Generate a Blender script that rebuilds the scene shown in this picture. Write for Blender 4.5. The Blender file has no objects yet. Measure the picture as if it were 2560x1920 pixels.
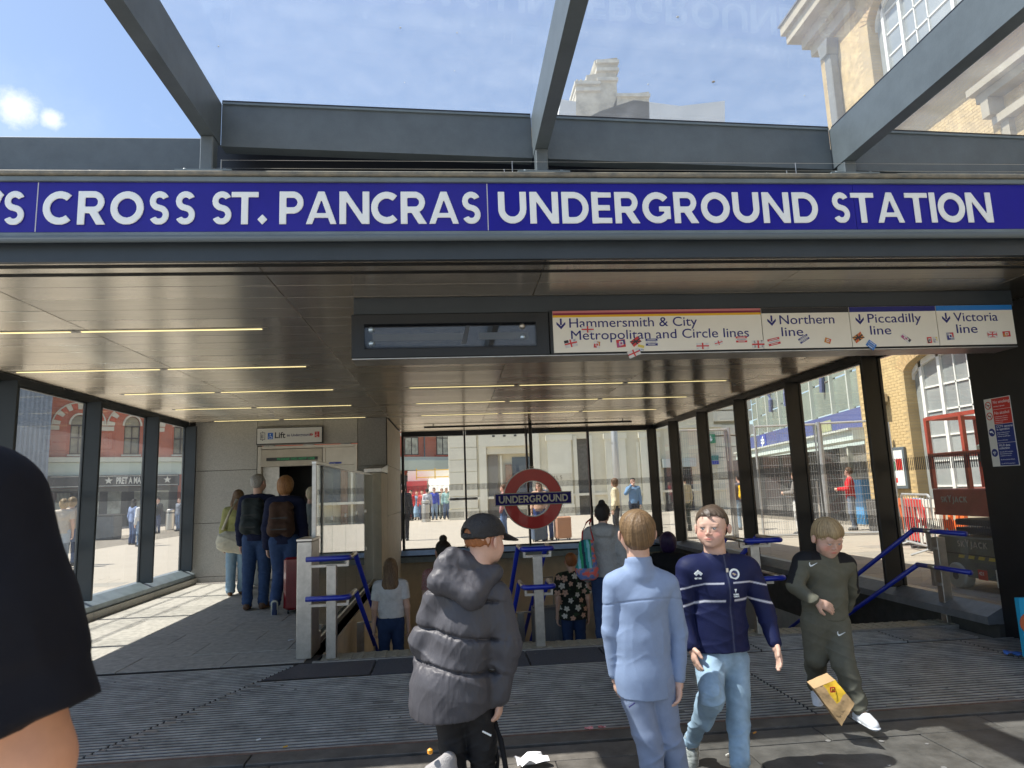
import bpy, math, random
import numpy as np
import openvdb as vdb
from mathutils import Vector, Matrix
random.seed(7); np.random.seed(7)
PI = math.pi; R_ = math.radians
SC = bpy.context.scene
COL = SC.collection
# ------------------------------------------------------------------ camera
CX = np.array([[0.99578274, 0.02321033, 0.08875816], [-0.08409008, -0.15591837, 0.98418409],
               [-0.03668226, 0.98749721, 0.15330907]])     # world axes in (right, up, forward)
FPX = 1717.0
CAMP = Vector((0, 0, 1.46))
cam_d = bpy.data.cameras.new('camera'); cam = bpy.data.objects.new('camera', cam_d); COL.objects.link(cam)
M = Matrix.Identity(4)
for i in range(3):
    M[i][0] = CX[i][0]; M[i][1] = CX[i][1]; M[i][2] = -CX[i][2]; M[i][3] = CAMP[i]
cam.matrix_world = M
cam_d.sensor_width = 36; cam_d.lens = FPX / 2560 * 36; cam_d.clip_start = 0.05; cam_d.clip_end = 2000
SC.camera = cam
cam_d.dof.use_dof = True; cam_d.dof.focus_distance = 5.0; cam_d.dof.aperture_fstop = 8.0     # a phone's small lens

def at(px, py, Y):
    d = CX @ np.array([px - 1280, 960 - py, FPX]); t = Y / d[1]
    return Vector((d[0] * t, Y, CAMP.z + d[2] * t))

def gnd(px, py, z=0.0):
    d = CX @ np.array([px - 1280, 960 - py, FPX]); t = (z - CAMP.z) / d[2]
    return Vector((d[0] * t, d[1] * t, z))

# ------------------------------------------------------------------ light
SUNDIR = Vector((-0.98, 0.02, 1.60)).normalized()     # towards the sun
w = bpy.data.worlds.new('World'); SC.world = w; w.use_nodes = True
nt = w.node_tree; nt.nodes.clear()
sky = nt.nodes.new('ShaderNodeTexSky'); sky.sky_type = 'NISHITA'; sky.sun_disc = False
sky.sun_elevation = math.asin(SUNDIR.z); sky.sun_rotation = math.atan2(SUNDIR.x, SUNDIR.y)
sky.air_density = 1.0; sky.dust_density = 0.8; sky.ozone_density = 1.3
tc = nt.nodes.new('ShaderNodeTexCoord')
def wn(t, **k):
    n = nt.nodes.new(t)
    for a, b in k.items(): setattr(n, a, b)
    return n
# small fair-weather clouds: noise in the sky's own direction space
mp = wn('ShaderNodeMapping'); mp.inputs['Scale'].default_value = (1.0, 1.0, 2.2); nt.links.new(tc.outputs['Generated'], mp.inputs['Vector'])
nz = wn('ShaderNodeTexNoise'); nz.inputs['Scale'].default_value = 5.5; nz.inputs['Detail'].default_value = 9; nz.inputs['Roughness'].default_value = .58
nt.links.new(mp.outputs[0], nz.inputs['Vector'])
rp = wn('ShaderNodeValToRGB'); rp.color_ramp.elements[0].position = .60; rp.color_ramp.elements[1].position = .74
nt.links.new(nz.outputs['Fac'], rp.inputs['Fac'])
_c = (at(40, 268, 1.0) - CAMP).normalized(); _c2 = (at(128, 298, 1.0) - CAMP).normalized()
geo = tc.outputs['Generated']
def blob(c, rad, sc):
    dist = wn('ShaderNodeVectorMath', operation='DISTANCE'); dist.inputs[1].default_value = c
    nrm = wn('ShaderNodeVectorMath', operation='NORMALIZE'); nt.links.new(geo, nrm.inputs[0]); nt.links.new(nrm.outputs[0], dist.inputs[0])
    mr = wn('ShaderNodeMapRange'); mr.inputs['From Min'].default_value = 0; mr.inputs['From Max'].default_value = rad
    mr.inputs['To Min'].default_value = 1; mr.inputs['To Max'].default_value = 0; nt.links.new(dist.outputs['Value'], mr.inputs['Value'])
    n2 = wn('ShaderNodeTexNoise'); n2.inputs['Scale'].default_value = sc; n2.inputs['Detail'].default_value = 12; n2.inputs['Roughness'].default_value = .72
    nt.links.new(nrm.outputs[0], n2.inputs['Vector'])
    ad = wn('ShaderNodeMath', operation='ADD'); nt.links.new(mr.outputs[0], ad.inputs[0]); nt.links.new(n2.outputs['Fac'], ad.inputs[1])
    m2 = wn('ShaderNodeMapRange'); m2.inputs['From Min'].default_value = .78; m2.inputs['From Max'].default_value = 1.5; m2.interpolation_type = 'SMOOTHSTEP'
    nt.links.new(ad.outputs[0], m2.inputs['Value'])
    return m2.outputs[0]
b1 = blob(_c, .040, 26); b2 = blob(_c2, .022, 38)
b3 = blob((at(20, 330, 1.0) - CAMP).normalized(), .16, 9)
mx1 = wn('ShaderNodeMath', operation='MAXIMUM'); nt.links.new(b1, mx1.inputs[0]); nt.links.new(b2, mx1.inputs[1])
mz = wn('ShaderNodeMath', operation='MULTIPLY'); mz.inputs[1].default_value = .12; nt.links.new(b3, mz.inputs[0])
mx2 = wn('ShaderNodeMath', operation='MAXIMUM'); nt.links.new(mx1.outputs[0], mx2.inputs[0]); nt.links.new(mz.outputs[0], mx2.inputs[1])
mo = wn('ShaderNodeMath', operation='MULTIPLY'); mo.inputs[1].default_value = .10; nt.links.new(rp.outputs['Color'], mo.inputs[0])
mx3 = wn('ShaderNodeMath', operation='MAXIMUM'); nt.links.new(mx2.outputs[0], mx3.inputs[0]); nt.links.new(mo.outputs[0], mx3.inputs[1])
# thin high haze lifts the blue a little everywhere
mixh = wn('ShaderNodeMix', data_type='RGBA'); mixh.inputs['Factor'].default_value = .05
nt.links.new(sky.outputs['Color'], mixh.inputs['A']); mixh.inputs['B'].default_value = (5.6, 6.4, 7.6, 1)
mixc = wn('ShaderNodeMix', data_type='RGBA'); nt.links.new(mx3.outputs[0], mixc.inputs['Factor'])
nt.links.new(mixh.outputs['Result'], mixc.inputs['A']); mixc.inputs['B'].default_value = (5.6, 5.9, 6.4, 1)
bg = wn('ShaderNodeBackground'); bg.inputs['Strength'].default_value = 0.092
out = wn('ShaderNodeOutputWorld'); nt.links.new(mixc.outputs['Result'], bg.inputs['Color']); nt.links.new(bg.outputs[0], out.inputs[0])
sd = bpy.data.lights.new('sun', 'SUN'); sd.energy = 3.9; sd.angle = R_(0.53); sd.color = (1.0, .95, .87)
sun = bpy.data.objects.new('sun', sd); COL.objects.link(sun); sun.location = (-20, 5, 40)
sun.rotation_euler = SUNDIR.to_track_quat('Z', 'Y').to_euler()
SC.view_settings.view_transform = 'Standard'; SC.view_settings.look = 'None'
SC.view_settings.exposure = 1.2; SC.view_settings.gamma = 1; SC.view_settings.use_curve_mapping = False
SC.cycles.max_bounces = 10; SC.cycles.transparent_max_bounces = 24; SC.cycles.diffuse_bounces = 4; SC.cycles.glossy_bounces = 5
SC.cycles.use_denoising = True; SC.cycles.caustics_reflective = False; SC.cycles.caustics_refractive = False
SC.cycles.sample_clamp_indirect = 6

# ------------------------------------------------------------------ materials
MATS = {}
def mat(name, col=(.5, .5, .5), rough=.6, metal=0., var=.0, vscale=8., bump=0., bscale=60., spec=.5, attr=False, coat=0., stretch=None, col2=None, emit=None, sheen=0.):
    if name in MATS: return MATS[name]
    m = bpy.data.materials.new(name); m.use_nodes = True; n = m.node_tree; L = n.links
    b = n.nodes['Principled BSDF']; b.inputs['Roughness'].default_value = rough; b.inputs['Metallic'].default_value = metal
    b.inputs['Specular IOR Level'].default_value = spec; b.inputs['Base Color'].default_value = (*col, 1)
    b.inputs['Coat Weight'].default_value = coat; b.inputs['Sheen Weight'].default_value = sheen
    t = n.nodes.new('ShaderNodeTexCoord'); mpn = n.nodes.new('ShaderNodeMapping'); L.new(t.outputs['Object'], mpn.inputs['Vector'])
    if stretch: mpn.inputs['Scale'].default_value = stretch
    src = None
    if attr:
        a = n.nodes.new('ShaderNodeVertexColor'); a.layer_name = 'Col'; src = a.outputs['Color']
    if var or col2:
        nz = n.nodes.new('ShaderNodeTexNoise'); nz.inputs['Scale'].default_value = vscale; nz.inputs['Detail'].default_value = 6; nz.inputs['Roughness'].default_value = .65
        L.new(mpn.outputs[0], nz.inputs['Vector'])
        mr = n.nodes.new('ShaderNodeMapRange'); mr.inputs['From Min'].default_value = .3; mr.inputs['From Max'].default_value = .7
        L.new(nz.outputs['Fac'], mr.inputs['Value'])
        mx = n.nodes.new('ShaderNodeMix'); mx.data_type = 'RGBA'; L.new(mr.outputs[0], mx.inputs['Factor'])
        if col2: A, B = col, col2
        else: A = tuple(c * (1 - var) for c in col); B = tuple(min(1, c * (1 + var)) for c in col)
        if src:
            mx.blend_type = 'MULTIPLY'; mx.inputs['Factor'].default_value = 1
            g = n.nodes.new('ShaderNodeMapRange'); g.inputs['To Min'].default_value = 1 - var; g.inputs['To Max'].default_value = 1 + var
            L.new(mr.outputs[0], g.inputs['Value']); L.remove(mx.inputs['Factor'].links[0]); L.new(src, mx.inputs['A']); L.new(g.outputs[0], mx.inputs['B'])
        else:
            mx.inputs['A'].default_value = (*A, 1); mx.inputs['B'].default_value = (*B, 1)
        src = mx.outputs['Result']
    if src: L.new(src, b.inputs['Base Color'])
    if bump:
        nb = n.nodes.new('ShaderNodeTexNoise'); nb.inputs['Scale'].default_value = bscale; nb.inputs['Detail'].default_value = 5
        L.new(mpn.outputs[0], nb.inputs['Vector']); bp = n.nodes.new('ShaderNodeBump'); bp.inputs['Strength'].default_value = bump; bp.inputs['Distance'].default_value = .02
        L.new(nb.outputs['Fac'], bp.inputs['Height']); L.new(bp.outputs[0], b.inputs['Normal'])
    if emit:
        b.inputs['Emission Color'].default_value = (*emit[0], 1); b.inputs['Emission Strength'].default_value = emit[1]
    MATS[name] = m; return m

def glass(name, tint=(.92, .95, .94), dirt=0., dirtcol=(.8, .85, .9), refl=1.0, dscale=3., rough=.01, wav=0.0):
    """thin architectural pane: clear transmission + fresnel mirror + a film of dust"""
    if name in MATS: return MATS[name]
    m = bpy.data.materials.new(name); m.use_nodes = True; n = m.node_tree; n.nodes.clear(); L = n.links
    o = n.nodes.new('ShaderNodeOutputMaterial'); tr = n.nodes.new('ShaderNodeBsdfTransparent'); tr.inputs[0].default_value = (*tint, 1)
    gl = n.nodes.new('ShaderNodeBsdfGlossy'); gl.inputs['Roughness'].default_value = rough; gl.inputs['Color'].default_value = (.95, .97, 1, 1)
    lw = n.nodes.new('ShaderNodeFresnel'); lw.inputs['IOR'].default_value = 1.5
    ge = n.nodes.new('ShaderNodeNewGeometry'); mi_ = n.nodes.new('ShaderNodeMapRange'); mi_.inputs['To Min'].default_value = 1.5; mi_.inputs['To Max'].default_value = 1 / 1.5
    L.new(ge.outputs['Backfacing'], mi_.inputs['Value']); L.new(mi_.outputs[0], lw.inputs['IOR'])
    mu = n.nodes.new('ShaderNodeMath'); mu.operation = 'MULTIPLY'; mu.inputs[1].default_value = refl; mu.use_clamp = True; L.new(lw.outputs[0], mu.inputs[0])
    mx = n.nodes.new('ShaderNodeMixShader'); L.new(mu.outputs[0], mx.inputs[0]); L.new(tr.outputs[0], mx.inputs[1]); L.new(gl.outputs[0], mx.inputs[2])
    t = n.nodes.new('ShaderNodeTexCoord')
    if wav:
        nb = n.nodes.new('ShaderNodeTexNoise'); nb.inputs['Scale'].default_value = 1.2; L.new(t.outputs['Object'], nb.inputs['Vector'])
        bp = n.nodes.new('ShaderNodeBump'); bp.inputs['Strength'].default_value = wav; bp.inputs['Distance'].default_value = .05; L.new(nb.outputs['Fac'], bp.inputs['Height']); L.new(bp.outputs[0], gl.inputs['Normal'])
    last = mx
    if dirt:
        di = n.nodes.new('ShaderNodeBsdfDiffuse'); di.inputs[0].default_value = (*dirtcol, 1)
        tl = n.nodes.new('ShaderNodeBsdfTranslucent'); tl.inputs[0].default_value = (*dirtcol, 1)
        ds = n.nodes.new('ShaderNodeMixShader'); ds.inputs[0].default_value = .6; L.new(di.outputs[0], ds.inputs[1]); L.new(tl.outputs[0], ds.inputs[2])
        a = n.nodes.new('ShaderNodeTexNoise'); a.inputs['Scale'].default_value = dscale; a.inputs['Detail'].default_value = 12; a.inputs['Roughness'].default_value = .7; L.new(t.outputs['Object'], a.inputs['Vector'])
        r1 = n.nodes.new('ShaderNodeMapRange'); r1.inputs['From Min'].default_value = .3; r1.inputs['From Max'].default_value = .75; r1.inputs['To Min'].default_value = dirt * .6; r1.inputs['To Max'].default_value = dirt * 1.5; L.new(a.outputs['Fac'], r1.inputs['Value'])
        v = n.nodes.new('ShaderNodeTexNoise'); v.inputs['Scale'].default_value = dscale * 9; v.inputs['Detail'].default_value = 3; L.new(t.outputs['Object'], v.inputs['Vector'])
        r2 = n.nodes.new('ShaderNodeMapRange'); r2.inputs['From Min'].default_value = .70; r2.inputs['From Max'].default_value = .76; r2.inputs['To Max'].default_value = dirt * 2.2; L.new(v.outputs['Fac'], r2.inputs['Value'])
        ad = n.nodes.new('ShaderNodeMath'); ad.operation = 'ADD'; ad.use_clamp = True; L.new(r1.outputs[0], ad.inputs[0]); L.new(r2.outputs[0], ad.inputs[1])
        m2 = n.nodes.new('ShaderNodeMixShader'); L.new(ad.outputs[0], m2.inputs[0]); L.new(mx.outputs[0], m2.inputs[1]); L.new(ds.outputs[0], m2.inputs[2]); last = m2
    L.new(last.outputs[0], o.inputs[0]); MATS[name] = m; return m

# ------------------------------------------------------------------ mesh helpers
class MB:
    """collects shapes, links them as one mesh object"""
    def __init__(s): s.v = []; s.f = []; s.mi = []
    def add(s, vs, fs, mi=0):
        b = len(s.v); s.v += [tuple(v) for v in vs]; s.f += [tuple(i + b for i in f) for f in fs]; s.mi += [mi] * len(fs); return s
    def box(s, lo, hi, mi=0, M=None, bev=0.):
        x0, y0, z0 = lo; x1, y1, z1 = hi
        if bev:
            b = bev
            vs = []
            for (z, i) in ((z0, b), (z0 + b, 0), (z1 - b, 0), (z1, b)):
                c = b
                vs += [(x0 + i + c, y0 + i, z), (x1 - i - c, y0 + i, z), (x1 - i, y0 + i + c, z), (x1 - i, y1 - i - c, z),
                       (x1 - i - c, y1 - i, z), (x0 + i + c, y1 - i, z), (x0 + i, y1 - i - c, z), (x0 + i, y0 + i + c, z)]
            fs = [tuple(range(7, -1, -1)), tuple(range(24, 32))]
            for k in range(3):
                for j in range(8): a = k * 8 + j; c2 = k * 8 + (j + 1) % 8; fs.append((a, c2, c2 + 8, a + 8))
        else:
            vs = [(x0, y0, z0), (x1, y0, z0), (x1, y1, z0), (x0, y1, z0), (x0, y0, z1), (x1, y0, z1), (x1, y1, z1), (x0, y1, z1)]
            fs = [(0, 3, 2, 1), (4, 5, 6, 7), (0, 1, 5, 4), (1, 2, 6, 5), (2, 3, 7, 6), (3, 0, 4, 7)]
        if M is not None: vs = [M @ Vector(v) for v in vs]
        return s.add(vs, fs, mi)
    def prism(s, poly, a, b, axis='y', mi=0, M=None):
        """poly: 2-D outline; axis y: poly is (x,z), x: (y,z), z: (x,y)"""
        n = len(poly)
        def p(q, t): return {'y': (q[0], t, q[1]), 'x': (t, q[0], q[1]), 'z': (q[0], q[1], t)}[axis]
        vs = [p(q, a) for q in poly] + [p(q, b) for q in poly]
        if M is not None: vs = [M @ Vector(v) for v in vs]
        fs = [tuple(range(n)), tuple(range(2 * n - 1, n - 1, -1))] + [(i, i + n, (i + 1) % n + n, (i + 1) % n) for i in range(n)]
        return s.add(vs, fs, mi)
    def tube(s, pts, r, n=8, mi=0, cap=True, r2=None):
        pts = [Vector(p) for p in pts]; rings = []
        for i, p in enumerate(pts):
            if i == 0: t = pts[1] - p
            elif i == len(pts) - 1: t = p - pts[i - 1]
            else: t = (pts[i + 1] - p).normalized() + (p - pts[i - 1]).normalized()
            t.normalize(); up = Vector((0, 0, 1)) if abs(t.z) < .9 else Vector((0, 1, 0))
            a = t.cross(up).normalized(); b = a.cross(t); k = r if r2 is None else r + (r2 - r) * i / (len(pts) - 1)
            if 0 < i < len(pts) - 1:
                c = (pts[i + 1] - p).normalized().dot((p - pts[i - 1]).normalized()); k = k / max(.6, math.sqrt((1 + c) / 2)) if c < .98 else k
            rings.append([p + a * k * math.cos(2 * PI * j / n) + b * k * math.sin(2 * PI * j / n) for j in range(n)])
        vs = [v for rg in rings for v in rg]; fs = []
        for i in range(len(pts) - 1):
            for j in range(n): fs.append((i * n + j, i * n + (j + 1) % n, (i + 1) * n + (j + 1) % n, (i + 1) * n + j))
        if cap: fs += [tuple(range(n - 1, -1, -1)), tuple(range((len(pts) - 1) * n, len(pts) * n))]
        return s.add(vs, fs, mi)
    def lathe(s, c, prof, n=24, mi=0, axis='z'):
        vs = []; c = Vector(c)
        for (r, h) in prof:
            for j in range(n):
                a = 2 * PI * j / n; x, y = r * math.cos(a), r * math.sin(a)
                vs.append(c + Vector({'z': (x, y, h), 'y': (x, h, y), 'x': (h, x, y)}[axis]))
        fs = []
        for i in range(len(prof) - 1):
            for j in range(n): fs.append((i * n + j, i * n + (j + 1) % n, (i + 1) * n + (j + 1) % n, (i + 1) * n + j))
        fs += [tuple(range(n - 1, -1, -1)), tuple(range((len(prof) - 1) * n, len(prof) * n))]
        return s.add(vs, fs, mi)
    def quad(s, a, b, c, d, mi=0): return s.add([a, b, c, d], [(0, 1, 2, 3)], mi)
    def mesh(s, name, mats, smooth=False):
        me = bpy.data.meshes.new(name); me.from_pydata(s.v, [], s.f); me.polygons.foreach_set('material_index', s.mi)
        if smooth: me.polygons.foreach_set('use_smooth', [True] * len(s.f))
        import bmesh
        bm = bmesh.new(); bm.from_mesh(me); bmesh.ops.recalc_face_normals(bm, faces=bm.faces); bm.to_mesh(me); bm.free()
        for m in (mats if isinstance(mats, (list, tuple)) else [mats]): me.materials.append(m)
        me.update(); return me
    def build(s, name, mats, parent=None, smooth=False, autosm=False, **tags):
        o = bpy.data.objects.new(name, s.mesh(name, mats, smooth)); COL.objects.link(o)
        if autosm:
            me = o.data
            import bmesh
            bm = bmesh.new(); bm.from_mesh(me)
            for e in bm.edges:
                e.smooth = not (len(e.link_faces) == 2 and e.calc_face_angle(0) > R_(35))
            for f in bm.faces: f.smooth = True
            bm.to_mesh(me); bm.free()
        if parent is not None: setp(o, parent)
        for k, v in tags.items(): o[k] = v
        return o
def setp(o, parent):
    o.parent = parent
    if parent.parent is None: o.matrix_parent_inverse = parent.matrix_basis.inverted()
    else: o.matrix_parent_inverse = (parent.parent.matrix_basis @ parent.matrix_basis).inverted() if False else parent_world(parent).inverted()
def parent_world(p):
    m = p.matrix_basis.copy()
    if p.parent is not None: m = parent_world(p.parent) @ p.matrix_parent_inverse @ m
    return m
def empty(name, loc=(0, 0, 0), rz=0., label=None, cat=None, group=None, kind=None):
    o = bpy.data.objects.new(name, None); o.location = loc; o.rotation_euler = (0, 0, rz); COL.objects.link(o); o.empty_display_size = .1
    tag(o, label, cat, group, kind); o.matrix_basis = Matrix.Translation(Vector(loc)) @ Matrix.Rotation(rz, 4, 'Z'); return o
def tag(o, label=None, cat=None, group=None, kind=None):
    if label: o['label'] = label
    if cat: o['category'] = cat
    if group: o['group'] = group
    if kind: o['kind'] = kind
    return o
def inst(src, name, parent, loc, rz=None, scale=None):
    o = bpy.data.objects.new(name, src.data if hasattr(src, 'data') else src); COL.objects.link(o); o.location = loc
    if rz is not None: o.rotation_euler = (0, 0, rz)
    if scale is not None: o.scale = scale
    if parent is not None:
        o.parent = parent; o.matrix_parent_inverse = parent_world(parent).inverted()
    return o

# ------------------------------------------------------------------ flat lettering
W_ = .222
GL = {
 'I': (.26, [('l', .13, 0, .13, 1)]),
 'N': (.96, [('l', .12, 0, .12, 1), ('l', .84, 0, .84, 1), ('d', .13, 1.0, .83, 0, .19)]),
 'U': (.94, [('l', .12, .46, .12, 1), ('l', .82, .46, .82, 1), ('a', .47, .47, .35, 180, 360)]),
 'D': (.90, [('l', .12, 0, .12, 1), ('h', .12, .895, .40, .895, .21), ('h', .12, .105, .40, .105, .21), ('a', .40, .5, .395, -91, 91, .21)]),
 'E': (.68, [('l', .12, 0, .12, 1), ('h', .12, .90, .68, .90), ('h', .12, .50, .62, .50), ('h', .12, .10, .68, .10)]),
 'R': (.84, [('l', .12, 0, .12, 1), ('h', .12, .90, .46, .90, .2), ('h', .12, .44, .46, .44, .2), ('a', .46, .67, .23, -91, 91, .2), ('d', .42, .46, .715, 0, .235)]),
 'P': (.76, [('l', .12, 0, .12, 1), ('h', .12, .90, .42, .90, .2), ('h', .12, .42, .42, .42, .2), ('a', .42, .66, .24, -91, 91, .2)]),
 'G': (.97, [('a', .5, .5, .385, 40, 322), ('h', .56, .46, .95, .46), ('l', .84, .14, .84, .54)]),
 'O': (1.0, [('a', .5, .5, .385, 0, 360)]),
 'C': (.89, [('a', .5, .5, .385, 47, 313)]),
 'S': (.66, [('a', .335, .705, .198, 24, 271, .194), ('a', .335, .295, .198, -156, 91, .194)]),
 'T': (.84, [('h', 0, .90, .84, .90), ('l', .42, 0, .42, .95)]),
 'A': (1.02, [('d', .13, 0, .51, 1.0, .195), ('d', .51, 1.0, .89, 0, .19), ('h', .30, .27, .72, .27, .16)]),
 'K': (.86, [('l', .12, 0, .12, 1), ('d', .15, .40, .70, 1, .2), ('d', .32, .58, .74, 0, .22)]),
 '.': (.34, [('q', .17, .155, .16)]),
 "'": (.26, [('q', .13, .88, .14), ('d', .17, .86, .07, .60, .12)]),
 'Y': (.88, [('d', .10, 1, .44, .42, .21), ('d', .78, 1, .44, .42, .21), ('l', .44, 0, .44, .5)]),
 'J': (.50, [('l', .38, .25, .38, 1), ('a', .16, .30, .22, 250, 360, .2)]),
}
GMESH = {}
def glyph_mesh(ch, h, th, vox):
    key = (ch, h, th, vox)
    if key in GMESH: return GMESH[key]
    adv, st = GL[ch]; u = vox / h
    pad = 5; nx = int(adv / u) + 2 * pad + 2; ny = int(1 / u) + 2 * pad + 2
    X, Y = np.meshgrid((np.arange(nx) - pad) * u, (np.arange(ny) - pad) * u, indexing='ij'); D = np.full(X.shape, 9.)
    hw = W_ / 2
    for s in st:
        if s[0] in 'ldh':
            x0, y0, x1, y1 = s[1:5]; hw = (s[5] if len(s) > 5 else .175 if s[0] == 'h' else W_) / 2; dx, dy = x1 - x0, y1 - y0; ln = math.hypot(dx, dy); ux, uy = dx / ln, dy / ln
            ext = .25 if s[0] == 'd' else 0
            t = (X - x0) * ux + (Y - y0) * uy; q = -(X - x0) * uy + (Y - y0) * ux
            d = np.maximum(np.abs(q) - hw, np.maximum(-t - ext, t - ln - ext))
            if s[0] == 'd': d = np.maximum(d, np.maximum(-Y + min(y0, y1), Y - max(y0, y1)))
        elif s[0] == 'a':
            cx, cy, r, a0, a1 = s[1:6]; hw = (s[6] if len(s) > 6 else W_) / 2; dx, dy = X - cx, Y - cy; rr = np.hypot(dx, dy); d = np.abs(rr - r) - hw
            if a1 - a0 < 359:
                mid = R_((a0 + a1) / 2); half = R_((a1 - a0) / 2); an = np.abs((np.arctan2(dy, dx) - mid + PI) % (2 * PI) - PI)
                d = np.maximum(d, (an - half) * np.maximum(rr, .1))
        else:
            cx, cy, r = s[1:]; d = (np.abs(X - cx) + np.abs(Y - cy) - r) * .7
        D = np.minimum(D, d)
    th = max(th, 1.8 * vox); nz = int(th / vox) + 9; Z = (np.arange(nz) - 3) * vox
    F = np.maximum((D * h)[:, :, None], np.abs(Z - vox)[None, None, :] - th / 2)
    me = sdf_mesh(F, (-pad * vox, -pad * vox, -3 * vox), vox, 'letter')
    GMESH[key] = me; return me
def sdf_mesh(F, lo, h, name, adapt=False):
    g = vdb.FloatGrid(3 * h); g.copyFromArray(np.ascontiguousarray(np.clip(F, -3 * h, 3 * h), dtype=np.float32))
    P, Q = g.convertToQuads(0.0)
    P = P * h + np.array(lo, dtype=np.float32)
    me = bpy.data.meshes.new(name); me.vertices.add(len(P)); me.vertices.foreach_set('co', P.astype(np.float32).ravel())
    me.loops.add(len(Q) * 4); me.loops.foreach_set('vertex_index', Q[:, ::-1].astype(np.int32).ravel()); me.polygons.add(len(Q))
    me.polygons.foreach_set('loop_start', np.arange(len(Q), dtype=np.int32) * 4); me.polygons.foreach_set('loop_total', np.full(len(Q), 4, dtype=np.int32))
    me.polygons.foreach_set('use_smooth', np.ones(len(Q), dtype=bool)); me.update(); me.validate(); return me
def word(txt, x0, x1, z, y, h, m, parent, th=.006, vox=.0045, name='letter', track=None):
    """stroke capitals on a plane facing -Y, fitted between x0 and x1"""
    kx = .91; adv = sum(GL[c][0] * h * kx for c in txt); gap = (x1 - x0 - adv) / max(1, len(txt) - 1)
    x = x0
    for c in txt:
        me = glyph_mesh(c, h, th, vox)
        if not me.materials: me.materials.append(m)
        o = bpy.data.objects.new(name, me); COL.objects.link(o)
        o.matrix_basis = Matrix.Translation((x, y, z)) @ Matrix.Rotation(PI / 2, 4, 'X') @ Matrix.Diagonal((kx, 1, 1, 1))
        if parent: o.parent = parent; o.matrix_parent_inverse = parent_world(parent).inverted()
        x += GL[c][0] * h * kx + gap
def text(s, size, m, parent, loc, rot=(PI / 2, 0, 0), name='lettering', ext=.001, align='LEFT', spacing=1., off=0., sx=1., res=4):
    c = bpy.data.curves.new(name, 'FONT'); c.body = s; c.size = size; c.extrude = ext; c.align_x = align; c.space_character = spacing; c.offset = off
    c.resolution_u = res; o = bpy.data.objects.new(name, c); COL.objects.link(o)
    bpy.context.view_layer.update()
    me = bpy.data.meshes.new_from_object(o.evaluated_get(bpy.context.evaluated_depsgraph_get())); me.name = name
    bpy.data.objects.remove(o); bpy.data.curves.remove(c)
    me.materials.clear(); me.materials.append(m)
    o = bpy.data.objects.new(name, me); COL.objects.link(o)
    from mathutils import Euler
    o.matrix_basis = Matrix.Translation(Vector(loc)) @ Euler(rot).to_matrix().to_4x4() @ Matrix.Diagonal((sx, 1, 1, 1))
    if parent is not None: o.parent = parent; o.matrix_parent_inverse = parent_world(parent).inverted()
    return o
# ------------------------------------------------------------------ the station shelter
m_steel = mat('dark_paint', (.030, .040, .050), .42, var=.12, vscale=3, bump=.03, bscale=120)
m_steel2 = mat('canopy_paint', (.105, .128, .142), .5, var=.15, vscale=5, bump=.05, bscale=90)
m_black = mat('black_paint', (.010, .011, .013), .4, var=.2, vscale=5)
m_frame = mat('grey_frame', (.16, .20, .22), .45, var=.15, vscale=4)
m_sill = mat('sill_metal', (.22, .27, .30), .35, metal=.3, var=.2, vscale=7)
m_granite = mat('grey_granite', (.47, .45, .41), .75, var=.22, vscale=70, bump=.06, bscale=90)
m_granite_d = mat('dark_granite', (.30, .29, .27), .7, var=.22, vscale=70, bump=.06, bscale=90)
m_tileA = mat('floor_granite', (.42, .395, .35), .62, var=.30, vscale=14, bump=.08, bscale=70)
m_tileB = mat('floor_granite_b', (.37, .35, .31), .58, var=.34, vscale=11, bump=.08, bscale=70)
m_paveA = mat('pavement_granite', (.105, .098, .088), .55, var=.45, vscale=6, bump=.10, bscale=60)
m_paveB = mat('pavement_granite_b', (.090, .085, .077), .5, var=.45, vscale=7, bump=.10, bscale=60)
m_joint = mat('joint', (.03, .028, .026), .9)
m_wallb = mat('pit_wall', (.66, .57, .43), .7, var=.12, vscale=4, bump=.05)
m_ss = mat('stainless', (.55, .53, .50), .33, metal=1, var=.08, vscale=40, stretch=(30, 30, 1))
m_ss_dull = mat('stainless_dull', (.46, .44, .41), .38, metal=.9, var=.15, vscale=18)
m_blue = mat('rail_blue', (.010, .028, .36), .3, coat=.3)
m_concrete = mat('outdoor_paving', (.345, .30, .24), .85, var=.07, vscale=1.2, bump=.04)
g_win = glass('window_glass', (.93, .96, .95), dirt=.07, dirtcol=(.75, .78, .8), refl=1.0, dscale=2)
g_bal = glass('balustrade_glass', (.80, .83, .79), dirt=.05, dirtcol=(.6, .6, .55), refl=1.6, dscale=3)
g_roof = glass('canopy_glass', (.93, .96, .98), dirt=.075, dirtcol=(.78, .82, .88), refl=.7, dscale=5)

# ground sheet with the stair pit cut out (one sheet to the horizon)
XL, XR, YF, YB, ZC = -4.93, 5.0, 4.2, 16.75, 2.95
PX0, PX1, PY0, PY1 = -1.25, 4.98, 6.9, 16.75
g = MB(); B = 600; z = -.035
for (a, b, c, d) in ((-B, -B, B, PY0), (-B, PY1, B, B), (-B, PY0, PX0, PY1), (PX1, PY0, B, PY1)):
    g.quad((a, b, z), (c, b, z), (c, d, z), (a, d, z))
g.build('ground', mat('city_ground', (.40, .37, .32), .85, var=.12, vscale=.5), kind='structure')
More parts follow.
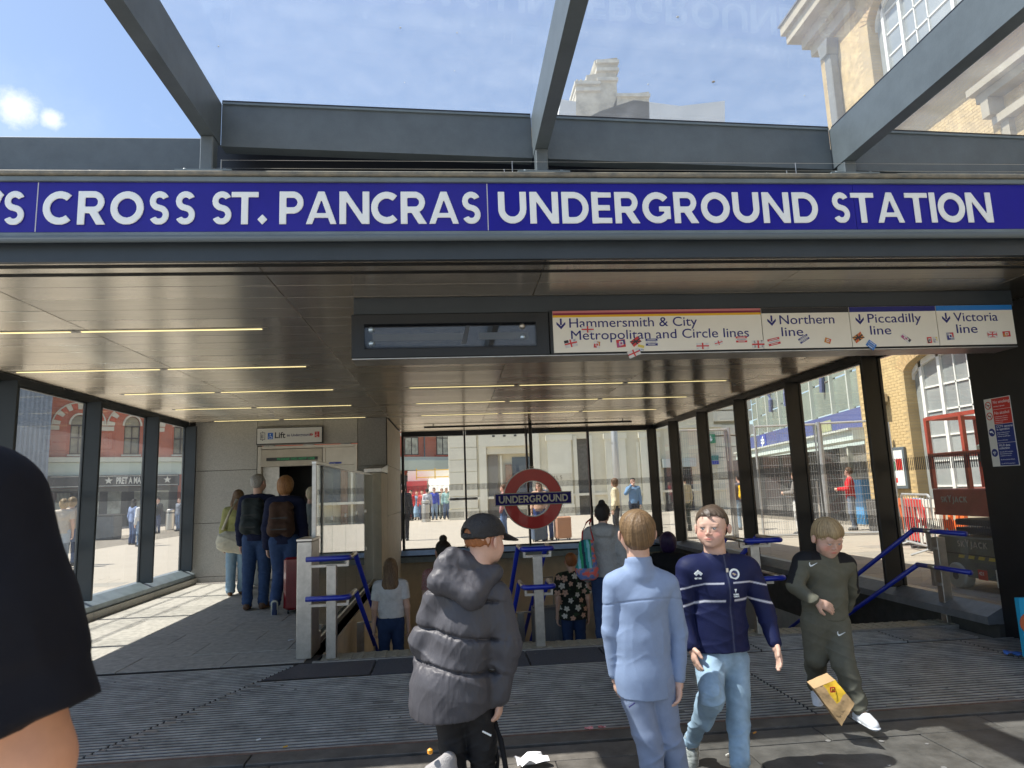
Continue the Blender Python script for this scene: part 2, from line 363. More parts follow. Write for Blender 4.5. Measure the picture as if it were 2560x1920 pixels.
# outdoor paving: big pale flags as bands beyond the shelter
o = MB(); z = 0.0
for (a, b, c, d) in ((-60, 7.0, XL - .06, 17.1), (-60, 17.1, 60, 90), (XR + .06, 7.0, 60, 17.1)):
    o.box((a, b, -.03), (c, d, z))
plaza = o.build('pavement', m_concrete, kind='structure')
m_flag = mat('flag', (.345, .30, .24), .85, var=.08, vscale=3, bump=.03)
m_flagd = mat('flag_grey', (.27, .245, .205), .85, var=.10, vscale=3, bump=.03)
fl = MB().box((-.445, -.295, 0), (.445, .295, .005)).mesh('paving_slab', m_flag)
fl2 = MB().box((-.445, -.295, 0), (.445, .295, .005)).mesh('paving_slab', m_flagd)
cnt = 0
for j in range(12):
    for i in range(12):
        x = XR + .9 + i * .9 + (j % 2) * .45; y = 7.6 + j * .6
        inst(fl if random.random() < .8 else fl2, 'paving_slab', plaza, (x, y, .002)); cnt += 1
for j in range(11):
    for i in range(8):
        x = XL - .8 - i * .9 - (j % 2) * .45; y = 9.0 + j * .6
        inst(fl if random.random() < .8 else fl2, 'paving_slab', plaza, (x, y, .002))

# hall floor of granite planks
hall = MB().box((XL + .02, 6.64, -.03), (-1.27, 13.4, -.006)).build('floor', m_joint, kind='structure')
rows = 12; ph = (13.3 - 6.66) / rows
for r in range(rows):
    y0 = 6.66 + r * ph; x = XL + .12 - (r % 2) * .45
    while x < -1.4:
        L = .9; a = max(x, XL + .12); b = min(x + L, -1.38)
        if b - a > .08:
            MB().box((a + .003, y0 + .003, -.012), (b - .003, y0 + ph - .003, random.uniform(-.0015, .0015)), bev=.002).build('floor_slab', random.choice([m_tileA, m_tileA, m_tileB]), hall)
        x += L
# pavement in front of the shelter
front = MB().box((-9, 1.2, -.03), (9, 4.2, -.008)).build('pavement', m_joint, kind='structure')
rows = [(1.3, 2.0), (2.0, 2.7), (2.7, 3.4), (3.4, 3.98), (3.98, 4.205)]
for r, (y0, y1) in enumerate(rows):
    L = 1.05 if r < 11 else 1.05; x = -6.3 + (r % 2) * .52
    while x < 7:
        MB().box((x + .004, y0 + .004, -.02), (x + L - .004, y1 - .004, random.uniform(-.0015, .0015)), bev=.002).build('paving_slab', random.choice([m_paveA, m_paveB]), front)
        x += L
MB().box((-14, 4.21, -.03), (14, 4.235, -.016)).build('drain_slot', m_black, front)
kerb = front
x = -7.2
while x < 8:
    MB().box((x + .004, 4.24, -.02), (x + 1.196, 4.395, .002), bev=.003).build('kerb_stone', m_paveB, front); x += 1.2
MB().box((-14, 4.398, -.02), (14, 4.408, .006)).build('steel_trim', mat('rusty_trim', (.18, .11, .08), .6, var=.4, vscale=20), front)

# entrance mat: ribbed panels, ribs run left to right
m_rib = mat('mat_rib', (.48, .465, .44), .42, metal=.5, var=.40, vscale=5)
m_matb = mat('mat_base', (.022, .022, .023), .9)
m_rubber = mat('mat_rubber', (.095, .094, .094), .8, var=.35, vscale=10)
mroot = empty('entrance_mat', (0, 5.5, 0), label='wide dark ribbed metal entrance mat across the station entrance', cat='mat')
def matpanel(x0, x1, y0, y1, xs0=None, xs1=None):
    """xs0/xs1: callables giving slanted ends"""
    m = MB(); f0 = xs0 or (lambda y: x0); f1 = xs1 or (lambda y: x1)
    m.add([(f0(y0), y0, -.012), (f1(y0), y0, -.012), (f1(y1), y1, -.012), (f0(y1), y1, -.012)], [(0, 1, 2, 3)], 1)
    n = int((y1 - y0) / .0525)
    for i in range(n):
        y = y0 + .018 + i * .0525
        a, b = f0(y) + .008, f1(y) - .008
        m.box((a, y, -.012), (b, y + .013, .003), 0)
        m.box((a, y + .017, -.012), (b, y + .047, -.002), 2)
    return m.build('mat_panel', [m_rib, m_matb, m_rubber], mroot)
def slant(y): return -2.25 + (y - 4.41) * (.85 / 2.22)      # the oblique joint left of the stairs
P0, P1 = 4.41, 6.60
matpanel(-4.9, 0, P0, P1, xs1=slant)
ys = 6.08
matpanel(0, .0, P0, ys, xs0=slant, xs1=lambda y: .1)
matpanel(.1, 2.25, P0, ys); matpanel(2.25, 4.45, P0, ys); matpanel(4.45, 4.98, P0, ys)
xs = [None, -.72, -.05, .62, 1.3, 1.98, 2.66, 3.34, 4.02, 4.7]
m_inset = mat('mat_inset', (.075, .075, .085), .7, var=.3, vscale=60)
mm = MB().add([(slant(ys) + .0, ys + .01, -.004), (-.73, ys + .01, -.004), (-.73, P1, -.004), (slant(P1), P1, -.004)], [(0, 1, 2, 3)]); mm.build('mat_inset', m_inset, mroot)
def insetp(a, b):
    m = MB().box((a + .006, ys + .01, -.012), (b - .006, P1, -.004), 0)
    n = 26
    for i in range(n):
        y = ys + .02 + i * (P1 - ys - .02) / n; m.box((a + .01, y, -.004), (b - .01, y + .010, -.0005), 0)
    m.build('mat_inset', m_inset, mroot)
for a, b in zip(xs[1:-1], xs[2:]):
    if b < 2.5: insetp(a, b)
    else: matpanel(a, b, ys + .01, P1)
# worn metal cover plates along the mat joints and front edge
m_plate = mat('mat_plate', (.24, .235, .225), .4, metal=.4, var=.25, vscale=15)
rng = random.Random(3)
for k in range(26):
    y = P0 + .12 + k * .078 + rng.uniform(0, .02); x = slant(y) + rng.uniform(-.05, .05)
    if y < 6.0: MB().box((x, y, -.002), (x + rng.uniform(.03, .1), y + .028, .0035)).build('cover_plate', m_plate, mroot)
for k in range(30):
    x = rng.uniform(-3.2, 4.5); y = P0 + .05 + rng.random() ** 2 * 1.9
    MB().box((x, y, -.002), (x + rng.uniform(.03, .16), y + .020, .0035)).build('cover_plate', m_plate, mroot)

m_gum = mat('gum', (.20, .19, .18), .9, var=.2, vscale=50)
for k in range(70):
    x = rng.uniform(-3.2, 4.6); y = rng.uniform(P0 + .1, P1 - .1); r = rng.uniform(.006, .014)
    MB().lathe((x, y, .003), [(r, 0), (r * .9, .0015)], 7).build('gum_spot', m_gum, mroot)
for k in range(46):
    x = rng.uniform(-3.0, 4.2); y = rng.uniform(2.75, 4.18); r = rng.uniform(.008, .017)
    MB().lathe((x, y, .0015), [(r, 0), (r * .9, .0015)], 8).build('gum_spot', m_gum, front)
# ------------------------------------------------------------------ stairs down
m_step = mat('stair_granite', (.30, .28, .25), .7, var=.2, vscale=20)
m_nose = mat('stair_nosing', (.42, .38, .28), .6, var=.3, vscale=25)
stair = MB().box((PX0 + .02, 6.62, -.25), (PX1 - .02, 6.72, -.02)).build('stairs', m_step, kind='structure')
m = MB().box((PX0 - .05, 6.615, -.02), (PX1 - .01, 6.66, .003), 0)
m.build('landing_edge', m_step, stair)
m = MB().box((PX0 + .01, 6.66, -.03), (PX1 - .01, 6.93, -.001))
for i in range(60):
    x = PX0 + .03 + i * .1035; m.box((x, 6.67, -.001), (x + .045, 6.92, .005), 0)
m.build('stair_nosing', m_nose, stair)
for i in range(22):
    y = 6.93 + i * .30; z = -.155 * (i + 1)
    MB().box((PX0 + .005, y - .02, z - .16), (PX1 - .005, y + .30, z), bev=.004).build('step', m_step, stair)
    MB().box((PX0 + .01, y + .24, z), (PX1 - .01, y + .29, z + .004)).build('stair_nosing', m_nose, stair)
zb = -.155 * 22
MB().box((PX0, 13.5, zb - .1), (PX1, 17.2, zb)).build('landing', m_step, stair)
pit = MB().box((PX0 - .12, 6.95, zb - .1), (PX0 - .002, 12.2, -.006)).build('stairwell_wall', m_wallb, label='beige stairwell wall down the left side of the stairs', category='wall')
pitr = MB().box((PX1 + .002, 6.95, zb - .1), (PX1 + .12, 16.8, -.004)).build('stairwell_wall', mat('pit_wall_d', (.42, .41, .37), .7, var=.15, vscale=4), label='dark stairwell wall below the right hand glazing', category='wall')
MB().box((PX0 - .12, 16.80, zb - .1), (PX1 + .12, 17.0, -.02)).build('stairwell_wall', m_wallb, label='beige stairwell end wall below the back window', category='wall')

# ------------------------------------------------------------------ ceiling of brushed metal planks
def brushed(name, col, rough, aniso=.85, shift=0):
    m = bpy.data.materials.new(name); m.use_nodes = True; n = m.node_tree; L = n.links; b = n.nodes['Principled BSDF']
    b.inputs['Metallic'].default_value = 1; b.inputs['Roughness'].default_value = rough; b.inputs['Anisotropic'].default_value = aniso
    cb = n.nodes.new('ShaderNodeCombineXYZ'); cb.inputs[1].default_value = 1; L.new(cb.outputs[0], b.inputs['Tangent'])
    t = n.nodes.new('ShaderNodeTexCoord'); mp_ = n.nodes.new('ShaderNodeMapping'); mp_.inputs['Scale'].default_value = (.7, 26, 1); mp_.inputs['Location'].default_value = (shift, shift, 0); L.new(t.outputs['Object'], mp_.inputs[0])
    z = n.nodes.new('ShaderNodeTexNoise'); z.inputs['Scale'].default_value = 2.5; z.inputs['Detail'].default_value = 7; L.new(mp_.outputs[0], z.inputs['Vector'])
    z2 = n.nodes.new('ShaderNodeTexNoise'); z2.inputs['Scale'].default_value = 1.6; z2.inputs['Detail'].default_value = 8; z2.inputs['Roughness'].default_value = .7; L.new(t.outputs['Object'], z2.inputs['Vector'])
    ad = n.nodes.new('ShaderNodeMath'); ad.operation = 'ADD'; L.new(z.outputs['Fac'], ad.inputs[0]); L.new(z2.outputs['Fac'], ad.inputs[1])
    mr = n.nodes.new('ShaderNodeMapRange'); mr.inputs['From Min'].default_value = .7; mr.inputs['From Max'].default_value = 1.3; L.new(ad.outputs[0], mr.inputs[0])
    mx = n.nodes.new('ShaderNodeMix'); mx.data_type = 'RGBA'; L.new(mr.outputs[0], mx.inputs['Factor']); mx.inputs['A'].default_value = (*[c * .84 for c in col], 1); mx.inputs['B'].default_value = (*[c * 1.1 for c in col], 1)
    L.new(mx.outputs['Result'], b.inputs['Base Color']); return m
CM = [brushed('ceiling_metal', (.80, .73, .62), .26, 1.), brushed('ceiling_metal_b', (.76, .69, .585), .28, 1., shift=3.1), brushed('ceiling_metal_c', (.83, .755, .64), .25, 1., shift=7.7)]
ceil = MB().box((XL - .02, 4.3, ZC + .022), (XR + .05, 16.9, ZC + .05)).build('ceiling', m_black, kind='structure')
seams = [XL, -3.09, -1.22, .65, 2.52, 4.39, XR]
lights_y = [6.05, 7.87, 9.66, 11.40, 13.2, 15.0]
pz = {}
for j in range(42):
    y0 = 4.20 + j * .30
    if y0 > 16.7: break
    for i in range(6):
        a, b = seams[i], seams[i + 1]
        if y0 + .3 > 13.6 and b <= -1.2: continue
        if 4.30 < y0 + .15 < 4.66 and False: continue
        key = (i, random.randrange(3)); L = b - a
        if key not in pz:
            pz[key] = MB().box((.003, .004, 0), (L - .003, .296, .02), bev=.0015).mesh('ceiling_panel', CM[key[1]])
        inst(pz[key], 'ceiling_panel', ceil, (a, y0, ZC + random.uniform(-.0008, .0008)))
m_slot = mat('slot', (.012, .012, .012), .8)
for (a, b, h) in ((4.335, 4.365, .004), (4.375, 4.385, .004), (4.50, 4.53, .004), (4.54, 4.55, .004)):
    MB().box((XL - .02, a, ZC - h), (XR + .02, b, ZC - .0015)).build('track_slot', m_slot, ceil)
# lit slots
m_tube = mat('lamp', (.9, .85, .5), .5, emit=((1, .82, .38), .62))
m_diff = mat('lamp_trim', (.35, .33, .30), .4, metal=.8)
def strip(x0, x1, y):
    r = MB().box((x0 - .05, y - .035, ZC - .006), (x1 + .05, y + .035, ZC - .0015)).build('light_strip', m_diff, None, label='x', category='light', group='lit ceiling strips')
    MB().box((x0, y - .011, ZC - .011), (x1, y + .011, ZC - .0065)).build('lamp_tube', m_tube, r)
    return r
rank = ['nearest', 'second', 'third', 'fourth', 'fifth', 'sixth']
for k, y in enumerate(lights_y):
    if y > 13.4: continue
    for (a, b, s) in (((-4.75 if k < 2 else -4.42, -3.24, 'left'), (-3.15, -1.64, 'right')) if True else ()):
        if k == 0 and s == 'left': a = -4.6
        o = strip(a, b, y + (.02 if k == 4 else 0)); o['label'] = f'{s} half of the {rank[k]} row of yellow ceiling light strips over the left hall'
for k, y in enumerate(lights_y[1:]):
    for (a, b, s) in ((-.58, .9, 'left'), (.98, 2.48, 'middle'), (2.56, 4.03, 'right')):
        if k == 4: continue
        o = strip(a, b, y); o['label'] = f'{s} piece of the {rank[k]} row of yellow ceiling light strips above the stairs'
o = MB().tube([(-.6, 15.0, ZC - .06), (4.0, 15.0, ZC - .06)], .022, 8); o.tube([(-.4, 15.0, ZC - .06), (-.4, 15.0, ZC)], .01, 6); o.tube([(3.8, 15.0, ZC - .06), (3.8, 15.0, ZC)], .01, 6)
o.build('hanging_rod', m_black, label='thin black rod hung under the ceiling before the back window', category='rod')

# ------------------------------------------------------------------ roof block and fascia
roof = empty('station_roof', (0, 10, 3), label='dark grey flat roof block of the station shelter behind the blue name sign', cat='roof')
MB().box((XL - .25, 4.60, ZC + .06), (XR + .4, 17.1, 3.55)).build('roof_box', m_steel2, roof)
MB().box((-12, 4.55, 3.56), (-1.62, 4.75, 3.925), bev=.004).build('parapet', m_steel2, roof)
MB().box((-1.618, 4.56, 3.56), (8, 5.1, 3.88)).build('parapet', m_black, roof)  # black here stands in for the shade under the canopy beam
MB().box((XL - .4, 4.20, 2.925), (XR + 2, 4.235, 3.045)).build('fascia_board', m_steel, roof)
MB().box((-12, 4.24, 3.06), (8, 4.58, 3.44)).build('fascia_box', m_steel, roof)
MB().box((-12, 4.2, 2.93), (XL - .4, 4.6, 3.05)).build('fascia_board', m_steel, roof)

for (a, b) in ((XL - .33, XL - .14), (XR + .14, XR + .38)):
    for k in range(8): MB().box((a, 4.6 + k * 1.56, ZC - .03), (b, 4.6 + (k + 1) * 1.56 - .006, ZC - .002)).build('soffit_panel', CM[k % 3], roof)
MB().box((XL - .34, 4.60, ZC + .052), (XR + .39, 17.0, ZC + .058)).build("soffit_board", m_black, roof)
sign = empty('name_sign', (1, 4.15, 3.27), label='long blue station name sign with white capitals across the whole front', cat='sign')
m_enamel = mat('blue_enamel', (.010, .008, .29), .42, var=.10, vscale=2, spec=.3)
m_enamel2 = mat('blue_enamel_old', (.018, .014, .28), .45, var=.12, vscale=2, spec=.35)
m_letter = mat('white_enamel', (.88, .92, .92), .3, var=.04, vscale=6)
SY = 4.15
for a, b, mm_ in ((-5.6, -2.463, m_enamel2), (-2.457, .257, m_enamel2), (.263, 2.72, m_enamel), (2.723, 8.0, m_enamel)):
    MB().box((a, SY, 3.095), (b, SY + .03, 3.412)).build('sign_panel', mm_, sign)
for x in (-2.46, .26): MB().box((x - .003, SY - .002, 3.097), (x + .003, SY + .01, 3.410)).build('joint_strip', mat('joint_white', (.5, .5, .55), .5), sign)
MB().box((-6, SY - .018, 3.414), (8, SY + .06, 3.446), bev=.004).build('top_frame', m_frame, sign)
MB().box((-6, SY - .035, 3.448), (8, SY + .09, 3.478), bev=.006).build('top_ledge', mat('ledge', (.115, .12, .115), .7, col2=(.30, .27, .20), vscale=9, bump=.2, bscale=30), sign)
MB().box((-6, SY - .005, 3.066), (8, SY + .06, 3.093), bev=.004).build('bottom_frame', m_frame, sign)
MB().tube([(-6, SY - .012, 3.045), (8, SY - .012, 3.045)],   .021, 10).build('bottom_rail', mat('rail_matt', (.13, .16, .18), .85), sign, smooth=True)
LH, LZ = .218, 3.136
def sx(px): return at(px * 1.1573, 520, SY).x
for t, a, b in (("KING'S", None, 57), ('CROSS', 93, 425), ('ST.', 456, 580), ('PANCRAS', 603, 1040), ('UNDERGROUND', 1075, 1766), ('STATION', 1795, 2142)):
    x1 = sx(b); x0 = sx(a) if a is not None else x1 - .77
    word(t, x0, x1, LZ, SY - .001, LH, m_letter, sign)
# dirt, bolts and brackets on the ledge
m_moss = mat('dropping', (.62, .60, .52), .9, var=.2, vscale=30)
rng = random.Random(11)
ledge = sign
for k in range(46):
    x = -3.0 + k * .165 + rng.uniform(-.04, .04)
    if rng.random() < .75:
        r = rng.uniform(.006, .013)
        MB().lathe((x, SY - .005, 3.478), [(r * 1.5, 0), (r * 1.3, r * .35), (r * .6, r * .7)], 7).build('dirt_clump', m_moss, sign, smooth=True)
for x in (-1.49, .63, 2.74):
    MB().box((x - .17, SY - .03, 3.479), (x + .17, SY + .08, 3.489)).build('base_plate', m_frame, sign)
    for s in (-.12, .12): MB().lathe((x + s, SY + .0, 3.489), [(.014, 0), (.014, .006), (.009, .016), (.002, .019)], 10).build('bolt', m_frame, sign, smooth=True)
# bird wires
bw = empty('bird_wires', (0, SY + .04, 3.48), label='two thin bird deterrent wires on little posts along the top of the blue sign', cat='wire')
for x in (-1.40, .43, 2.35, 4.6):
    MB().tube([(x, SY + .02, 3.48), (x, SY + .02, 3.575)], .0035, 6).build('wire_post', m_ss, bw); MB().tube([(x - .05, SY + .05, 3.48), (x - .05, SY + .05, 3.535)], .0035, 6).build('wire_post', m_ss, bw)
for a, b in ((-1.40, .43), (.43, 2.35), (2.35, 4.6)):
    MB().tube([(a, SY + .02, 3.572), (b, SY + .02, 3.572)], .0014, 4).build('wire', m_ss, bw); MB().tube([(a - .05, SY + .05, 3.533), (b - .05, SY + .05, 3.533)], .0014, 4).build('wire', m_ss, bw)

# ------------------------------------------------------------------ glass canopy over the pavement
can = empty('glass_canopy', (1, 2, 3.9), label='grey steel and dusty glass canopy projecting over the pavement', cat='canopy')
FALL = .034
def zt(x): return 4.06 - FALL * (x + 1.45)       # top of steel
def zb_(x): return 3.735 - FALL * (x + 1.45)
RX = [(-1.535, -1.45), (.585, .67), (2.695, 2.785), (4.81, 4.90), (6.93, 7.02)]
def slab(x0, x1, y0, y1, t0, t1, name, m, bev=False):
    v = [(x0, y0, t0(x0)), (x1, y0, t0(x1)), (x1, y1, t0(x1)), (x0, y1, t0(x0)), (x0, y0, t1(x0)), (x1, y0, t1(x1)), (x1, y1, t1(x1)), (x0, y1, t1(x0))]
    return MB().add(v, [(0, 3, 2, 1), (4, 5, 6, 7), (0, 1, 5, 4), (1, 2, 6, 5), (2, 3, 7, 6), (3, 0, 4, 7)]).build(name, m, can)
for x0, x1 in RX:
    slab(x0, x1, -3.2, 4.30, lambda x: zb_(x0), lambda x: zt(x0) - .035, 'rafter', m_steel2)
    slab(x0 + .02, x1 - .02, -3.2, 4.3, lambda x: zt(x0) - .034, lambda x: zt(x0) - .006, 'glazing_gasket', m_black)
    MB().box((x0 + .003, 4.17, 3.49), (x1 - .003, 4.26, zb_(x0) - .001), bev=.006).build('stub_post', m_steel2, can)
for (a, b) in zip(RX[:-1], RX[1:]):
    slab(a[1] + .001, b[0] - .001, 4.302, 4.40, zb_, lambda x: zt(x) - .035, 'beam', m_steel2)
    slab(a[1] + .004, b[0] - .004, 4.29, 4.39, lambda x: zt(x) - .034, lambda x: zt(x) - .020, 'glazing_gasket', m_frame)
    slab(a[1] + .004, b[0] - .004, 4.295, 4.39, lambda x: zt(x) - .018, lambda x: zt(x) - .006, 'glazing_gasket', m_black)
    slab(a[0] + .045 if a is not RX[0] else a[0] - .11, b[0] + .035, -3.2, 4.38, lambda x: zt(x) - .004, lambda x: zt(x) + .010, 'glass_pane', g_roof)
slab(-1.535, 7.02, -3.3, -3.21, zb_, zt, 'beam', m_steel2)
# stuck leaves on the glass
m_leaf = mat('dead_leaf', (.34, .20, .05), .8, var=.4, vscale=40)
for px, py, s in ((1783, 199, .022), (1001, 90, .012), (1137, 192, .006), (1620, 210, .010), (1012, 225, .006), (2010, 226, .008), (1694, 42, .016), (1143, 98, .008), (545, 150, .009)):
    p = at(px, py, 1.0); d = (p - CAMP); t = (zt(.5) - .01 - CAMP.z) / d.z; q = CAMP + d * t
    s *= .55; MB().lathe((q.x, q.y, zt(q.x) + .0125), [(s * .4, 0), (s, .003), (s * .7, .006)], 6).build('leaf_litter', m_leaf if s > .011 else m_moss, can)

# ------------------------------------------------------------------ glazed side walls
m_frit = None
def frit_mat(col=(.02, .02, .04), f=1.0):
    m = bpy.data.materials.new('frit_print'); m.use_nodes = True; m.node_tree.nodes['Principled BSDF'].inputs['Base Color'].default_value = (*col, 1); m.node_tree.nodes['Principled BSDF'].inputs['Roughness'].default_value = .4; return m
m_frit = frit_mat((.05, .055, .075)); m_fritb = glass('frit_tint', (.62, .65, .75), refl=.2)
def frit(axis, c, a, b, z0, z1, parent, side):
    """two printed bands of fine upright bars on a pane"""
    n = int((b - a) / .030); m = MB()
    for i in range(n):
        t = a + i * .030
        if axis == 'x': m.quad((c + side * .004, t, z0), (c + side * .004, t + .013, z0), (c + side * .004, t + .013, z1), (c + side * .004, t, z1))
        else: m.quad((t, c - .004, z0), (t + .013, c - .004, z0), (t + .013, c - .004, z1), (t, c - .004, z1))
    m.build('frit_band', m_frit, parent)
def side_wall(X, posts, ys, side, label, y_end, wall_from):
    """posts: list of (y0,y1); side=+1: glass lies at +x side of the posts"""
    r = empty('glass_wall', (X, 10, 0), label=label, cat='glass wall')
    inn = -side
    d = .17
    pm = m_steel if side < 0 else m_black
    for a in posts:
        x0, x1 = sorted((X + side * .0, X - side * .195))
        MB().box((x0, a, .24), (x1, a + .05, 2.862), bev=.004).build('mullion', pm, r)
        x0, x1 = sorted((X + side * .035, X + side * .001))
        MB().box((x0, a - .012, .24), (x1, a + .062, 2.862)).build('mullion_cap', pm, r)
    y0, y1 = wall_from, y_end
    x0, x1 = sorted((X + side * .13, X - side * .01))
    MB().box((x0, y0, 2.866), (x1, y1, ZC - .002), bev=.003).build('transom', m_steel if side < 0 else m_black, r)
    edges = [wall_from] + [v for p in posts for v in (p - .012, p + .062)] + [y_end]
    for k in range(0, len(edges), 2):
        a, b = edges[k], edges[k + 1]
        if b - a < .15: continue
        xg = X + side * .018
        MB().quad((xg, a, .25), (xg, b, .25), (xg, b, 2.866), (xg, a, 2.866)).build('glass_pane', g_win, r)
        MB().box((xg - .02, a + .001, 2.835), (xg + .02, b - .001, 2.864)).build('pane_frame', pm, r)
        frit('x', xg, a + .01, b - .01, 1.52, 1.66, r, -side); frit('x', xg, a + .01, b - .01, .87, 1.01, r, -side)
    # splayed sill and kerb
    prof = [(X + side * .12, .25), (X - side * .02, .255), (X - side * .20, .17), (X - side * .20, .10), (X + side * .12, .10)]
    MB().prism([(p[0], p[1]) for p in prof], wall_from, y_end, 'y').build('sill', m_sill if side < 0 else mat('sill_right', (.20, .21, .22), .4, metal=.2, var=.2, vscale=7), r)
    x0, x1 = sorted((X + side * .12, X - side * .235))
    cuts = [wall_from] + [p + .02 for p in posts] + [y_end]
    if side < 0:
        for a, b in zip(cuts[:-1], cuts[1:]):
            MB().box((x0, a + .004, -.02), (x1, b - .004, .098), bev=.003).build('kerb_stone', m_granite, r)
    else:
        MB().box((X - .10, wall_from, -.5), (X + .12, 6.9, .098)).build('kerb', mat('kerb_dark', (.05, .05, .045), .7, var=.3, vscale=8), r)
        MB().box((X - .02, 6.9, -.5), (X + .12, y_end, .098)).build('kerb', mat('kerb_dark'), r)
    return r
side_wall(XL, [6.05, 7.88, 9.70, 11.55, 13.2], None, -1, 'row of tall clear windows between dark posts along the left hall', 13.36, 4.3)
wr = side_wall(XR, [7.55, 9.43, 11.28, 13.11, 14.91, 16.62], None, 1, 'row of tall windows between black posts right of the stairs', 16.75, 6.1)
cl = MB().box((XR - .05, 4.24, -.02), (XR + .6, 6.10, ZC - .002), bev=.004)
cl.build('corner_pier', m_black, label='broad black painted pier at the right front corner with safety notices', category='pier')
# back window
bk = empty('back_window', (1.8, YB, 0), label='wide four pane window with thin black frames at the far end of the stairs', cat='window')
bx = [-1.19, .30, 1.81, 3.34, 4.90]
for i, x in enumerate(bx):
    wd = .045 if 0 < i < 4 else .06
    MB().box((x - wd / 2, YB - .05, .14), (x + wd / 2 + (.06 if i == 4 else 0), YB + .08, ZC - .002), bev=.003).build('mullion', m_black, bk)
for a, b in zip(bx[:-1], bx[1:]):
    MB().quad((a + .03, YB, .19), (b - .03, YB, .19), (b - .03, YB, 2.83), (a + .03, YB, 2.83)).build('glass_pane', g_win, bk)
    MB().box((a + .03, YB - .04, 2.83), (b - .03, YB + .07, ZC - .004)).build('transom', m_black, bk)
    MB().box((a + .03, YB - .03, .16), (b - .03, YB + .07, .19)).build('bottom_rail', m_black, bk)
    frit('y', YB, a + .03, b - .03, 1.52, 1.66, bk, 1); frit('y', YB, a + .03, b - .03, .87, 1.01, bk, 1)
MB().prism([(YB - .30, -.10), (YB - .30, .02), (YB - .06, .155), (YB + .2, .155), (YB + .2, -.1)], PX0, PX1, 'x').build('sill', m_sill, bk)
MB().box((PX0, YB - .31, .025), (PX1, YB - .29, .06)).build('sill_edge', m_black, bk)

# ------------------------------------------------------------------ lift wall
lw = empty('lift_wall', (-3, 13.4, 0), label='speckled grey granite wall around the lift at the back of the left hall', cat='wall')
YW = 13.36
MB().box((XL, YW + .03, 0), (-3.66, YW + .3, ZC)).build('wall_core', m_joint, lw); MB().box((-1.8, YW + .03, 0), (-1.25, YW + .3, ZC)).build('wall_core', m_joint, lw); MB().box((-3.66, YW + .03, 2.49), (-1.8, YW + .3, ZC)).build('wall_core', m_joint, lw)
def gp(a, b, z0, z1, m=m_granite): MB().box((a + .004, YW - .01, z0 + .004), (b - .004, YW + .03, z1 - .004), bev=.002).build('granite_panel', m, lw)
for z0, z1 in ((0, .11), (.11, 1.07), (1.07, 2.03)): gp(XL + .13, -3.665, z0, z1)
gp(XL + .13, -3.665, 2.03, ZC); gp(-3.665, -2.45, 2.83, ZC); gp(-3.665, -2.45, 2.47, 2.83)
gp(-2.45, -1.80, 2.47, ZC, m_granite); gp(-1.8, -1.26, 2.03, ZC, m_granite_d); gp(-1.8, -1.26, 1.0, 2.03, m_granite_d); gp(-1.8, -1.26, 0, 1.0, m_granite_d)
# return wall to the back window: pale stone panels
m_pale = mat('pale_stone', (.64, .57, .46), .7, var=.10, vscale=5, bump=.04)
rt = empty('return_wall', (-1.25, 15, 0), label='pale stone side wall between the lift wall and the back window', cat='wall')
for ya, yb in ((12.25, 13.4), (13.4, 15.05), (15.05, 16.72)):
    for z0, z1 in ((zb, -1.1), (-1.1, .0), (.0, 1.07), (1.07, 2.03), (2.03, ZC - .01)):
        if ya < 13.3 and z0 > -.5: continue
        MB().box((-1.36, ya + .004, z0 + .004), (-1.245, yb - .004, z1 - .004), bev=.002).build('stone_panel', m_pale, rt)
# pier at the end of the balustrade
pr = empty('end_pier', (-1.4, 12.8, 0), label='pale stone pier with sloping metal cap at the far end of the glass balustrade', cat='pier')
MB().box((-1.52, 12.25, 0), (-1.245, 13.345, 1.86), bev=.004).build('pier_body', m_pale, pr)
MB().prism([(12.23, 1.87), (12.23, 1.93), (13.34, 2.03), (13.34, 1.87)], -1.54, -1.235, 'x').build('cap', m_ss_dull, pr)
# lift
lf = empty('lift', (-2.9, YW, 0), label='open passenger lift with metal door frame and green dot display', cat='lift')
m_ssb = mat('lift_metal', (.42, .39, .34), .36, metal=.85, var=.10, vscale=5)
for a, b, z0, z1 in ((-3.655, -3.585, 0, 2.455), (-1.865, -1.805, 0, 2.455), (-3.585, -1.865, 2.40, 2.455), (-2.455, -2.40, 0, 2.40)):
    MB().box((a, YW - .025, z0), (b, YW + .28, z1 - .001), bev=.004).build('door_frame', m_ssb, lf)
MB().prism([(YW - .06, 2.07), (YW - .03, 2.39), (YW + .2, 2.39), (YW + .2, 2.07)], -3.58, -2.46, 'x').build('header', m_ssb, lf)
MB().box((-3.48, YW - .072, 2.175), (-2.54, YW - .045, 2.235)).build('display', m_black, lf)
text('PLEASE DO NOT USE', .062, mat('led_green', (.02, .12, .05), .5, emit=((.1, .8, .3), .10)), lf, (-3.28, YW - .0745, 2.183), sx=1.05, name='display_text', spacing=1.15)
MB().box((-2.398, YW - .015, .01), (-1.868, YW + .02, 2.398)).build('side_panel', m_ssb, lf)
for zz in (1.2, 2.06): MB().box((-2.397, YW - .017, zz), (-1.869, YW - .012, zz + .006)).build('panel_joint', m_joint, lf)
MB().box((-2.33, YW - .021, 2.085), (-2.1, YW - .016, 2.12)).build('blue_label', mat('label_blue', (.02, .05, .4), .4), lf)
text('Push button', .022, m_letter, lf, (-2.32, YW - .0215, 2.093), name='lettering')
m_car = mat('lift_car', (.035, .033, .032), .4, metal=.5)
MB().box((-3.58, YW + .3, 0), (-3.5, YW + 1.8, 2.3)).box((-2.46, YW + .3, 0), (-2.38, YW + 1.8, 2.3)).box((-3.5, YW + 1.72, 0), (-2.46, YW + 1.8, 2.3)).box((-3.5, YW + .3, 2.2), (-2.46, YW + 1.72, 2.3)).build('car', m_car, lf)
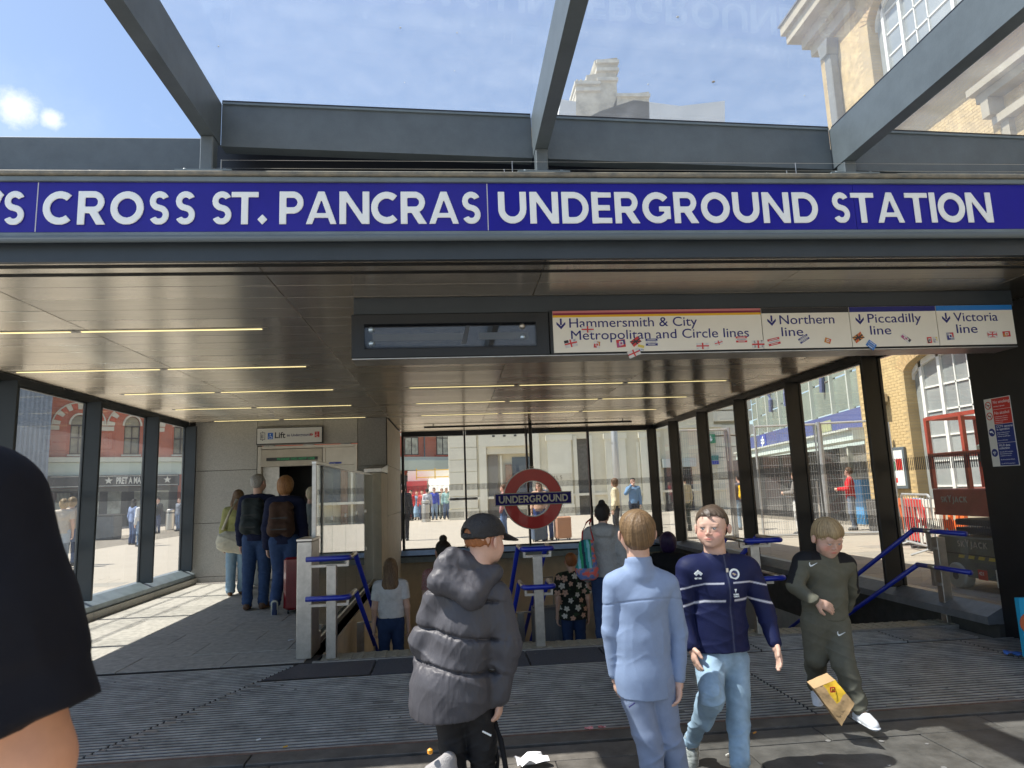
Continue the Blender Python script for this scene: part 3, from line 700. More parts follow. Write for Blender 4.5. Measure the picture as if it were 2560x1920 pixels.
MB().box((-3.58, YW + .1, 0), (-3.28, YW + .14, 2.07)).build('door', m_ss_dull, lf)
MB().tube([(-3.4, YW + 1.66, .95), (-2.55, YW + 1.66, .95)], .02, 8).build('grab_rail', m_ss, lf)

# 'Lift' sign
ls = empty('lift_sign', (-3.05, YW - .05, 2.65), label='white sign above the lift reading Lift to Underground', cat='sign')
m_white = mat('sign_white', (.78, .77, .72), .45, var=.03); m_txt = mat('sign_blue', (.012, .012, .12), .5); m_red = mat('sign_red', (.62, .04, .03), .4)
MB().box((-3.66, YW - .10, 2.485), (-2.44, YW - .012, 2.80), bev=.004).build('sign_box', m_black, ls)
MB().box((-3.645, YW - .106, 2.50), (-2.455, YW - .1005, 2.785)).build('sign_face', m_white, ls)
yy = YW - .107
text('Lift', .155, mat('sign_black', (.02, .02, .03), .5), ls, (-3.33, yy, 2.60), off=.0025, name='lettering'); text('to Underground', .068, m_txt, ls, (-3.10, yy, 2.625), off=.001, sx=.97, name='lettering')
MB().box((-3.45, yy - .002, 2.58), (-3.355, yy, 2.70)).build('wheelchair_symbol_panel', mat('wc_blue', (.02, .15, .60), .4), ls)
m = MB().lathe((-3.405, yy - .004, 2.672), [(.010, 0), (.010, .002)], 10, axis='y'); m.tube([(-3.405, yy - .004, 2.66), (-3.405, yy - .004, 2.63), (-3.38, yy - .004, 2.63), (-3.37, yy - .004, 2.60)], .004, 5)
m.tube([(-3.402 + .028 * math.cos(a), yy - .004, 2.618 + .028 * math.sin(a)) for a in np.linspace(2.2, 6.3, 12)], .003, 5); m.build('wheelchair_symbol', m_letter, ls)
m = MB()
for a, b, c, d in ((-3.59, 2.575, -3.50, 2.583), (-3.59, 2.70, -3.50, 2.708), (-3.59, 2.575, -3.583, 2.708), (-3.507, 2.575, -3.50, 2.708)): m.box((a, yy - .002, b), (c, yy, d))
for x in (-3.565, -3.54): m.box((x - .006, yy - .002, 2.60), (x + .006, yy, 2.66)); m.box((x - .005, yy - .002, 2.665), (x + .005, yy, 2.678))
m.prism([(-3.56, 2.715), (-3.53, 2.715), (-3.545, 2.73)], yy - .002, yy).prism([(-3.56, 2.568), (-3.53, 2.568), (-3.545, 2.553)], yy - .002, yy)
m.build('lift_symbol', mat('sign_black'), ls)
m = MB().lathe((-2.645, yy - .002, 2.648), [(.023, 0), (.023, .002)], 18, axis='y').build('roundel_symbol', m_red, ls)
MB().lathe((-2.645, yy - .003, 2.648), [(.014, 0), (.014, .001)], 18, axis='y').build('roundel_symbol', m_white, ls); MB().box((-2.675, yy - .0045, 2.642), (-2.615, yy - .003, 2.654)).build('roundel_symbol', m_red, ls)
MB().box((-2.585, yy - .002, 2.595), (-2.50, yy, 2.70)).build('exit_panel', m_red, ls); text('C', .075, m_letter, ls, (-2.572, yy - .003, 2.605), name='lettering'); text('Exit', .022, m_letter, ls, (-2.563, yy - .003, 2.678), name='lettering')

# ------------------------------------------------------------------ balustrade and handrails
bal = empty('balustrade', (-1.4, 9.5, 0), label='tall clear glass balustrade in a steel frame between hall and stairs', cat='balustrade')
MB().box((-1.475, 6.76, 0), (-1.335, 7.12, 1.055), bev=.006).build('end_post', m_ss_dull, bal)
MB().box((-1.48, 6.75, 1.057), (-1.33, 7.13, 1.085), bev=.006).build('post_cap', m_ss, bal)
MB().box((-1.42, 7.16, .01), (-1.38, 7.20, 1.80)).build('frame', m_ss_dull, bal)
MB().box((-1.425, 7.16, 1.80), (-1.375, 12.24, 1.83), bev=.004).build('top_rail', m_ss, bal)
MB().box((-1.43, 7.13, 0), (-1.34, 7.24, .17), bev=.004).build('shoe', m_ss, bal)
MB().box((-1.42, 7.20, 0), (-1.38, 12.24, .06), bev=.004).build('bottom_rail', m_ss_dull, bal)
ysb = np.linspace(7.2, 12.23, 6)
for a, b in zip(ysb[:-1], ysb[1:]):
    MB().box((-1.406, a + .006, .06), (-1.394, b - .006, 1.80)).build('glass_pane', g_bal, bal)
for y in ysb[1:-1]:
    for zz in (.62, 1.2): MB().box((-1.42, y - .03, zz), (-1.38, y + .03, zz + .05), bev=.004).build('glass_clamp', m_ss, bal)

def rail_set(x0, x1, yf, label, drop, mirror=False, kink=7.25, xpost=None, frontbar=True, ends=None):
    r = empty('handrail', ((x0 + x1) / 2, 6.75, 0), label=label, cat='handrail', group='blue handrails of the stairs')
    xp = xpost if xpost is not None else (x0 + x1) / 2
    MB().box((xp - .045, 6.715, 0), (xp + .045, 6.80, .835), bev=.004).build('post', m_ss_dull, r)
    R = .024
    for zr in (.90, .545):
        # bracket
        m = MB()
        if frontbar:
            m.box((x0 + .01, 6.735, zr - .083), (x1 - .01, 6.775, zr - .060), 0)
            for x in ((x1 - .02,) if len(drop) == 1 else (x0 + .02, x1 - .02)): m.box((x - .012, 6.735, zr - .06), (x + .012, 6.775, zr - .018), 0)
        else:
            m.box((x0 - .012, 6.735, zr - .16), (x0 + .012, 6.775, zr - .015)); m.box((min(x0, xp) - .01, 6.735, zr - .185), (max(x0, xp) + .01, 6.775, zr - .16))
        m.build('bracket', m_ss_dull, r)
        if frontbar:
            c = .045
            if len(drop) == 1: pts = [(x0, yf, zr), (x1 - c, yf, zr), (x1 - c * .3, yf + c * .3, zr), (x1, yf + c, zr), (x1, yf + c + .03, zr)]
            else: pts = [(x0, yf + c + .03, zr), (x0, yf + c, zr), (x0 + c * .3, yf + c * .3, zr), (x0 + c, yf, zr), (x1 - c, yf, zr), (x1 - c * .3, yf + c * .3, zr), (x1, yf + c, zr), (x1, yf + c + .03, zr)]
            MB().tube(pts, R, 12).build('rail', m_blue, r, smooth=True)
        for x in drop:
            y1 = kink; ya = (yf + .045 + .03) if frontbar else yf
            if frontbar: MB().tube([(x, ya, zr), (x, y1, zr)], R - .002, 12).build('joint_sleeve', m_ss, r, smooth=True)
            else:
                MB().tube([(x, yf, zr), (x, y1, zr)], R, 12).build('rail', m_blue, r, smooth=True); MB().tube([(x, 6.70, zr), (x, 6.80, zr)], R + .002, 12).build('joint_sleeve', m_ss_dull, r, smooth=True)
            L = 6.0; MB().tube([(x, y1 - .004, zr), (x, y1 + L, zr - L * .516)], R, 12).build('rail', m_blue, r, smooth=True)
            # lower supports
            for yy_ in (8.75, 10.55, 12.3):
                zz = zr - (yy_ - y1) * .516
                MB().tube([(x, yy_, zz - R), (x, yy_, zz - .10), (xp, yy_, zz - .10)], .012, 6).build('bracket', m_ss_dull, r)
    for yy_ in (8.75, 10.55, 12.3):
        zt_ = .90 - (yy_ - kink) * .516 - .10
        MB().box((xp - .04, yy_ - .03, zt_ - .85), (xp + .04, yy_ + .03, zt_)).build('post', m_ss_dull, r)
    return r
rail_set(-1.37, -.985, 6.66, 'blue double handrail starting beside the glass balustrade at the left of the stairs', (-.985,), xpost=-1.15, kink=7.12)
rail_set(.645, .935, 6.70, 'blue looped double handrail on a steel post in the middle of the stairs', (.645, .935), kink=7.15)
rail_set(2.80, 3.13, 6.50, 'blue looped double handrail on a steel post behind the boy in the navy jacket', (2.80, 3.13), kink=7.05, xpost=2.95)
rail_set(4.80, 4.80, 6.23, 'blue double handrail at the right edge of the stairs before the black pier', (4.80,), kink=6.98, xpost=4.90, frontbar=False)

# ------------------------------------------------------------------ hanging roundel
YRo = 15.1
ro = empty('roundel_sign', (1.74, YRo, 2.0), label='big red ring and blue bar sign reading UNDERGROUND hung from the ceiling over the stairs', cat='sign')
k = YRo / 8.0; cz = 1.46 + (1.36 - 1.46) * k; cxr = .915 * k
m_rr = mat('roundel_red', (.72, .014, .012), .35, var=.05, coat=.3); m_rim = mat('roundel_rim', (.42, .40, .38), .35, metal=.7)
Ro, Ri = .36 * k * .965, .197 * k * 1.0
MB().lathe((cxr, YRo, cz), [(Ri, -.055), (Ro, -.055), (Ro, .055), (Ri, .055), (Ri, -.055)], 72, axis='y')
def ring(r0, r1, y0, y1, m, name):
    n = 72; mb = MB(); vs = []; fs = []
    for j in range(n):
        a = 2 * PI * j / n
        for (r_, y_) in ((r0, y0), (r1, y0), (r1, y1), (r0, y1)): vs.append((cxr + r_ * math.cos(a), y_, cz + r_ * math.sin(a)))
    for j in range(n):
        b = j * 4; c = ((j + 1) % n) * 4
        for q in range(4): fs.append((b + q, b + (q + 1) % 4, c + (q + 1) % 4, c + q))
    mb.add(vs, fs).build(name, m, ro, autosm=True)
ring(Ri + .018, Ro - .018, YRo - .058, YRo + .058, m_rr, 'ring'); ring(Ro - .018, Ro, YRo - .064, YRo + .064, m_rim, 'rim'); ring(Ri, Ri + .018, YRo - .064, YRo + .064, m_rim, 'rim')
bw_, bh = .445 * k, .0715 * k
MB().box((cxr - bw_, YRo - .095, cz - bh), (cxr + bw_, YRo + .095, cz + bh), bev=.008).build('bar', m_rim, ro)
MB().box((cxr - bw_ + .018, YRo - .0985, cz - bh + .018), (cxr + bw_ - .018, YRo - .0955, cz + bh - .018)).build('bar_face', m_enamel, ro)
word('UNDERGROUND', cxr - bw_ * .90, cxr + bw_ * .90, cz - bh * .60, YRo - .099, bh * 1.18, m_letter, ro, th=.004, vox=.0045)
MB().tube([(cxr, YRo, cz + Ro - .01), (cxr, YRo, ZC)], .038, 12).build('pole', mat('pole_paint', (.09, .09, .09), .5), ro, smooth=True)
MB().tube([(cxr, YRo, cz + Ro + .05), (cxr, YRo, cz + Ro + .01)], .05, 12).build('pole_collar', m_ss_dull, ro, smooth=True)

# ------------------------------------------------------------------ direction sign
YS = 5.10
dsn = empty('direction_sign', (2, YS, 2.65), label='long hanging sign box with arrows to four Underground lines, covered in stickers', cat='sign')
MB().box((-.72, YS + .03, 2.815), (4.64, YS + .20, ZC - .0015), bev=.004).build('hanger_box', m_steel, dsn)
MB().box((-.735, YS + .012, 2.475), (.765, YS + .26, 2.815), bev=.006).build('camera_box', m_black, dsn)
MB().box((.768, YS + .006, 2.478), (4.60, YS + .24, 2.823), bev=.003).build('sign_box', m_black, dsn)
MB().box((-.73, YS + .0, 2.462), (4.60, YS + .25, 2.474), bev=.003).build('bottom_trim', m_ss_dull, dsn)
MB().box((-.64, YS + .002, 2.545), (.66, YS + .011, 2.735)).build('window_rim', mat('gloss_black', (.012, .013, .016), .08), dsn)
m_mir = mat('dark_mirror', (.10, .11, .12), .03, metal=.9)
MB().box((-.63, YS - .001, 2.555), (.65, YS + .0015, 2.725)).build('dark_window', mat('smoked_glass', (.006, .007, .010), .04, coat=1), dsn)
for (a, b) in ((-.575, .10), (.22, .60)): MB().box((a, YS - .004, 2.60), (b, YS - .0015, 2.655)).build('display_screen', mat('screen_grey', (.115, .13, .15), .15, var=.1, vscale=3), dsn)
MB().prism([(.085, 2.57), (.125, 2.57), (.155, 2.71), (.125, 2.71)], YS - .006, YS - .0015).build('screen_bracket', mat('bracket_grey', (.06, .065, .075), .3), dsn)
m_dome = mat('dome', (.45, .58, .72), .08, metal=.7)
for x, zz in ((-.585, 2.69), (-.583, 2.585), (.555, 2.70), (.555, 2.615)):
    MB().lathe((x, YS - .002, zz), [(.002, -.024), (.012, -.022), (.020, -.014), (.024, -.004), (.025, .002)], 14, axis='y').build('camera_dome', m_dome if x < 0 or zz < 2.65 else m_ss_dull, dsn, smooth=True)
def sx5(px): return at(px, 830, YS).x
m_cream = mat('sign_cream', (.86, .82, .72), .5, var=.03, vscale=5)
xsn = [sx5(1382), sx5(1906), sx5(2127), sx5(2345), sx5(2538)]
cols = [None, (.012, .012, .015), (.006, .010, .16), (.02, .20, .60)]
panels = []
for i in range(4):
    p = MB().box((xsn[i] + .003, YS - .004, 2.487), (xsn[i + 1] - .003, YS + .005, 2.815)).build('sign_panel', m_cream, dsn)
    if i: MB().box((xsn[i] + .003, YS - .006, 2.772), (xsn[i + 1] - .003, YS - .0045, 2.814)).build('line_stripe', mat('line_%d' % i, cols[i], .4), dsn)
for zz, c in ((2.797, (.60, .20, .20)), (2.780, (.22, .012, .05)), (2.763, (.80, .46, .02))):
    MB().box((xsn[0] + .003, YS - .006, zz), (xsn[1] - .003, YS - .0045, zz + .017)).build('line_stripe', mat('stripe_%d' % int(zz * 1000), c, .4), dsn)
m_nav = mat('sign_navy', (.012, .012, .16), .5)
def arrow(x, z, s=.062):
    m = MB(); y0, y1 = YS - .006, YS - .0042; t = s * .16
    m.prism([(x - t, z - s * .2), (x + t, z - s * .2), (x + t, z + s), (x - t, z + s)], y0, y1)
    m.prism([(x, z - s), (x + s * .82, z - s * .1), (x + s * .82, z + s * .38), (x, z - s * .42)], y0 - .0002, y1)
    m.prism([(x, z - s), (x - s * .82, z - s * .1), (x - s * .82, z + s * .38), (x, z - s * .42)], y0 - .0004, y1)
    m.build('arrow', m_nav, dsn)
def lt(s, px0, px1, z, sz=.118):
    x0, x1 = sx5(px0), sx5(px1); o = text(s, sz, m_nav, dsn, (0, 0, 0), off=0)
    xs_ = [v.co.x for v in o.data.vertices]; wd = max(xs_) - min(xs_); k_ = (x1 - x0) / wd
    o.matrix_basis = Matrix.Translation((x0 - min(xs_) * k_, YS - .0055, z)) @ Matrix.Rotation(PI / 2, 4, 'X') @ Matrix.Diagonal((k_, 1, 1, 1)); return o
arrow(sx5(1403), 2.712, .042); lt('Hammersmith & City', 1424, 1744, 2.682, .106); lt('Metropolitan and Circle lines', 1427, 1871, 2.585, .106)
arrow(sx5(1931), 2.712, .042); lt('Northern', 1951, 2088, 2.682, .106); lt('line', 1953, 2007, 2.585, .106)
arrow(sx5(2152), 2.712, .042); lt('Piccadilly', 2172, 2306, 2.682, .106); lt('line', 2175, 2227, 2.585, .106)
arrow(sx5(2369), 2.712, .042); lt('Victoria', 2388, 2498, 2.682, .106); lt('line', 2391, 2443, 2.585, .106)
# stickers
sc_ = {k_: mat('sticker_' + k_, v, .5, var=.15, vscale=60) for k_, v in dict(w=(.72, .70, .68), r=(.62, .05, .05), n=(.03, .04, .22), o=(.62, .25, .05), b=(.05, .22, .62), p=(.45, .10, .25), k=(.03, .03, .04), y=(.75, .60, .12), g=(.35, .36, .42)).items()}
def sticker(px, py, w_, h_, ang, base, fn=None):
    p = at(px, py, YS - .0075); st = MB(); T = Matrix.Translation((p.x, YS - .0075, p.z)) @ Matrix.Rotation(-R_(ang), 4, 'Y')
    lay = [0]; mats_ = [sc_[base]]
    st.box((-w_ / 2, 0, -h_ / 2), (w_ / 2, .0008, h_ / 2), 0, M=T)
    def q(x0, z0, x1, z1, c, l=1):
        if sc_[c] not in mats_: mats_.append(sc_[c])
        st.box((x0 * w_ / 2, -.0004 * l, z0 * h_ / 2), (x1 * w_ / 2, 0.0002, z1 * h_ / 2), mats_.index(sc_[c]), M=T)
    def dg(x0, z0, x1, z1, t, c, l=1):
        if sc_[c] not in mats_: mats_.append(sc_[c])
        a = Vector((x0 * w_ / 2, 0, z0 * h_ / 2)); b = Vector((x1 * w_ / 2, 0, z1 * h_ / 2)); d = (b - a).normalized(); nn = Vector((-d.z, 0, d.x)) * t
        y = -.0004 * l - .0001; st.add([T @ (v + Vector((0, y, 0))) for v in (a - nn, b - nn, b + nn, a + nn)], [(0, 1, 2, 3)], mats_.index(sc_[c]))
    if fn: fn(q, dg)
    st.build('sticker', mats_, dsn)
def cross(q, dg): q(-.12, -1, .12, 1, 'r', 1); q(-1, -.2, 1, .2, 'r', 2)
def crossk(q, dg): cross(q, dg); q(-1, .3, -.3, 1, 'k', 3); q(.5, .4, .8, .8, 'g', 3)
def union(q, dg): dg(-1, -1, 1, 1, .004, 'r', 1); dg(-1, 1, 1, -1, .004, 'k', 2); q(-.14, -1, .14, 1, 'k', 3); q(-1, -.2, 1, .2, 'k', 4)
def unionr(q, dg): dg(-1, -1, 1, 1, .007, 'w', 1); dg(-1, 1, 1, -1, .007, 'w', 2); q(-.22, -1, .22, 1, 'w', 3); q(-1, -.3, 1, .3, 'w', 4); q(-.12, -1, .12, 1, 'r', 5); q(-1, -.18, 1, .18, 'r', 6)
def bands(c):
    def f(q, dg): q(-1, .35, 1, .95, c, 1); q(-1, -.95, 1, -.35, c, 1); q(-.7, .55, .7, .72, 'w', 2); q(-.6, -.72, .6, -.55, 'w', 2); q(-.8, -.12, .8, .1, 'g', 1)
    return f
def blotch(a, b):
    def f(q, dg): q(-.9, -.9, 0, .2, a, 1); q(0, -.3, .9, .9, b, 2); q(-.4, -.5, .5, .6, 'w', 3); q(-.2, -.3, .3, .3, a, 4)
    return f
S_ = lambda x, y, x0=1360, y0=740, k=600 / 2212: (x0 + x * k, y0 + y * k)
S2 = lambda x, y: (1940 + x * 620 / 2212, 740 + y * 620 / 2212)
for (c, w_, h_, a, b, f) in ((S_(402, 308), .095, .050, 0, 'w', cross), (S_(248, 436), .098, .060, 12, 'w', crossk), (S_(488, 448), .052, .055, -8, 'w', blotch('r', 'o')), (S_(710, 437), .07, .06, 5, 'r', blotch('p', 'n')),
                              (S_(845, 420), .075, .05, 35, 'r', union), (S_(830, 525), .100, .055, 22, 'w', cross), (S_(992, 425), .095, .058, 0, 'w', bands('n')), (S_(895, 462), .05, .02, -15, 'y', None), (S_(895, 495), .04, .018, -10, 'w', blotch('b', 'g')),
                              (S_(1463, 460), .10, .05, 0, 'w', cross), (S_(1610, 430), .065, .035, 15, 'w', cross), (S_(1820, 400), .09, .05, 0, 'w', bands('r')), (S_(1975, 445), .10, .062, 0, 'w', cross), (S_(2120, 420), .10, .058, 12, 'w', bands('r')),
                              (S2(248, 382), .088, .045, 30, 'w', bands('n')), (S2(462, 398), .050, .040, -20, 'o', blotch('o', 'r')), (S2(735, 370), .085, .055, 32, 'o', unionr if False else union), (S2(850, 437), .075, .055, -38, 'b', bands('b')),
                              (S2(1160, 378), .09, .04, -42, 'w', blotch('p', 'k')), (S2(1370, 393), .038, .050, 3, 'r', blotch('k', 'r')), (S2(1422, 390), .036, .05, 0, 'w', blotch('g', 'y')), (S2(1555, 358), .062, .062, 3, 'g', blotch('n', 'r')), (S2(1930, 343), .082, .048, 0, 'r', unionr), (S2(2057, 338), .065, .045, 3, 'r', blotch('o', 'r'))):
    sticker(c[0], c[1], w_, h_, a, b, f)
for ch, dx, dz in (('S', -.035, .010), ('T', .022, .014), ('F', -.033, -.028), ('C', .026, -.024)):
    p = at(*S_(1975, 445), YS - .0075); text(ch, .026, sc_['k'], dsn, (p.x + dx, YS - .0095, p.z + dz), name='lettering')

# ------------------------------------------------------------------ safety notice on the pier
XP = XR - .0525
pn = empty('safety_notice', (XP, 5.8, 1.8), label='tall red and blue notice on the black pier about smoking, alcohol, CCTV and Wi-Fi', cat='notice')
ya, yb_, z0, z1 = 5.955, 5.655, 1.515, 2.135
MB().box((XP - .006, yb_, z0), (XP, ya, z1)).build('notice_board', m_white, pn)
def nq(u0, v0, u1, v1, m, nm='panel', l=1):
    # u from left (far edge) to right, v from top
    Y0, Y1 = ya + (yb_ - ya) * u0, ya + (yb_ - ya) * u1; Z1, Z0 = z1 + (z0 - z1) * v0, z1 + (z0 - z1) * v1
    MB().box((XP - .006 - .0006 * l, Y1, Z0), (XP - .0059, Y0, Z1)).build(nm, m, pn)
def ntx(s, u, v, sz): text(s, sz, m_letter, pn, (XP - .0068, ya + (yb_ - ya) * u, z1 + (z0 - z1) * v), rot=(PI / 2, 0, -PI / 2), name='lettering', ext=.0003)
m_nb = mat('notice_blue', (.012, .03, .20), .45)
nq(.30, .01, .99, .17, m_red); nq(.30, .175, .99, .385, m_red); nq(.30, .39, .99, .66, m_nb); nq(.30, .665, .99, .99, m_nb)
ntx('No smoking', .35, .085, .038); ntx('Including e-cigarettes', .35, .135, .015); ntx('No alcohol', .35, .245, .038)
for i, s in enumerate(('Intoxicated persons will not be', 'allowed to travel. Consumption', 'of alcohol is not permitted on', 'trains and stations.')): ntx(s, .35, .285 + i * .028, .0115)
ntx('CCTV cameras', .35, .44, .030); ntx('in operation', .35, .48, .030)
for i, s in enumerate(('Images are being monitored', 'for the purpose of crime', 'prevention and public safety.', '', 'For more information')): ntx(s, .35, .52 + i * .028, .0125)
ntx('Wi-Fi data', .35, .715, .030); ntx('collection', .35, .755, .030)
for i, s in enumerate(('We collect Wi-Fi connection', 'data at this station to help', 'us improve our services.', '', 'We will not identify individuals.', '', 'Turn off Wi-Fi on your device')): ntx(s, .35, .80 + i * .028, .0125)
def disc(u, v, r, m, nm, ax=0):
    Y0 = ya + (yb_ - ya) * u; Z0 = z1 + (z0 - z1) * v; MB().lathe((XP - .006, Y0, Z0), [(r, -.0012 - ax * .0006), (r, 0)], 24, axis='x').build(nm, m, pn); return Y0, Z0
for v in (.10, .26):
    Y0, Z0 = disc(.15, v, .036, m_red, 'prohibition_symbol'); disc(.15, v, .028, m_white, 'prohibition_symbol', 1)
    MB().tube([(XP - .0085, Y0 + .024, Z0 + .024), (XP - .0085, Y0 - .024, Z0 - .024)], .003, 5).build('prohibition_symbol', m_red, pn)
    MB().box((XP - .0085, Y0 - .018, Z0 - .004), (XP - .0075, Y0 + .016, Z0 + .004)).build('symbol', mat('sign_black'), pn)
for v in (.50, .80):
    Y0, Z0 = disc(.15, v, .036, m_nb, 'round_symbol')
    m = MB()
    if v < .6: m.box((XP - .009, Y0 - .01, Z0 - .002), (XP - .0078, Y0 + .022, Z0 + .014), M=None).tube([(XP - .0085, Y0 - .01, Z0 + .004), (XP - .0085, Y0 - .02, Z0 - .012)], .004, 5)
    else:
        for r in (.008, .016, .024): m.tube([(XP - .0085, Y0 + r * math.cos(a), Z0 - .014 + r * math.sin(a)) for a in np.linspace(.7, 2.44, 8)], .0022, 5)
        m.lathe((XP - .0085, Y0, Z0 - .016), [(.004, -.001), (.004, 0)], 8, axis='x')
    m.build('symbol', m_letter, pn)
# ------------------------------------------------------------------ buildings outside
def brickmat(name, c1, c2, cm, sx, sz, axis='x', bump=.3):
    m = bpy.data.materials.new(name); m.use_nodes = True; n = m.node_tree; L = n.links; b = n.nodes['Principled BSDF']; b.inputs['Roughness'].default_value = .85
    t = n.nodes.new('ShaderNodeTexCoord'); sp = n.nodes.new('ShaderNodeSeparateXYZ'); L.new(t.outputs['Object'], sp.inputs[0])
    cb = n.nodes.new('ShaderNodeCombineXYZ'); L.new(sp.outputs[{'x': 0, 'y': 1}[axis]], cb.inputs[0]); L.new(sp.outputs[2], cb.inputs[1])
    br = n.nodes.new('ShaderNodeTexBrick'); br.inputs['Scale'].default_value = 1; br.inputs['Brick Width'].default_value = sx; br.inputs['Row Height'].default_value = sz; br.inputs['Mortar Size'].default_value = .008; br.inputs['Mortar Smooth'].default_value = .2
    br.inputs['Color1'].default_value = (*c1, 1); br.inputs['Color2'].default_value = (*c2, 1); br.inputs['Mortar'].default_value = (*cm, 1); L.new(cb.outputs[0], br.inputs['Vector'])
    nz = n.nodes.new('ShaderNodeTexNoise'); nz.inputs['Scale'].default_value = 1.1; nz.inputs['Detail'].default_value = 8; L.new(t.outputs['Object'], nz.inputs['Vector'])
    mr = n.nodes.new('ShaderNodeMapRange'); mr.inputs['From Min'].default_value = .3; mr.inputs['From Max'].default_value = .7; mr.inputs['To Min'].default_value = .80; mr.inputs['To Max'].default_value = 1.12; L.new(nz.outputs['Fac'], mr.inputs[0])
    mx = n.nodes.new('ShaderNodeMix'); mx.data_type = 'RGBA'; mx.blend_type = 'MULTIPLY'; mx.inputs['Factor'].default_value = 1; L.new(br.outputs['Color'], mx.inputs['A']); L.new(mr.outputs[0], mx.inputs['B']); L.new(mx.outputs['Result'], b.inputs['Base Color'])
    bp = n.nodes.new('ShaderNodeBump'); bp.inputs['Strength'].default_value = bump; bp.inputs['Distance'].default_value = .01; bp.invert = True; L.new(br.outputs['Fac'], bp.inputs['Height']); L.new(bp.outputs[0], b.inputs['Normal']); return m
m_cr = mat('cream_stucco', (.72, .66, .50), .85, var=.06, vscale=.8, bump=.02)
m_cr2 = mat('cream_stucco_b', (.80, .75, .60), .85, var=.05, vscale=.8)
m_dk = mat('dark_opening', (.05, .05, .05), .6, var=.3, vscale=2)
m_wg = mat('window_dark_glass', (.10, .12, .12), .08, spec=.8, coat=.6, col2=(.30, .30, .24), vscale=1.1)
# --- cream station frontage across the back
YC = 38
cf = empty('cream_building', (6, YC, 0), label='cream stucco station building with pilasters and a tall doorway seen through the back window', cat='building')
def cb_(x0, x1, z0, z1, dy=0., m=m_cr, name='wall', depth=None, bev=0.):
    return MB().box((x0, YC - dy, z0), (x1, YC + (depth or .4), z1), bev=bev).build(name, m, cf)
cb_(1.35, 1.76, 0, 3.86); cb_(4.46, 5.2, 0, 3.86); cb_(1.35, 5.2, 3.861, 9); cb_(5.2, 6.9, 0, 9); cb_(6.9, 7.6, 4.2, 9); cb_(7.6, 14.9, 0, 9)
for i in range(13):
    cb_(-.22, 1.33, .6 + i * .66, .6 + (i + 1) * .66 - .03, .10, m_cr2, 'quoin_stone', bev=.01)
cb_(-.20, 1.32, 0.02, 9, .05, m_cr); cb_(-.27, 1.38, 0, .56, .14, m_cr2, 'plinth')
cb_(1.45, 1.85, 0, 3.9, .14, m_cr2, 'door_surround'); cb_(4.38, 4.80, 0, 3.9, .14, m_cr2, 'door_surround'); cb_(1.45, 4.8, 3.901, 4.54, .16, m_cr2, 'lintel')
for i in range(4): cb_(2.2 + i * .6, 2.35 + i * .6, 4.42, 4.52, .19, m_dk, 'keystone_slot')
cb_(1.87, 4.36, 3.48, 3.88, .02, m_cr, 'lintel')
cb_(1.9, 4.4, 0, 3.6, -.55, m_dk, 'doorway', depth=.9)
MB().box((1.95, YC + .25, 0), (2.5, YC + .3, 3.45)).build('door_panel', mat('dull_panel', (.22, .20, .17), .5), cf)
MB().box((2.62, YC + .15, 0), (2.72, YC + .25, 3.4)).build('door_frame', m_cr2, cf)
MB().box((2.9, YC + .1, 0), (3.25, YC + .3, 2.9)).build('brick_pillar', brickmat('brown_brick', (.25, .14, .08), (.30, .17, .09), (.35, .3, .25), .225, .075), cf)
MB().box((3.3, YC + .3, 1.2), (4.36, YC + .35, 3.3)).build('glazing', mat('blue_glass', (.06, .08, .11), .1, coat=.5), cf)
for (a, b) in ((5.24, 6.58), (8.5, 9.66), (10.5, 11.6)):
    cb_(a, b, 0, 4.12, .16, m_cr2, 'pilaster'); cb_(a - .08, b + .08, 4.121, 4.42, .22, m_cr2, 'capital'); cb_(a - .05, b + .05, 0, .6, .2, m_cr2, 'plinth')
cb_(6.92, 7.58, 0, 4.19, -.3, mat('grey_brick', (.16, .15, .13), .9, var=.3, vscale=8), 'recess', depth=.5)
for (a, b, z0, z1) in ((6.7, 6.92, 0, 4.35), (7.58, 7.8, 0, 4.35), (10.3, 10.45, 0, 3.9)): cb_(a, b, z0, z1, .06, m_cr2, 'trim')
cb_(-.3, 15.3, 4.6, 4.75, .12, m_cr2, 'string_course'); cb_(-.3, 15.4, 1.05, 1.18, .10, m_cr2, 'string_course')
for z_ in (1.7, 2.3, 2.9, 3.5, 4.15, 4.95, 5.6): MB().box((14.9, YC - .03, z_), (17.2, YC + .35, z_ + .6 - .03), bev=.01).build('quoin_stone', m_cr2, cf)
cb_(14.9, 17.2, 0, 1.66, .03, m_cr2, 'wall')
for z_ in (1.9, 2.5): pass
MB().box((-.22, YC + .39, 0), (17.2, YC + 14, 9)).build('building_mass', m_cr, cf)
text('RAILS', .30, mat('letter_brown', (.12, .09, .06), .6), cf, (5.05, YC - .19, 1.98), spacing=1.35, name='lettering')
MB().box((5.9 - .9, YC - .18, 1.9), (6.55, YC - .165, 2.3)).build('name_board', mat('pale_board', (.66, .60, .46), .7), cf)
# shopfront low on the right part
cb_(11.8, 14.6, 0, 3.0, -.02, m_dk, 'shopfront', depth=.2) if False else None
MB().box((11.8, YC - .06, 0), (13.4, YC - .01, 2.4)).build('shop_opening', m_dk, cf); MB().box((11.7, YC - .3, 2.42), (13.6, YC - .02, 2.9)).build('shop_canopy', mat('canopy_glass_pale', (.60, .66, .62), .4), cf)
dp = MB().tube([(8.13, 34, 0), (8.13, 34, 4.2), (8.13, 34, 7.5)], .17, 16).build('lamp_column', mat('galvanised', (.50, .51, .52), .4, metal=.5), None, smooth=True, label='thick pale metal column standing before the cream wall at the right', category='column')
MB().tube([(8.13, 34, 3.6), (8.13, 34, 3.66)], .19, 16).build('collar', m_ss, dp)

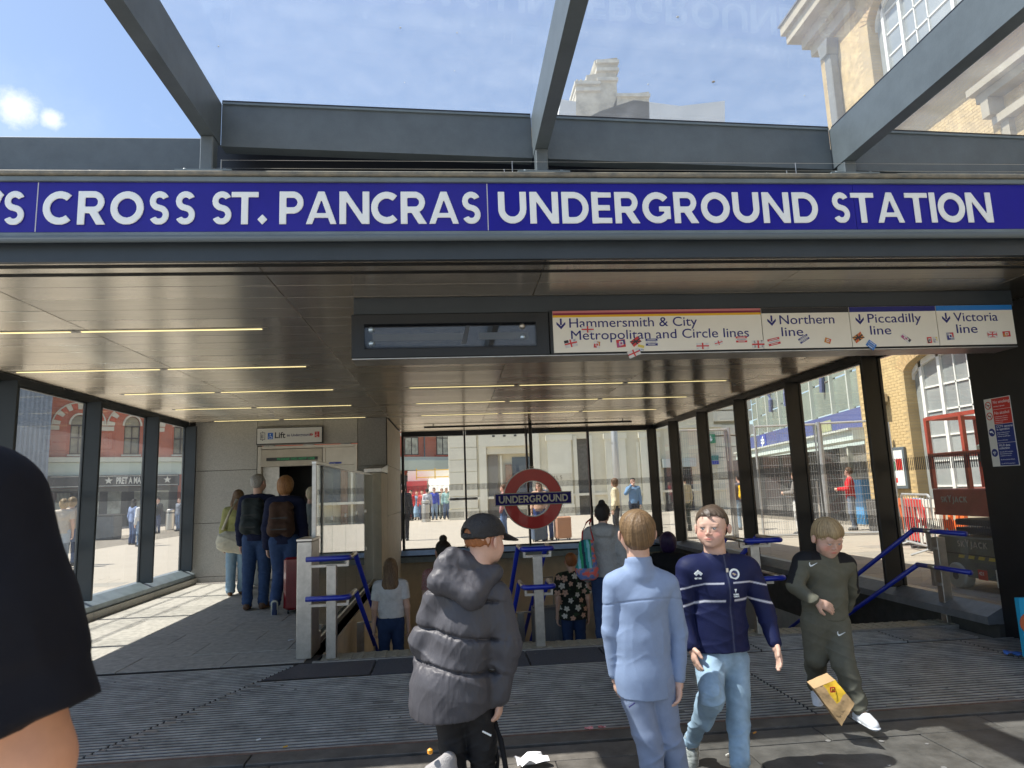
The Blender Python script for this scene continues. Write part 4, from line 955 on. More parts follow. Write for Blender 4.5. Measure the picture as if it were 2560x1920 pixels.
# --- red brick hotel
HA = Vector((-33, 45, 0)); HU = Vector((.8542, .5199, 0)); HN = Vector((.5199, -.8542, 0))   # along the front; towards the viewer
HM = Matrix(((HU.x, -HN.x, 0, HA.x), (HU.y, -HN.y, 0, HA.y), (0, 0, 1, 0), (0, 0, 0, 1)))
hr = empty('brick_hotel', tuple(HA), label='red brick hotel with white banded window arches and a cream cornice', cat='building')
m_rb = brickmat('red_brick', (.52, .115, .055), (.44, .095, .045), (.42, .20, .13), .225, .075)
m_rb.node_tree.nodes['Brick Texture'].inputs['Mortar Size'].default_value = .012
m_stone = mat('hotel_stone', (.60, .54, .42), .8, var=.15, vscale=2)
m_vr = mat('voussoir_red', (.52, .115, .06), .85, var=.2, vscale=6)
def hb(u0, u1, z0, z1, d0=0., d1=.5, m=m_rb, name='wall', parent=hr):   # d0: how proud (towards viewer)
    return MB().box((u0, -d0, z0), (u1, d1, z1), M=HM).build(name, m, parent)
FL = 4.95; TOP = 17
hb(-14, 46, 0, 3.9, 0, .4, m_vr, 'ground_floor_wall')
US = [8.72 + 3.23 * i for i in range(-5, 10)]
wins = []
for i, u in enumerate(US):
    pass
hb(-14, 46, 3.9, 5.0); hb(-14, 46, 8.75, 10.2)
edges = [-14] + [e for u in US for e in (u - .5, u + .5)] + [46]
for k in range(0, len(edges), 2): hb(edges[k], edges[k + 1], 5.0, 8.75)
m_wf = mat('sash_dark', (.05, .035, .03), .5)
def hotel_window(u):
    f = MB(); f.box((u - .5, .10, 5.0), (u + .5, .38, 5.08), M=HM).box((u - .5, .10, 5.08), (u - .44, .38, 7.0), M=HM).box((u + .44, .10, 5.08), (u + .5, .38, 7.0), M=HM).box((u - .03, .12, 5.08), (u + .03, .3, 7.0), M=HM)
    f.box((u - .44, .11, 6.12), (u + .44, .3, 6.20), M=HM).box((u - .5, .10, 6.96), (u + .5, .3, 7.04), M=HM)
    wd = f.build('window', m_wf, hr)
    MB().box((u - .44, .22, 5.08), (u + .44, .26, 6.96), M=HM).build('pane', m_wg, wd)
    n = 12; top = [(u + .5 * math.cos(a), 7.04 + .68 * math.sin(a)) for a in np.linspace(0, PI, n)]
    MB().prism(top, .22, .27, M=HM).build('pane', m_wg, wd)
    # brick filling round the arched head
    outer = [(u + .5, 8.75), (u - .5, 8.75)]
    poly_l = [(u - .5, 7.04)] + [(u + .5 * math.cos(a), 7.04 + .68 * math.sin(a)) for a in np.linspace(PI, PI / 2, 7)] + [(u, 8.75), (u - .5, 8.75)]
    poly_r = [(u + .5, 7.04), (u + .5, 8.75), (u, 8.75)] + [(u + .5 * math.cos(a), 7.04 + .68 * math.sin(a)) for a in np.linspace(PI / 2, 0, 7)]
    MB().prism(poly_l, .001, .5, M=HM).prism(poly_r, .001, .5, M=HM).build('arch_infill', m_rb, hr)
    hb(u - .62, u + .62, 4.86, 4.99, .12, .3, m_stone, 'window_sill')
    # big banded arch
    nv = 13; r0, r1 = 1.12, 1.52
    for k in range(nv):
        a0, a1 = PI * k / nv + .012, PI * (k + 1) / nv - .012; cz_ = 7.0
        pts = [(u + r0 * math.cos(a0), cz_ + r0 * math.sin(a0)), (u + r1 * math.cos(a0), cz_ + r1 * math.sin(a0)), (u + r1 * math.cos(a1), cz_ + r1 * math.sin(a1)), (u + r0 * math.cos(a1), cz_ + r0 * math.sin(a1))]
        MB().prism(pts, -.06, .02, M=HM).build('voussoir', m_stone if k % 2 == 0 else m_vr, hr)
    n = 16; m = MB()
    for k in range(n):
        a0, a1 = PI * k / n, PI * (k + 1) / n
        for (ra, rb) in ((r1 + .01, r1 + .09),):
            m.prism([(u + ra * math.cos(a0), 7 + ra * math.sin(a0)), (u + rb * math.cos(a0), 7 + rb * math.sin(a0)), (u + rb * math.cos(a1), 7 + rb * math.sin(a1)), (u + ra * math.cos(a1), 7 + ra * math.sin(a1))], -.1, .02, M=HM)
        ra, rb = .5, .62; m.prism([(u + ra * math.cos(a0), 7.04 + 1.36 * ra * math.sin(a0)), (u + rb * math.cos(a0), 7.04 + 1.3 * rb * math.sin(a0)), (u + rb * math.cos(a1), 7.04 + 1.3 * rb * math.sin(a1)), (u + ra * math.cos(a1), 7.04 + 1.36 * ra * math.sin(a1))], -.08, .05, M=HM)
    m.build('hood_mould', m_stone, hr)
for u in US[3:10]: hotel_window(u)
for u in US[:3] + US[10:]:
    MB().box((u - .5, .2, 5.0), (u + .5, .3, 8.75), M=HM).build('window', m_wg, hr)
for a, b in ((-14, US[0] - 1.15), ) + tuple((US[i] + 1.15, US[i + 1] - 1.15) for i in range(len(US) - 1)): hb(a, b, 6.65, 6.95, .07, .02, m_stone, 'string_course')
hb(-14, 46, 10.2, 10.5, .25, .5, m_stone, 'cornice'); hb(-14, 46, 10.5, TOP); hb(-14, 46, 4.45, 4.78, .5, .1, mat('hotel_cornice', (.62, .62, .50), .8), 'cornice')
# straight windows of the far wing
for (a, b) in ((33.6, 35.0), (36.9, 38.2)):
    wd = MB().box((a, -.05, 4.98), (b, -.01, 8.6), M=HM).build('window', m_wf, hr)
    c = (a + b) / 2
    for (p, q_) in ((a + .08, c - .06), (c + .06, b - .08)): 
        for (zz0, zz1) in ((5.05, 6.5), (6.6, 8.5)): MB().box((p, -.07, zz0), (q_, -.052, zz1), M=HM).build('pane', mat('net_glass', (.42, .40, .30), .3, var=.5, vscale=2), wd)
    hb(a - .15, b + .15, 4.84, 4.97, .12, .02, m_vr, 'window_sill')
for u in (17.6, 35.6): MB().tube([HM @ Vector((u, -.12, 0)), HM @ Vector((u, -.12, 12))], .06, 8).build('pipe_and_shade_strip', m_steel2, hr)
# pale verandah along the wing
hb(30, 40, 3.55, 4.40, 1.9, -.5, mat('pale_green', (.56, .62, .52), .7), 'verandah_fascia')
for u in (34.9, 37.9): hb(u, u + .28, 0, 3.55, 1.8, -1.5, m_cr2, 'verandah_post')
hb(-6, 22, 3.55, 4.43, .35, .0, mat('pale_green'), 'fascia')
for u in (33.2, 37.2):                                             # banded arches under the verandah
    for k in range(11):
        a0, a1 = PI * k / 11 + .01, PI * (k + 1) / 11 - .01
        MB().prism([(u + r * math.cos(a), 2.0 + r * math.sin(a)) for r, a in ((1.3, a0), (1.75, a0), (1.75, a1), (1.3, a1))], -.07, .02, M=HM).build('voussoir', m_stone if k % 2 else m_vr, hr)
    MB().prism([(u - 1.28, 0), (u + 1.28, 0)] + [(u + 1.28 * math.cos(a), 2 + 1.28 * math.sin(a)) for a in np.linspace(0, PI, 12)], -.02, .01, M=HM).build('arch_opening', m_dk, hr)
# shopfront with the black name board
m_sf = mat('shop_black', (.022, .024, .028), .4, var=.3, vscale=1.5)
hb(-3, 15.0, 2.72, 3.52, .9, -.3, m_sf, 'name_board')
hb(-3, 15, 0, 2.7, .45, -.35, m_dk, 'shopfront')
for u in (6.5, 7.6, 9.3, 10.6, 12.2, 13.6):
    hb(u, u + .8, .9, 2.4, .5, -.46, mat('lit_interior', (.30, .30, .24), .3, var=.6, vscale=2), 'shop_window')
def htext(s, size, u, z, d, m, sx=1., off=0.):
    o = text(s, size, m, hr, (0, 0, 0), off=off); o.matrix_basis = HM @ Matrix.Translation((u, -d, z)) @ Matrix.Rotation(PI / 2, 4, 'X') @ Matrix.Diagonal((sx, 1, 1, 1))
m_cl = mat('cream_letter', (.75, .72, .62), .5)
htext('PRET A MANGER', .62, 11.0, 2.93, .91, m_cl, sx=.50, off=.02)
for u in (10.55, 14.2):
    pts = []
    for k in range(10):
        r = .26 if k % 2 == 0 else .11; a = PI / 2 + k * PI / 5; pts.append((u + r * math.cos(a), 3.14 + r * math.sin(a)))
    MB().prism(pts, -.93, -.905, M=HM).build('star_emblem', m_cl, hr)
for zz in (2.78, 3.44): hb(7.2, 14.9, zz, zz + .03, .91, -.9, m_cl, 'board_line')
hb(4.6, 7.6, 1.95, 2.45, .95, -.5, mat('brown_board', (.10, .06, .05), .6), 'name_board'); htext('ORGANIC', .36, 5.0, 2.07, .96, m_cl, sx=.95)
# corrugated grey hoarding in front of the hotel, left
m_cor = mat('corrugated', (.20, .23, .27), .5, metal=.3, var=.1, vscale=2)
hoard = MB(); P0_ = HM @ Vector((-8, -2.0, 0)); n = 120
for i in range(n):
    u = -8 + i * .125; hoard.box((u, -2.0 - (.06 if i % 2 else 0), 2.6), (u + .125, -1.9, 12), M=HM)
hoard.build('corrugated_hoarding', m_cor, label='tall grey corrugated metal cladding left of the brick hotel', category='cladding')
lowb = MB().box((-26, 31.5, 0), (-14.6, 32.3, 1.02), bev=.03).build('planter', mat('slate_wall', (.055, .07, .085), .6, var=.4, vscale=2), label='long low slate grey planter wall in the square left of the station', category='planter')
MB().box((-26, 31.45, 1.025), (-14.55, 32.35, 1.08)).build('coping', m_dk, lowb)
# far street furniture
def binobj(p, lab, h=1.15, r=.22):
    b = empty('litter_bin', p, label=lab, cat='bin', group='steel litter bins outside')
    MB().lathe(p, [(r, 0), (r, h * .78), (r * .97, h * .79)], 18).build('bin_body', m_ss, b, smooth=False, )
    MB().lathe((p[0], p[1], p[2] + h * .84), [(r, 0), (r, h * .11), (r * .6, h * .16)], 18).build('bin_lid', m_ss, b)
    MB().lathe(p, [(r * .7, h * .79), (r * .7, h * .84)], 12).build('bin_neck', m_black, b)
p = gnd(1064, 1305); binobj(tuple(p), 'round steel litter bin beside the crowd seen through the left pane of the back window')
p = gnd(424, 1325); binobj(tuple(p), 'round steel litter bin out on the square seen through the left hall glazing')
# stall with yellow rail, white and red awning
st = empty('market_stall', (-2, 47, 0), label='white and red awning stall with a yellow rail before the red brick wing', cat='stall')
MB().box((-3.0, 46.5, 2.3), (2.5, 46.55, 3.0)).build('awning_front', mat('awning_white', (.75, .74, .72), .7), st)
MB().prism([(44.9, 1.55), (46.5, 2.35), (46.5, 2.42), (44.9, 1.62)], -1.6, 2.5, 'x').build('awning', mat('awning_white'), st)
MB().prism([(44.88, 1.56), (46.48, 2.44), (46.48, 2.46), (44.88, 1.66)], .1, .85, 'x').build('awning_stripe', m_red, st)
MB().box((-3.0, 45.5, 0), (-1.7, 46.4, 2.3)).build('stall_side', mat('stall_red', (.5, .04, .05), .6), st)
MB().box((-1.6, 46.6, 0), (2.5, 47.5, 1.5)).build('counter', m_dk, st)
m = MB()
for zz in (2.5, 2.95): m.box((-2.4, 45.6, zz), (2.5, 45.66, zz + .06))
for x in (-2.4, -1.2, 0, 1.2, 2.4): m.box((x, 45.6, 2.4), (x + .07, 45.66, 3.1))
m.build('yellow_rail', mat('yellow_paint', (.72, .45, .03), .5), st)

# --- yellow brick wing on the right
XB = 11.5
yb = empty('yellow_brick_building', (XB, 12, 0), label='yellow stock brick station wing with tall arched sash windows and a deep stone cornice', cat='building')
m_yb = brickmat('yellow_brick', (.50, .355, .165), (.44, .31, .145), (.40, .31, .18), .235, .078, 'y')
m_ybd = mat('yellow_brick_piece', (.56, .40, .19), .85, var=.28, vscale=4)
m_ybr = mat('arch_brick', (.46, .31, .15), .85, var=.25, vscale=8)
m_st2 = mat('portland_stone', (.37, .315, .225), .8, var=.10, vscale=1.5, bump=.03)
def yb_box(y0, y1, z0, z1, dx=0., d1=.5, m=m_yb, name='wall', bev=0.): return MB().box((XB - dx, y0, z0), (XB + d1, y1, z1), bev=bev).build(name, m, yb)
W1 = (13.58, 16.02); W2 = (13.0, 15.72)   # lower and upper openings
H1, H2 = (.55, 3.95), (10.6, 13.35)
yb_box(16.36, 18.35, 0, 14.7); yb_box(W1[1] + .34, 16.36, 0, 0.01) if False else None
yb_box(-6, 11.0, 0, 10.4); yb_box(11.0, 13.2, 0, 10.4); yb_box(13.2, 16.36, 0, H1[0]); yb_box(13.2, 13.25, H1[0], 4.9)
# wall above lower window, shaped by its arch
def arch_fill(y0, y1, zs, rise, ztop, name='wall'):
    c = (y0 + y1) / 2; hw = (y1 - y0) / 2; n = 14
    pts = [(c - hw * math.cos(a), zs + rise * math.sin(a)) for a in np.linspace(0, PI, n)]
    mb = MB()
    for p, q_ in zip(pts[:-1], pts[1:]): mb.prism([(p[0], p[1]), (q_[0], q_[1]), (q_[0], ztop), (p[0], ztop)], XB, XB + .5, 'x')
    mb.build(name, m_yb, yb)
    nv = int(hw * 2 / .11); ps = [(c - (hw) * math.cos(a), zs + rise * math.sin(a)) for a in np.linspace(.12, PI - .12, nv + 1)]
    for k in range(nv):
        (a0, b0), (a1, b1) = ps[k], ps[k + 1]; t = Vector((a1 - a0, b1 - b0)).normalized(); nn = Vector((-t.y, t.x)) * .34
        e = t * .006
        MB().prism([(a0 + e.x, b0 + e.y), (a1 - e.x, b1 - e.y), (a1 - e.x + nn.x, b1 - e.y + nn.y), (a0 + e.x + nn.x, b0 + e.y + nn.y)], XB - .014, XB + .05, 'x').build('arch_brick', m_ybr, yb)
arch_fill(13.2, 16.36, 4.02, .46, 10.4); arch_fill(12.7, 16.06, 13.55, .75, 14.7)
yb_box(16.06, 16.36, 10.4, 14.7); yb_box(-6, 12.7, 10.4, 14.7); yb_box(12.7, 16.06, 10.1 + .301, H2[0] - .1)
for (lo, hi, z0, z1, rise, xs_) in ((13.25, 16.36, H1[0], 4.02, .46, 0), (12.7, 16.06, H2[0], 13.55, .75, 1)):
    c = (lo + hi) / 2
    wn_ = MB(); m_wh = mat('sash_white', (.74, .72, .66), .5, var=.05)
    xf = XB + .24
    wn_.box((xf, lo + .02, z0), (xf + .12, hi - .02, z0 + .10))
    ys_ = [lo + .02, lo + .34, lo + .42, None]
    a, b = lo + .30, hi - .30
    thick = [lo + .30, lo + .78, hi - .78 - .0, hi - .36]
    thick = [hi - .37, hi - 1.03, lo + .62]
    for t in thick: wn_.box((xf - .02, t, z0 + .1), (xf + .12, t + .10, z1 + rise * .8))
    wn_.box((xf - .02, lo + .02, z0 + .1), (xf + .12, lo + .10, z1))
    thin = [hi - 1.45, hi - 1.88]
    for t in thin: wn_.box((xf + .02, t, z0 + .1), (xf + .07, t + .035, z1 + rise * .9))
    k = z0 + .62
    while k < z1 + .1:
        wn_.box((xf + .02, lo + .1, k), (xf + .07, hi - .36, k + .04)); k += .605
    fr = wn_.build('window', m_wh, yb)
    n = 16; hw = (hi - lo) / 2; pts = [(c - hw * math.cos(q_), z1 + rise * math.sin(q_)) for q_ in np.linspace(0, PI, n)]
    m = MB()
    for p, q_ in zip(pts[:-1], pts[1:]): m.prism([(p[0], p[1] - .15), (q_[0], q_[1] - .15), (q_[0], q_[1]), (p[0], p[1])], xf - .02, xf + .12, 'x')
    m.build('arched_head', m_wh, fr)
    MB().prism([(lo, z0)] + [(hi, z0)] + [(c - hw * math.cos(q_), z1 + rise * math.sin(q_)) for q_ in np.linspace(PI, 0, n)], xf + .05, xf + .06, 'x').build('pane', mat('sash_glass', (.20, .22, .22), .06, coat=.8, col2=(.36, .37, .35), vscale=.7), fr)
    yb_box(lo - .15, hi + .1, z0 - .16, z0 - .001, .12, .4, m_st2, 'window_sill')
yb_box(18.35, 18.36, 0, 14.7, 0, 12)
MB().box((XB + .5, 18.0, 0), (XB + 12, 18.36, 14.7)).build('end_wall', brickmat('yellow_brick_x', (.52, .36, .165), (.42, .285, .13), (.40, .32, .22), .235, .078, 'x'), yb)
# separate bricks on the visible face by the big window
rngb = random.Random(5); stuffb = MB(); nb_ = 0; me_b = {}
def brick_me(L):
    key = round(L, 3)
    if key not in me_b: me_b[key] = MB().box((0, .0035, .0035), (.02, L - .0035, .0735)).mesh('brick', m_ybd)
    return me_b[key]
bricks = []
for r in range(66):
    z0 = .88 + r * .0775; y = 16.38 + (0 if r % 2 else -.0)
    off = .1175 if r % 2 else 0
    yy = 16.40
    while yy < 18.2:
        L = .235
        bricks.append((yy + off if yy + off + L < 18.35 else None, z0)); yy += .2365
for (yy, z0) in bricks:
    if yy is None: continue
    if nb_ < 300 and z0 < 4.6: inst(brick_me(.235), 'brick', yb, (XB - .003 - rngb.uniform(0, .003), yy, z0)); nb_ += 1
    else: stuffb.box((XB - .004, yy + .004, z0 + .004), (XB + .01, yy + .231, z0 + .072))
yy = 11.2
for r in range(62):
    z0 = 4.9 + r * .0775
    if z0 > 10.1: break
    off = .118 if r % 2 else 0; y = 10.4 + off
    while y < 18.2:
        stuffb.box((XB - .003 - rngb.uniform(0, .003), y + .004, z0 + .004), (XB + .01, y + .231, z0 + .072)); y += .2365
for r in range(50):
    z0 = 10.85 + r * .0775; off = .118 if r % 2 else 0
    if z0 > 14.5: break
    for (a, b) in ((9.0, 12.6), (16.42, 18.2)):
        y = a + off
        while y < b - .2:
            stuffb.box((XB - .003 - rngb.uniform(0, .003), y + .004, z0 + .004), (XB + .01, y + .231, z0 + .072)); y += .2365
stuffb.build('brickwork', m_ybd, yb, kind='stuff')
yb_box(-6, 18.45, 0, .86, .10, .2, mat('dark_plinth', (.07, .065, .06), .8, var=.3, vscale=2), 'plinth')
yb_box(-6, 18.7, 14.70, 15.05, .35, .5, m_st2, 'cornice'); yb_box(-6, 18.95, 15.051, 15.4, .68, .5, m_st2, 'cornice'); yb_box(-6, 19.05, 15.401, 15.75, .8, .5, m_st2, 'cornice')
MB().prism([(XB - .85, 15.76), (XB + 6, 17.5), (XB + 6, 17.4), (XB - .85, 15.70)], -6, 19.1, 'y').build('roof', mat('slate', (.12, .13, .15), .7), yb)
yb_box(16.45, 18.55, 14.35, 14.699, .16, .2, m_st2, 'cornice'); yb_box(-6, 18.5, 10.401, 10.62, .50, .5, m_st2, 'string_course'); yb_box(-6, 18.45, 10.25, 10.40, .30, .5, m_st2, 'string_course')
# grey bar and flared head standing in for a recessed strip of shade
m_shade_strip = mat('shade_strip_grey', (.16, .16, .15), .7, var=.2, vscale=4)
pp = MB().box((XB - .30, 17.42, .9), (XB - .03, 17.72, 13.7), bev=.03).build('pipe_and_shade_strip', m_shade_strip, yb)
MB().prism([(17.32, 14.15), (17.85, 14.15), (17.75, 13.7), (17.42, 13.7)], XB - .38, XB - .02, 'x').build('shade_strip_head', m_shade_strip, yb)
# stone window hood on the upper right
yb_box(10.4, 12.55, 9.30, 9.45, .50, .2, m_st2, 'window_hood'); yb_box(10.45, 12.5, 9.12, 9.29, .34, .2, m_st2, 'window_hood')
yb_box(12.18, 12.38, 8.72, 9.11, .36, .2, m_st2, 'hood_bracket'); yb_box(10.5, 12.30, 8.55, 8.72, .22, .2, m_st2, 'window_head'); yb_box(12.0, 12.2, 6.5, 8.54, .14, .2, m_st2, 'window_jamb')
# lamp box and poster frame on that wall
cc = empty('wall_lamp', (XB, 17.2, 3.5), label='grey box lamp on a curled bracket on the yellow brick wall', cat='lamp')
MB().box((XB - .34, 17.02, 3.40), (XB - .04, 17.5, 3.64), bev=.02).build('lamp_housing', m_ss_dull, cc); MB().tube([(XB - .02, 17.2, 3.35), (XB - .12, 17.2, 3.28), (XB - .2, 17.2, 3.32), (XB - .22, 17.2, 3.41)], .02, 6).build('bracket', m_steel, cc)
ps_ = empty('poster_case', (XB, 17, 1.7), label='grey poster case with a white and red poster on the yellow brick wall', cat='poster')
MB().box((XB - .09, 16.60, 1.14), (XB - .013, 17.30, 2.20), bev=.01).build('frame', m_steel2, ps_); MB().box((XB - .094, 16.67, 1.22), (XB - .0905, 17.23, 2.12)).build('poster', m_white, ps_)
MB().box((XB - .097, 16.72, 1.62), (XB - .0945, 16.95, 1.90)).box((XB - .097, 16.95, 1.30), (XB - .0945, 17.15, 1.42)).build('poster_print', m_red, ps_); MB().box((XB - .097, 16.98, 1.62), (XB - .0945, 17.15, 1.84)).build('poster_print', mat('poster_green', (.05, .35, .15), .5), ps_)

# --- glazed concourse beyond the brick wing
CA = Vector((12.2, 19, 0)); CU = Vector((.167, .986, 0)).normalized(); CN = Vector((-CU.y, CU.x, 0))
CM_ = Matrix(((CU.x, -CN.x, 0, CA.x), (CU.y, -CN.y, 0, CA.y), (0, 0, 1, 0), (0, 0, 0, 1)))   # local x along, y into the building
cg = empty('glass_concourse', tuple(CA), label='curved glazed concourse front with a blue fascia and pale canopy', cat='building')
def cgb(u0, u1, z0, z1, d0, d1, m, name): return MB().box((u0, -d0, z0), (u1, d1, z1), M=CM_).build(name, m, cg)
m_cg = mat('concourse_glass', (.16, .20, .17), .06, coat=1, col2=(.30, .34, .28), vscale=.5); m_cgf = mat('concourse_frame', (.55, .57, .50), .4)
def ctop(u): return 5.75 - .75 * (u / 13.0) ** 2 + (.9 if u < 6 else .9 - (u - 6) * .12)
us = [-.6, 1.2, 2.6, 4.5, 6.4, 8.3, 10.1, 11.5, 12.8]
for a, b in zip(us[:-1], us[1:]):
    nz_ = 4; zz = [3.6 + (min(ctop(a), ctop(b)) + 1.5 - 3.6) * i / nz_ for i in range(nz_ + 1)]
    for z0, z1 in zip(zz[:-1], zz[1:]): cgb(a + .04, b - .04, z0 + .03, z1 - .03, 0, .05, m_cg, 'glass_panel')
    cgb(a - .04, a + .04, 3.5, ctop(a) + 1.6, .12, .08, m_cgf, 'mullion')
cgb(-.6, 13, 3.35, 3.55, .10, .1, m_cgf, 'transom')
MB().tube([CM_ @ Vector((u, .9, 5.35 - .02 * (u - 2) ** 2)) for u in np.linspace(-.4, 6, 12)], .10, 8).build('curved_rib', m_cr2, cg)
for u in (3.4, 7.4, 9.5): MB().tube([CM_ @ Vector((u, -.08, 4.4)), CM_ @ Vector((u - .1, -.08, 4.9)), CM_ @ Vector((u + .1, -.08, 5.2))], .09, 6).build('hanging_art', mat('art_blue', (.12, .14, .26), .5), cg)
m_cb = mat('concourse_blue', (.09, .11, .26), .4)
cgb(-.8, 12.9, 2.85, 3.45, .55, -.3, m_cb, 'blue_fascia'); cgb(-.8, 12.9, 2.52, 2.80, .9, -.2, mat('canopy_pale', (.58, .66, .60), .5), 'canopy_edge'); cgb(-.8, 12.9, 2.80, 2.86, 1.0, .0, m_cgf, 'canopy_trim')
cgb(8.9, 9.7, 2.86, 3.42, .58, -.54, mat('logo_blue', (.05, .09, .40), .4), 'logo_panel')
m = MB()
def lseg(a, b, w_=.04):
    a = Vector((a[0], 0, a[1])); b = Vector((b[0], 0, b[1])); d = (b - a).normalized(); nn = Vector((-d.z, 0, d.x)) * w_
    m.add([CM_ @ (v + Vector((0, -.60, 0))) for v in (a - nn, b - nn, b + nn, a + nn)], [(0, 1, 2, 3)])
lseg((9.05, 3.08), (9.55, 3.08)); lseg((9.05, 3.2), (9.55, 3.2)); lseg((9.18, 3.35), (9.42, 3.2)); lseg((9.18, 3.08), (9.42, 3.2)); lseg((9.42, 2.95), (9.18, 3.08)); m.build('rail_symbol', m_letter, cg)
cgb(1.6, 3.0, 2.95, 3.3, .57, -.54, mat('panel_olive', (.35, .36, .20), .5), 'fascia_panel')
cgb(-.8, 12.9, 0, 2.52, -.6, 1.0, mat('shop_dim', (.13, .13, .12), .4, col2=(.32, .30, .26), vscale=.9), 'shopfront')
for u in (.8, 3.1, 5.2, 7.6, 10): cgb(u, u + .12, 0, 2.52, -.45, .6, m_cgf, 'shop_mullion')
for u, c in ((2.0, (.05, .25, .5)), (5.9, (.4, .35, .3)), (8.4, (.1, .1, .12))): cgb(u, u + .6, 0, 1.4, -.3, .55, mat('kiosk_%g' % u, c, .5), 'display_stand')
MB().box((13.5, 20, 0), (26, 33, 2.5)).build('building_mass', m_dk, cg)

# --- mesh gates outside the right-hand glazing
m_gal = mat('galvanised_steel', (.46, .46, .45), .4, metal=.4, var=.1, vscale=5)
def gate(xa, ya_, xb, yb2, h, lab):
    r = empty('mesh_gate', (xa, ya_, 0), label=lab, cat='fence', group='mesh gates outside')
    a = Vector((xa, ya_, 0)); b = Vector((xb, yb2, 0)); d = (b - a); L = d.length; d.normalize()
    f = MB(); up = Vector((0, 0, 1))
    f.tube([a + up * .06, a + up * h, b + up * h, b + up * .06, a + up * .06], .032, 6); f.build('gate_frame', m_gal, r)
    m = MB(); n = int(L / .06)
    for i in range(1, n): m.tube([a + d * (L * i / n) + up * .06, a + d * (L * i / n) + up * h], .0035, 3, cap=False)
    k = int(h / .2)
    for i in range(1, k): m.tube([a + up * (h * i / k), b + up * (h * i / k)], .0045, 3, cap=False)
    w = m.build('wire_mesh', m_gal, r, kind='stuff')
    MB().tube([b + d * .10, b + d * .10 + up * (h + .05)], .055, 8).build('gate_post', m_gal, r)
gate(6.05, 17.9, 7.35, 18.0, 2.88, 'grey mesh gate leaf behind the second window from the back on the right')
gate(8.0, 17.6, 9.55, 17.4, 2.90, 'grey mesh gate leaf with the woman in white trousers behind it')
gate(9.72, 17.4, 11.0, 17.1, 2.92, 'grey mesh gate leaf next to the yellow brick wall with the red jacket behind it')
MB().tube([(5.88, 17.9, 0), (5.88, 17.9, 3.0)], .055, 8).build('fence_post', m_gal, label='plain grey steel post left of the mesh gates', category='post')
MB().tube([(10.4, 15.6, 0), (10.4, 15.6, 2.75)], .045, 8).build('fence_post', m_gal, label='plain grey steel post in front of the poster on yellow brick', category='post')
# small green and blue notices
for (x, y, z_, w_, h_, c, lab) in ((14.6, 37.9, 3.95, .55, .50, (.02, .30, .14), 'green square arrow sign high on the cream wall'), (14.6, 37.9, 2.75, .75, .50, (.03, .22, .20), 'green and blue notice lower on the cream wall')):
    s_ = MB().box((x - w_ / 2, y - .06, z_ - h_ / 2), (x + w_ / 2, y - .035, z_ + h_ / 2)).build('wall_notice', mat('notice_%g' % z_, c, .5), label=lab, category='sign')
    if z_ > 3: MB().prism([(x - .03, z_), (x + .03, z_), (x + .03, z_ + .18), (x - .03, z_ + .18)], y - .065, y - .061).prism([(x - .12, z_), (x + .12, z_), (x, z_ - .16)], y - .066, y - .061).build('arrow', m_letter, s_)
    else: MB().box((x - w_ / 2, y - .064, z_ - h_ / 2), (x + w_ / 2, y - .061, z_ - .02)).build('lower_panel', mat('label_blue'), s_)

# --- scissor lift
sj = empty('scissor_lift', (6.9, 8, 0), label='folded scissor lift with maroon platform and grey base right behind the glazing', cat='scissor lift')
m_mar = mat('maroon_paint', (.38, .065, .045), .45, var=.25, vscale=5); m_sg = mat('lift_grey', (.095, .11, .095), .5, var=.25, vscale=5)
x0, x1, y0, y1 = 6.5, 7.28, 6.55, 8.96
MB().box((x0, y0, .93), (x1, y1, 1.27), bev=.01).build('platform', m_mar, sj); MB().box((x0 - .012, y0, .93), (x0 - .002, y1, .965)).build('platform_lip', m_mar, sj)
for x in (x0, x1 - .05):
    for y in (y0, 8.25 if x == x0 else 7.7, y1 - .05): MB().box((x, y, 1.272), (x + .05, y + .05, 2.24)).build('guard_post', m_mar, sj)
    for zz in (1.70, 2.20): MB().box((x + .001, y0 + .05, zz), (x + .049, y1 - .05, zz + .05)).build('guard_rail', m_mar, sj)
for zz in (1.70, 2.20): MB().box((x0 + .05, y1 - .05, zz), (x1 - .05, y1 - .001, zz + .05)).build('guard_rail', m_mar, sj)
MB().box((x0 + .06, 7.75, 1.60), (x0 + .26, 8.15, 1.82), bev=.02).build('control_box', m_sg, sj); MB().box((x0 + .05, 7.85, 1.66), (x0 + .058, 8.0, 1.76)).build('label', m_white, sj)
for k_ in range(4):
    MB().box((x0 + .12, 6.75 + .02 * k_, .47 + k_ * .11), (x1 - .12, 8.8 - .02 * k_, .55 + k_ * .11)).build('scissor_arm', m_steel, sj)
MB().box((x0, y0, .16), (x1, y1, .665), bev=.012).build('chassis', m_sg, sj); MB().box((x0 - .006, y0 + .05, .44), (x0 - .0005, y1 - .05, .455)).build('chassis_seam', m_black, sj)
for y in (6.85, 8.66):
    MB().lathe((x0 - .02, y, .165), [(.05, -.02), (.15, -.02), (.165, 0), (.165, .12), (.15, .13), (.05, .13)], 22, axis='x').build('wheel', mat('wheel_pale', (.40, .40, .36), .6), sj)
    MB().lathe((x0 - .045, y, .165), [(.05, 0), (.05, .02)], 14, axis='x').build('hub', m_steel, sj)
rotm = (PI / 2, 0, -PI / 2)
def skyw(y, z, h, w_, m):
    n = empty('wordmark', (0, 0, 0)); n.parent = sj; n.matrix_parent_inverse = parent_world(sj).inverted()
    word_rot('SKYJACK', y, y - w_, z, x0 - .008, h, m, n)
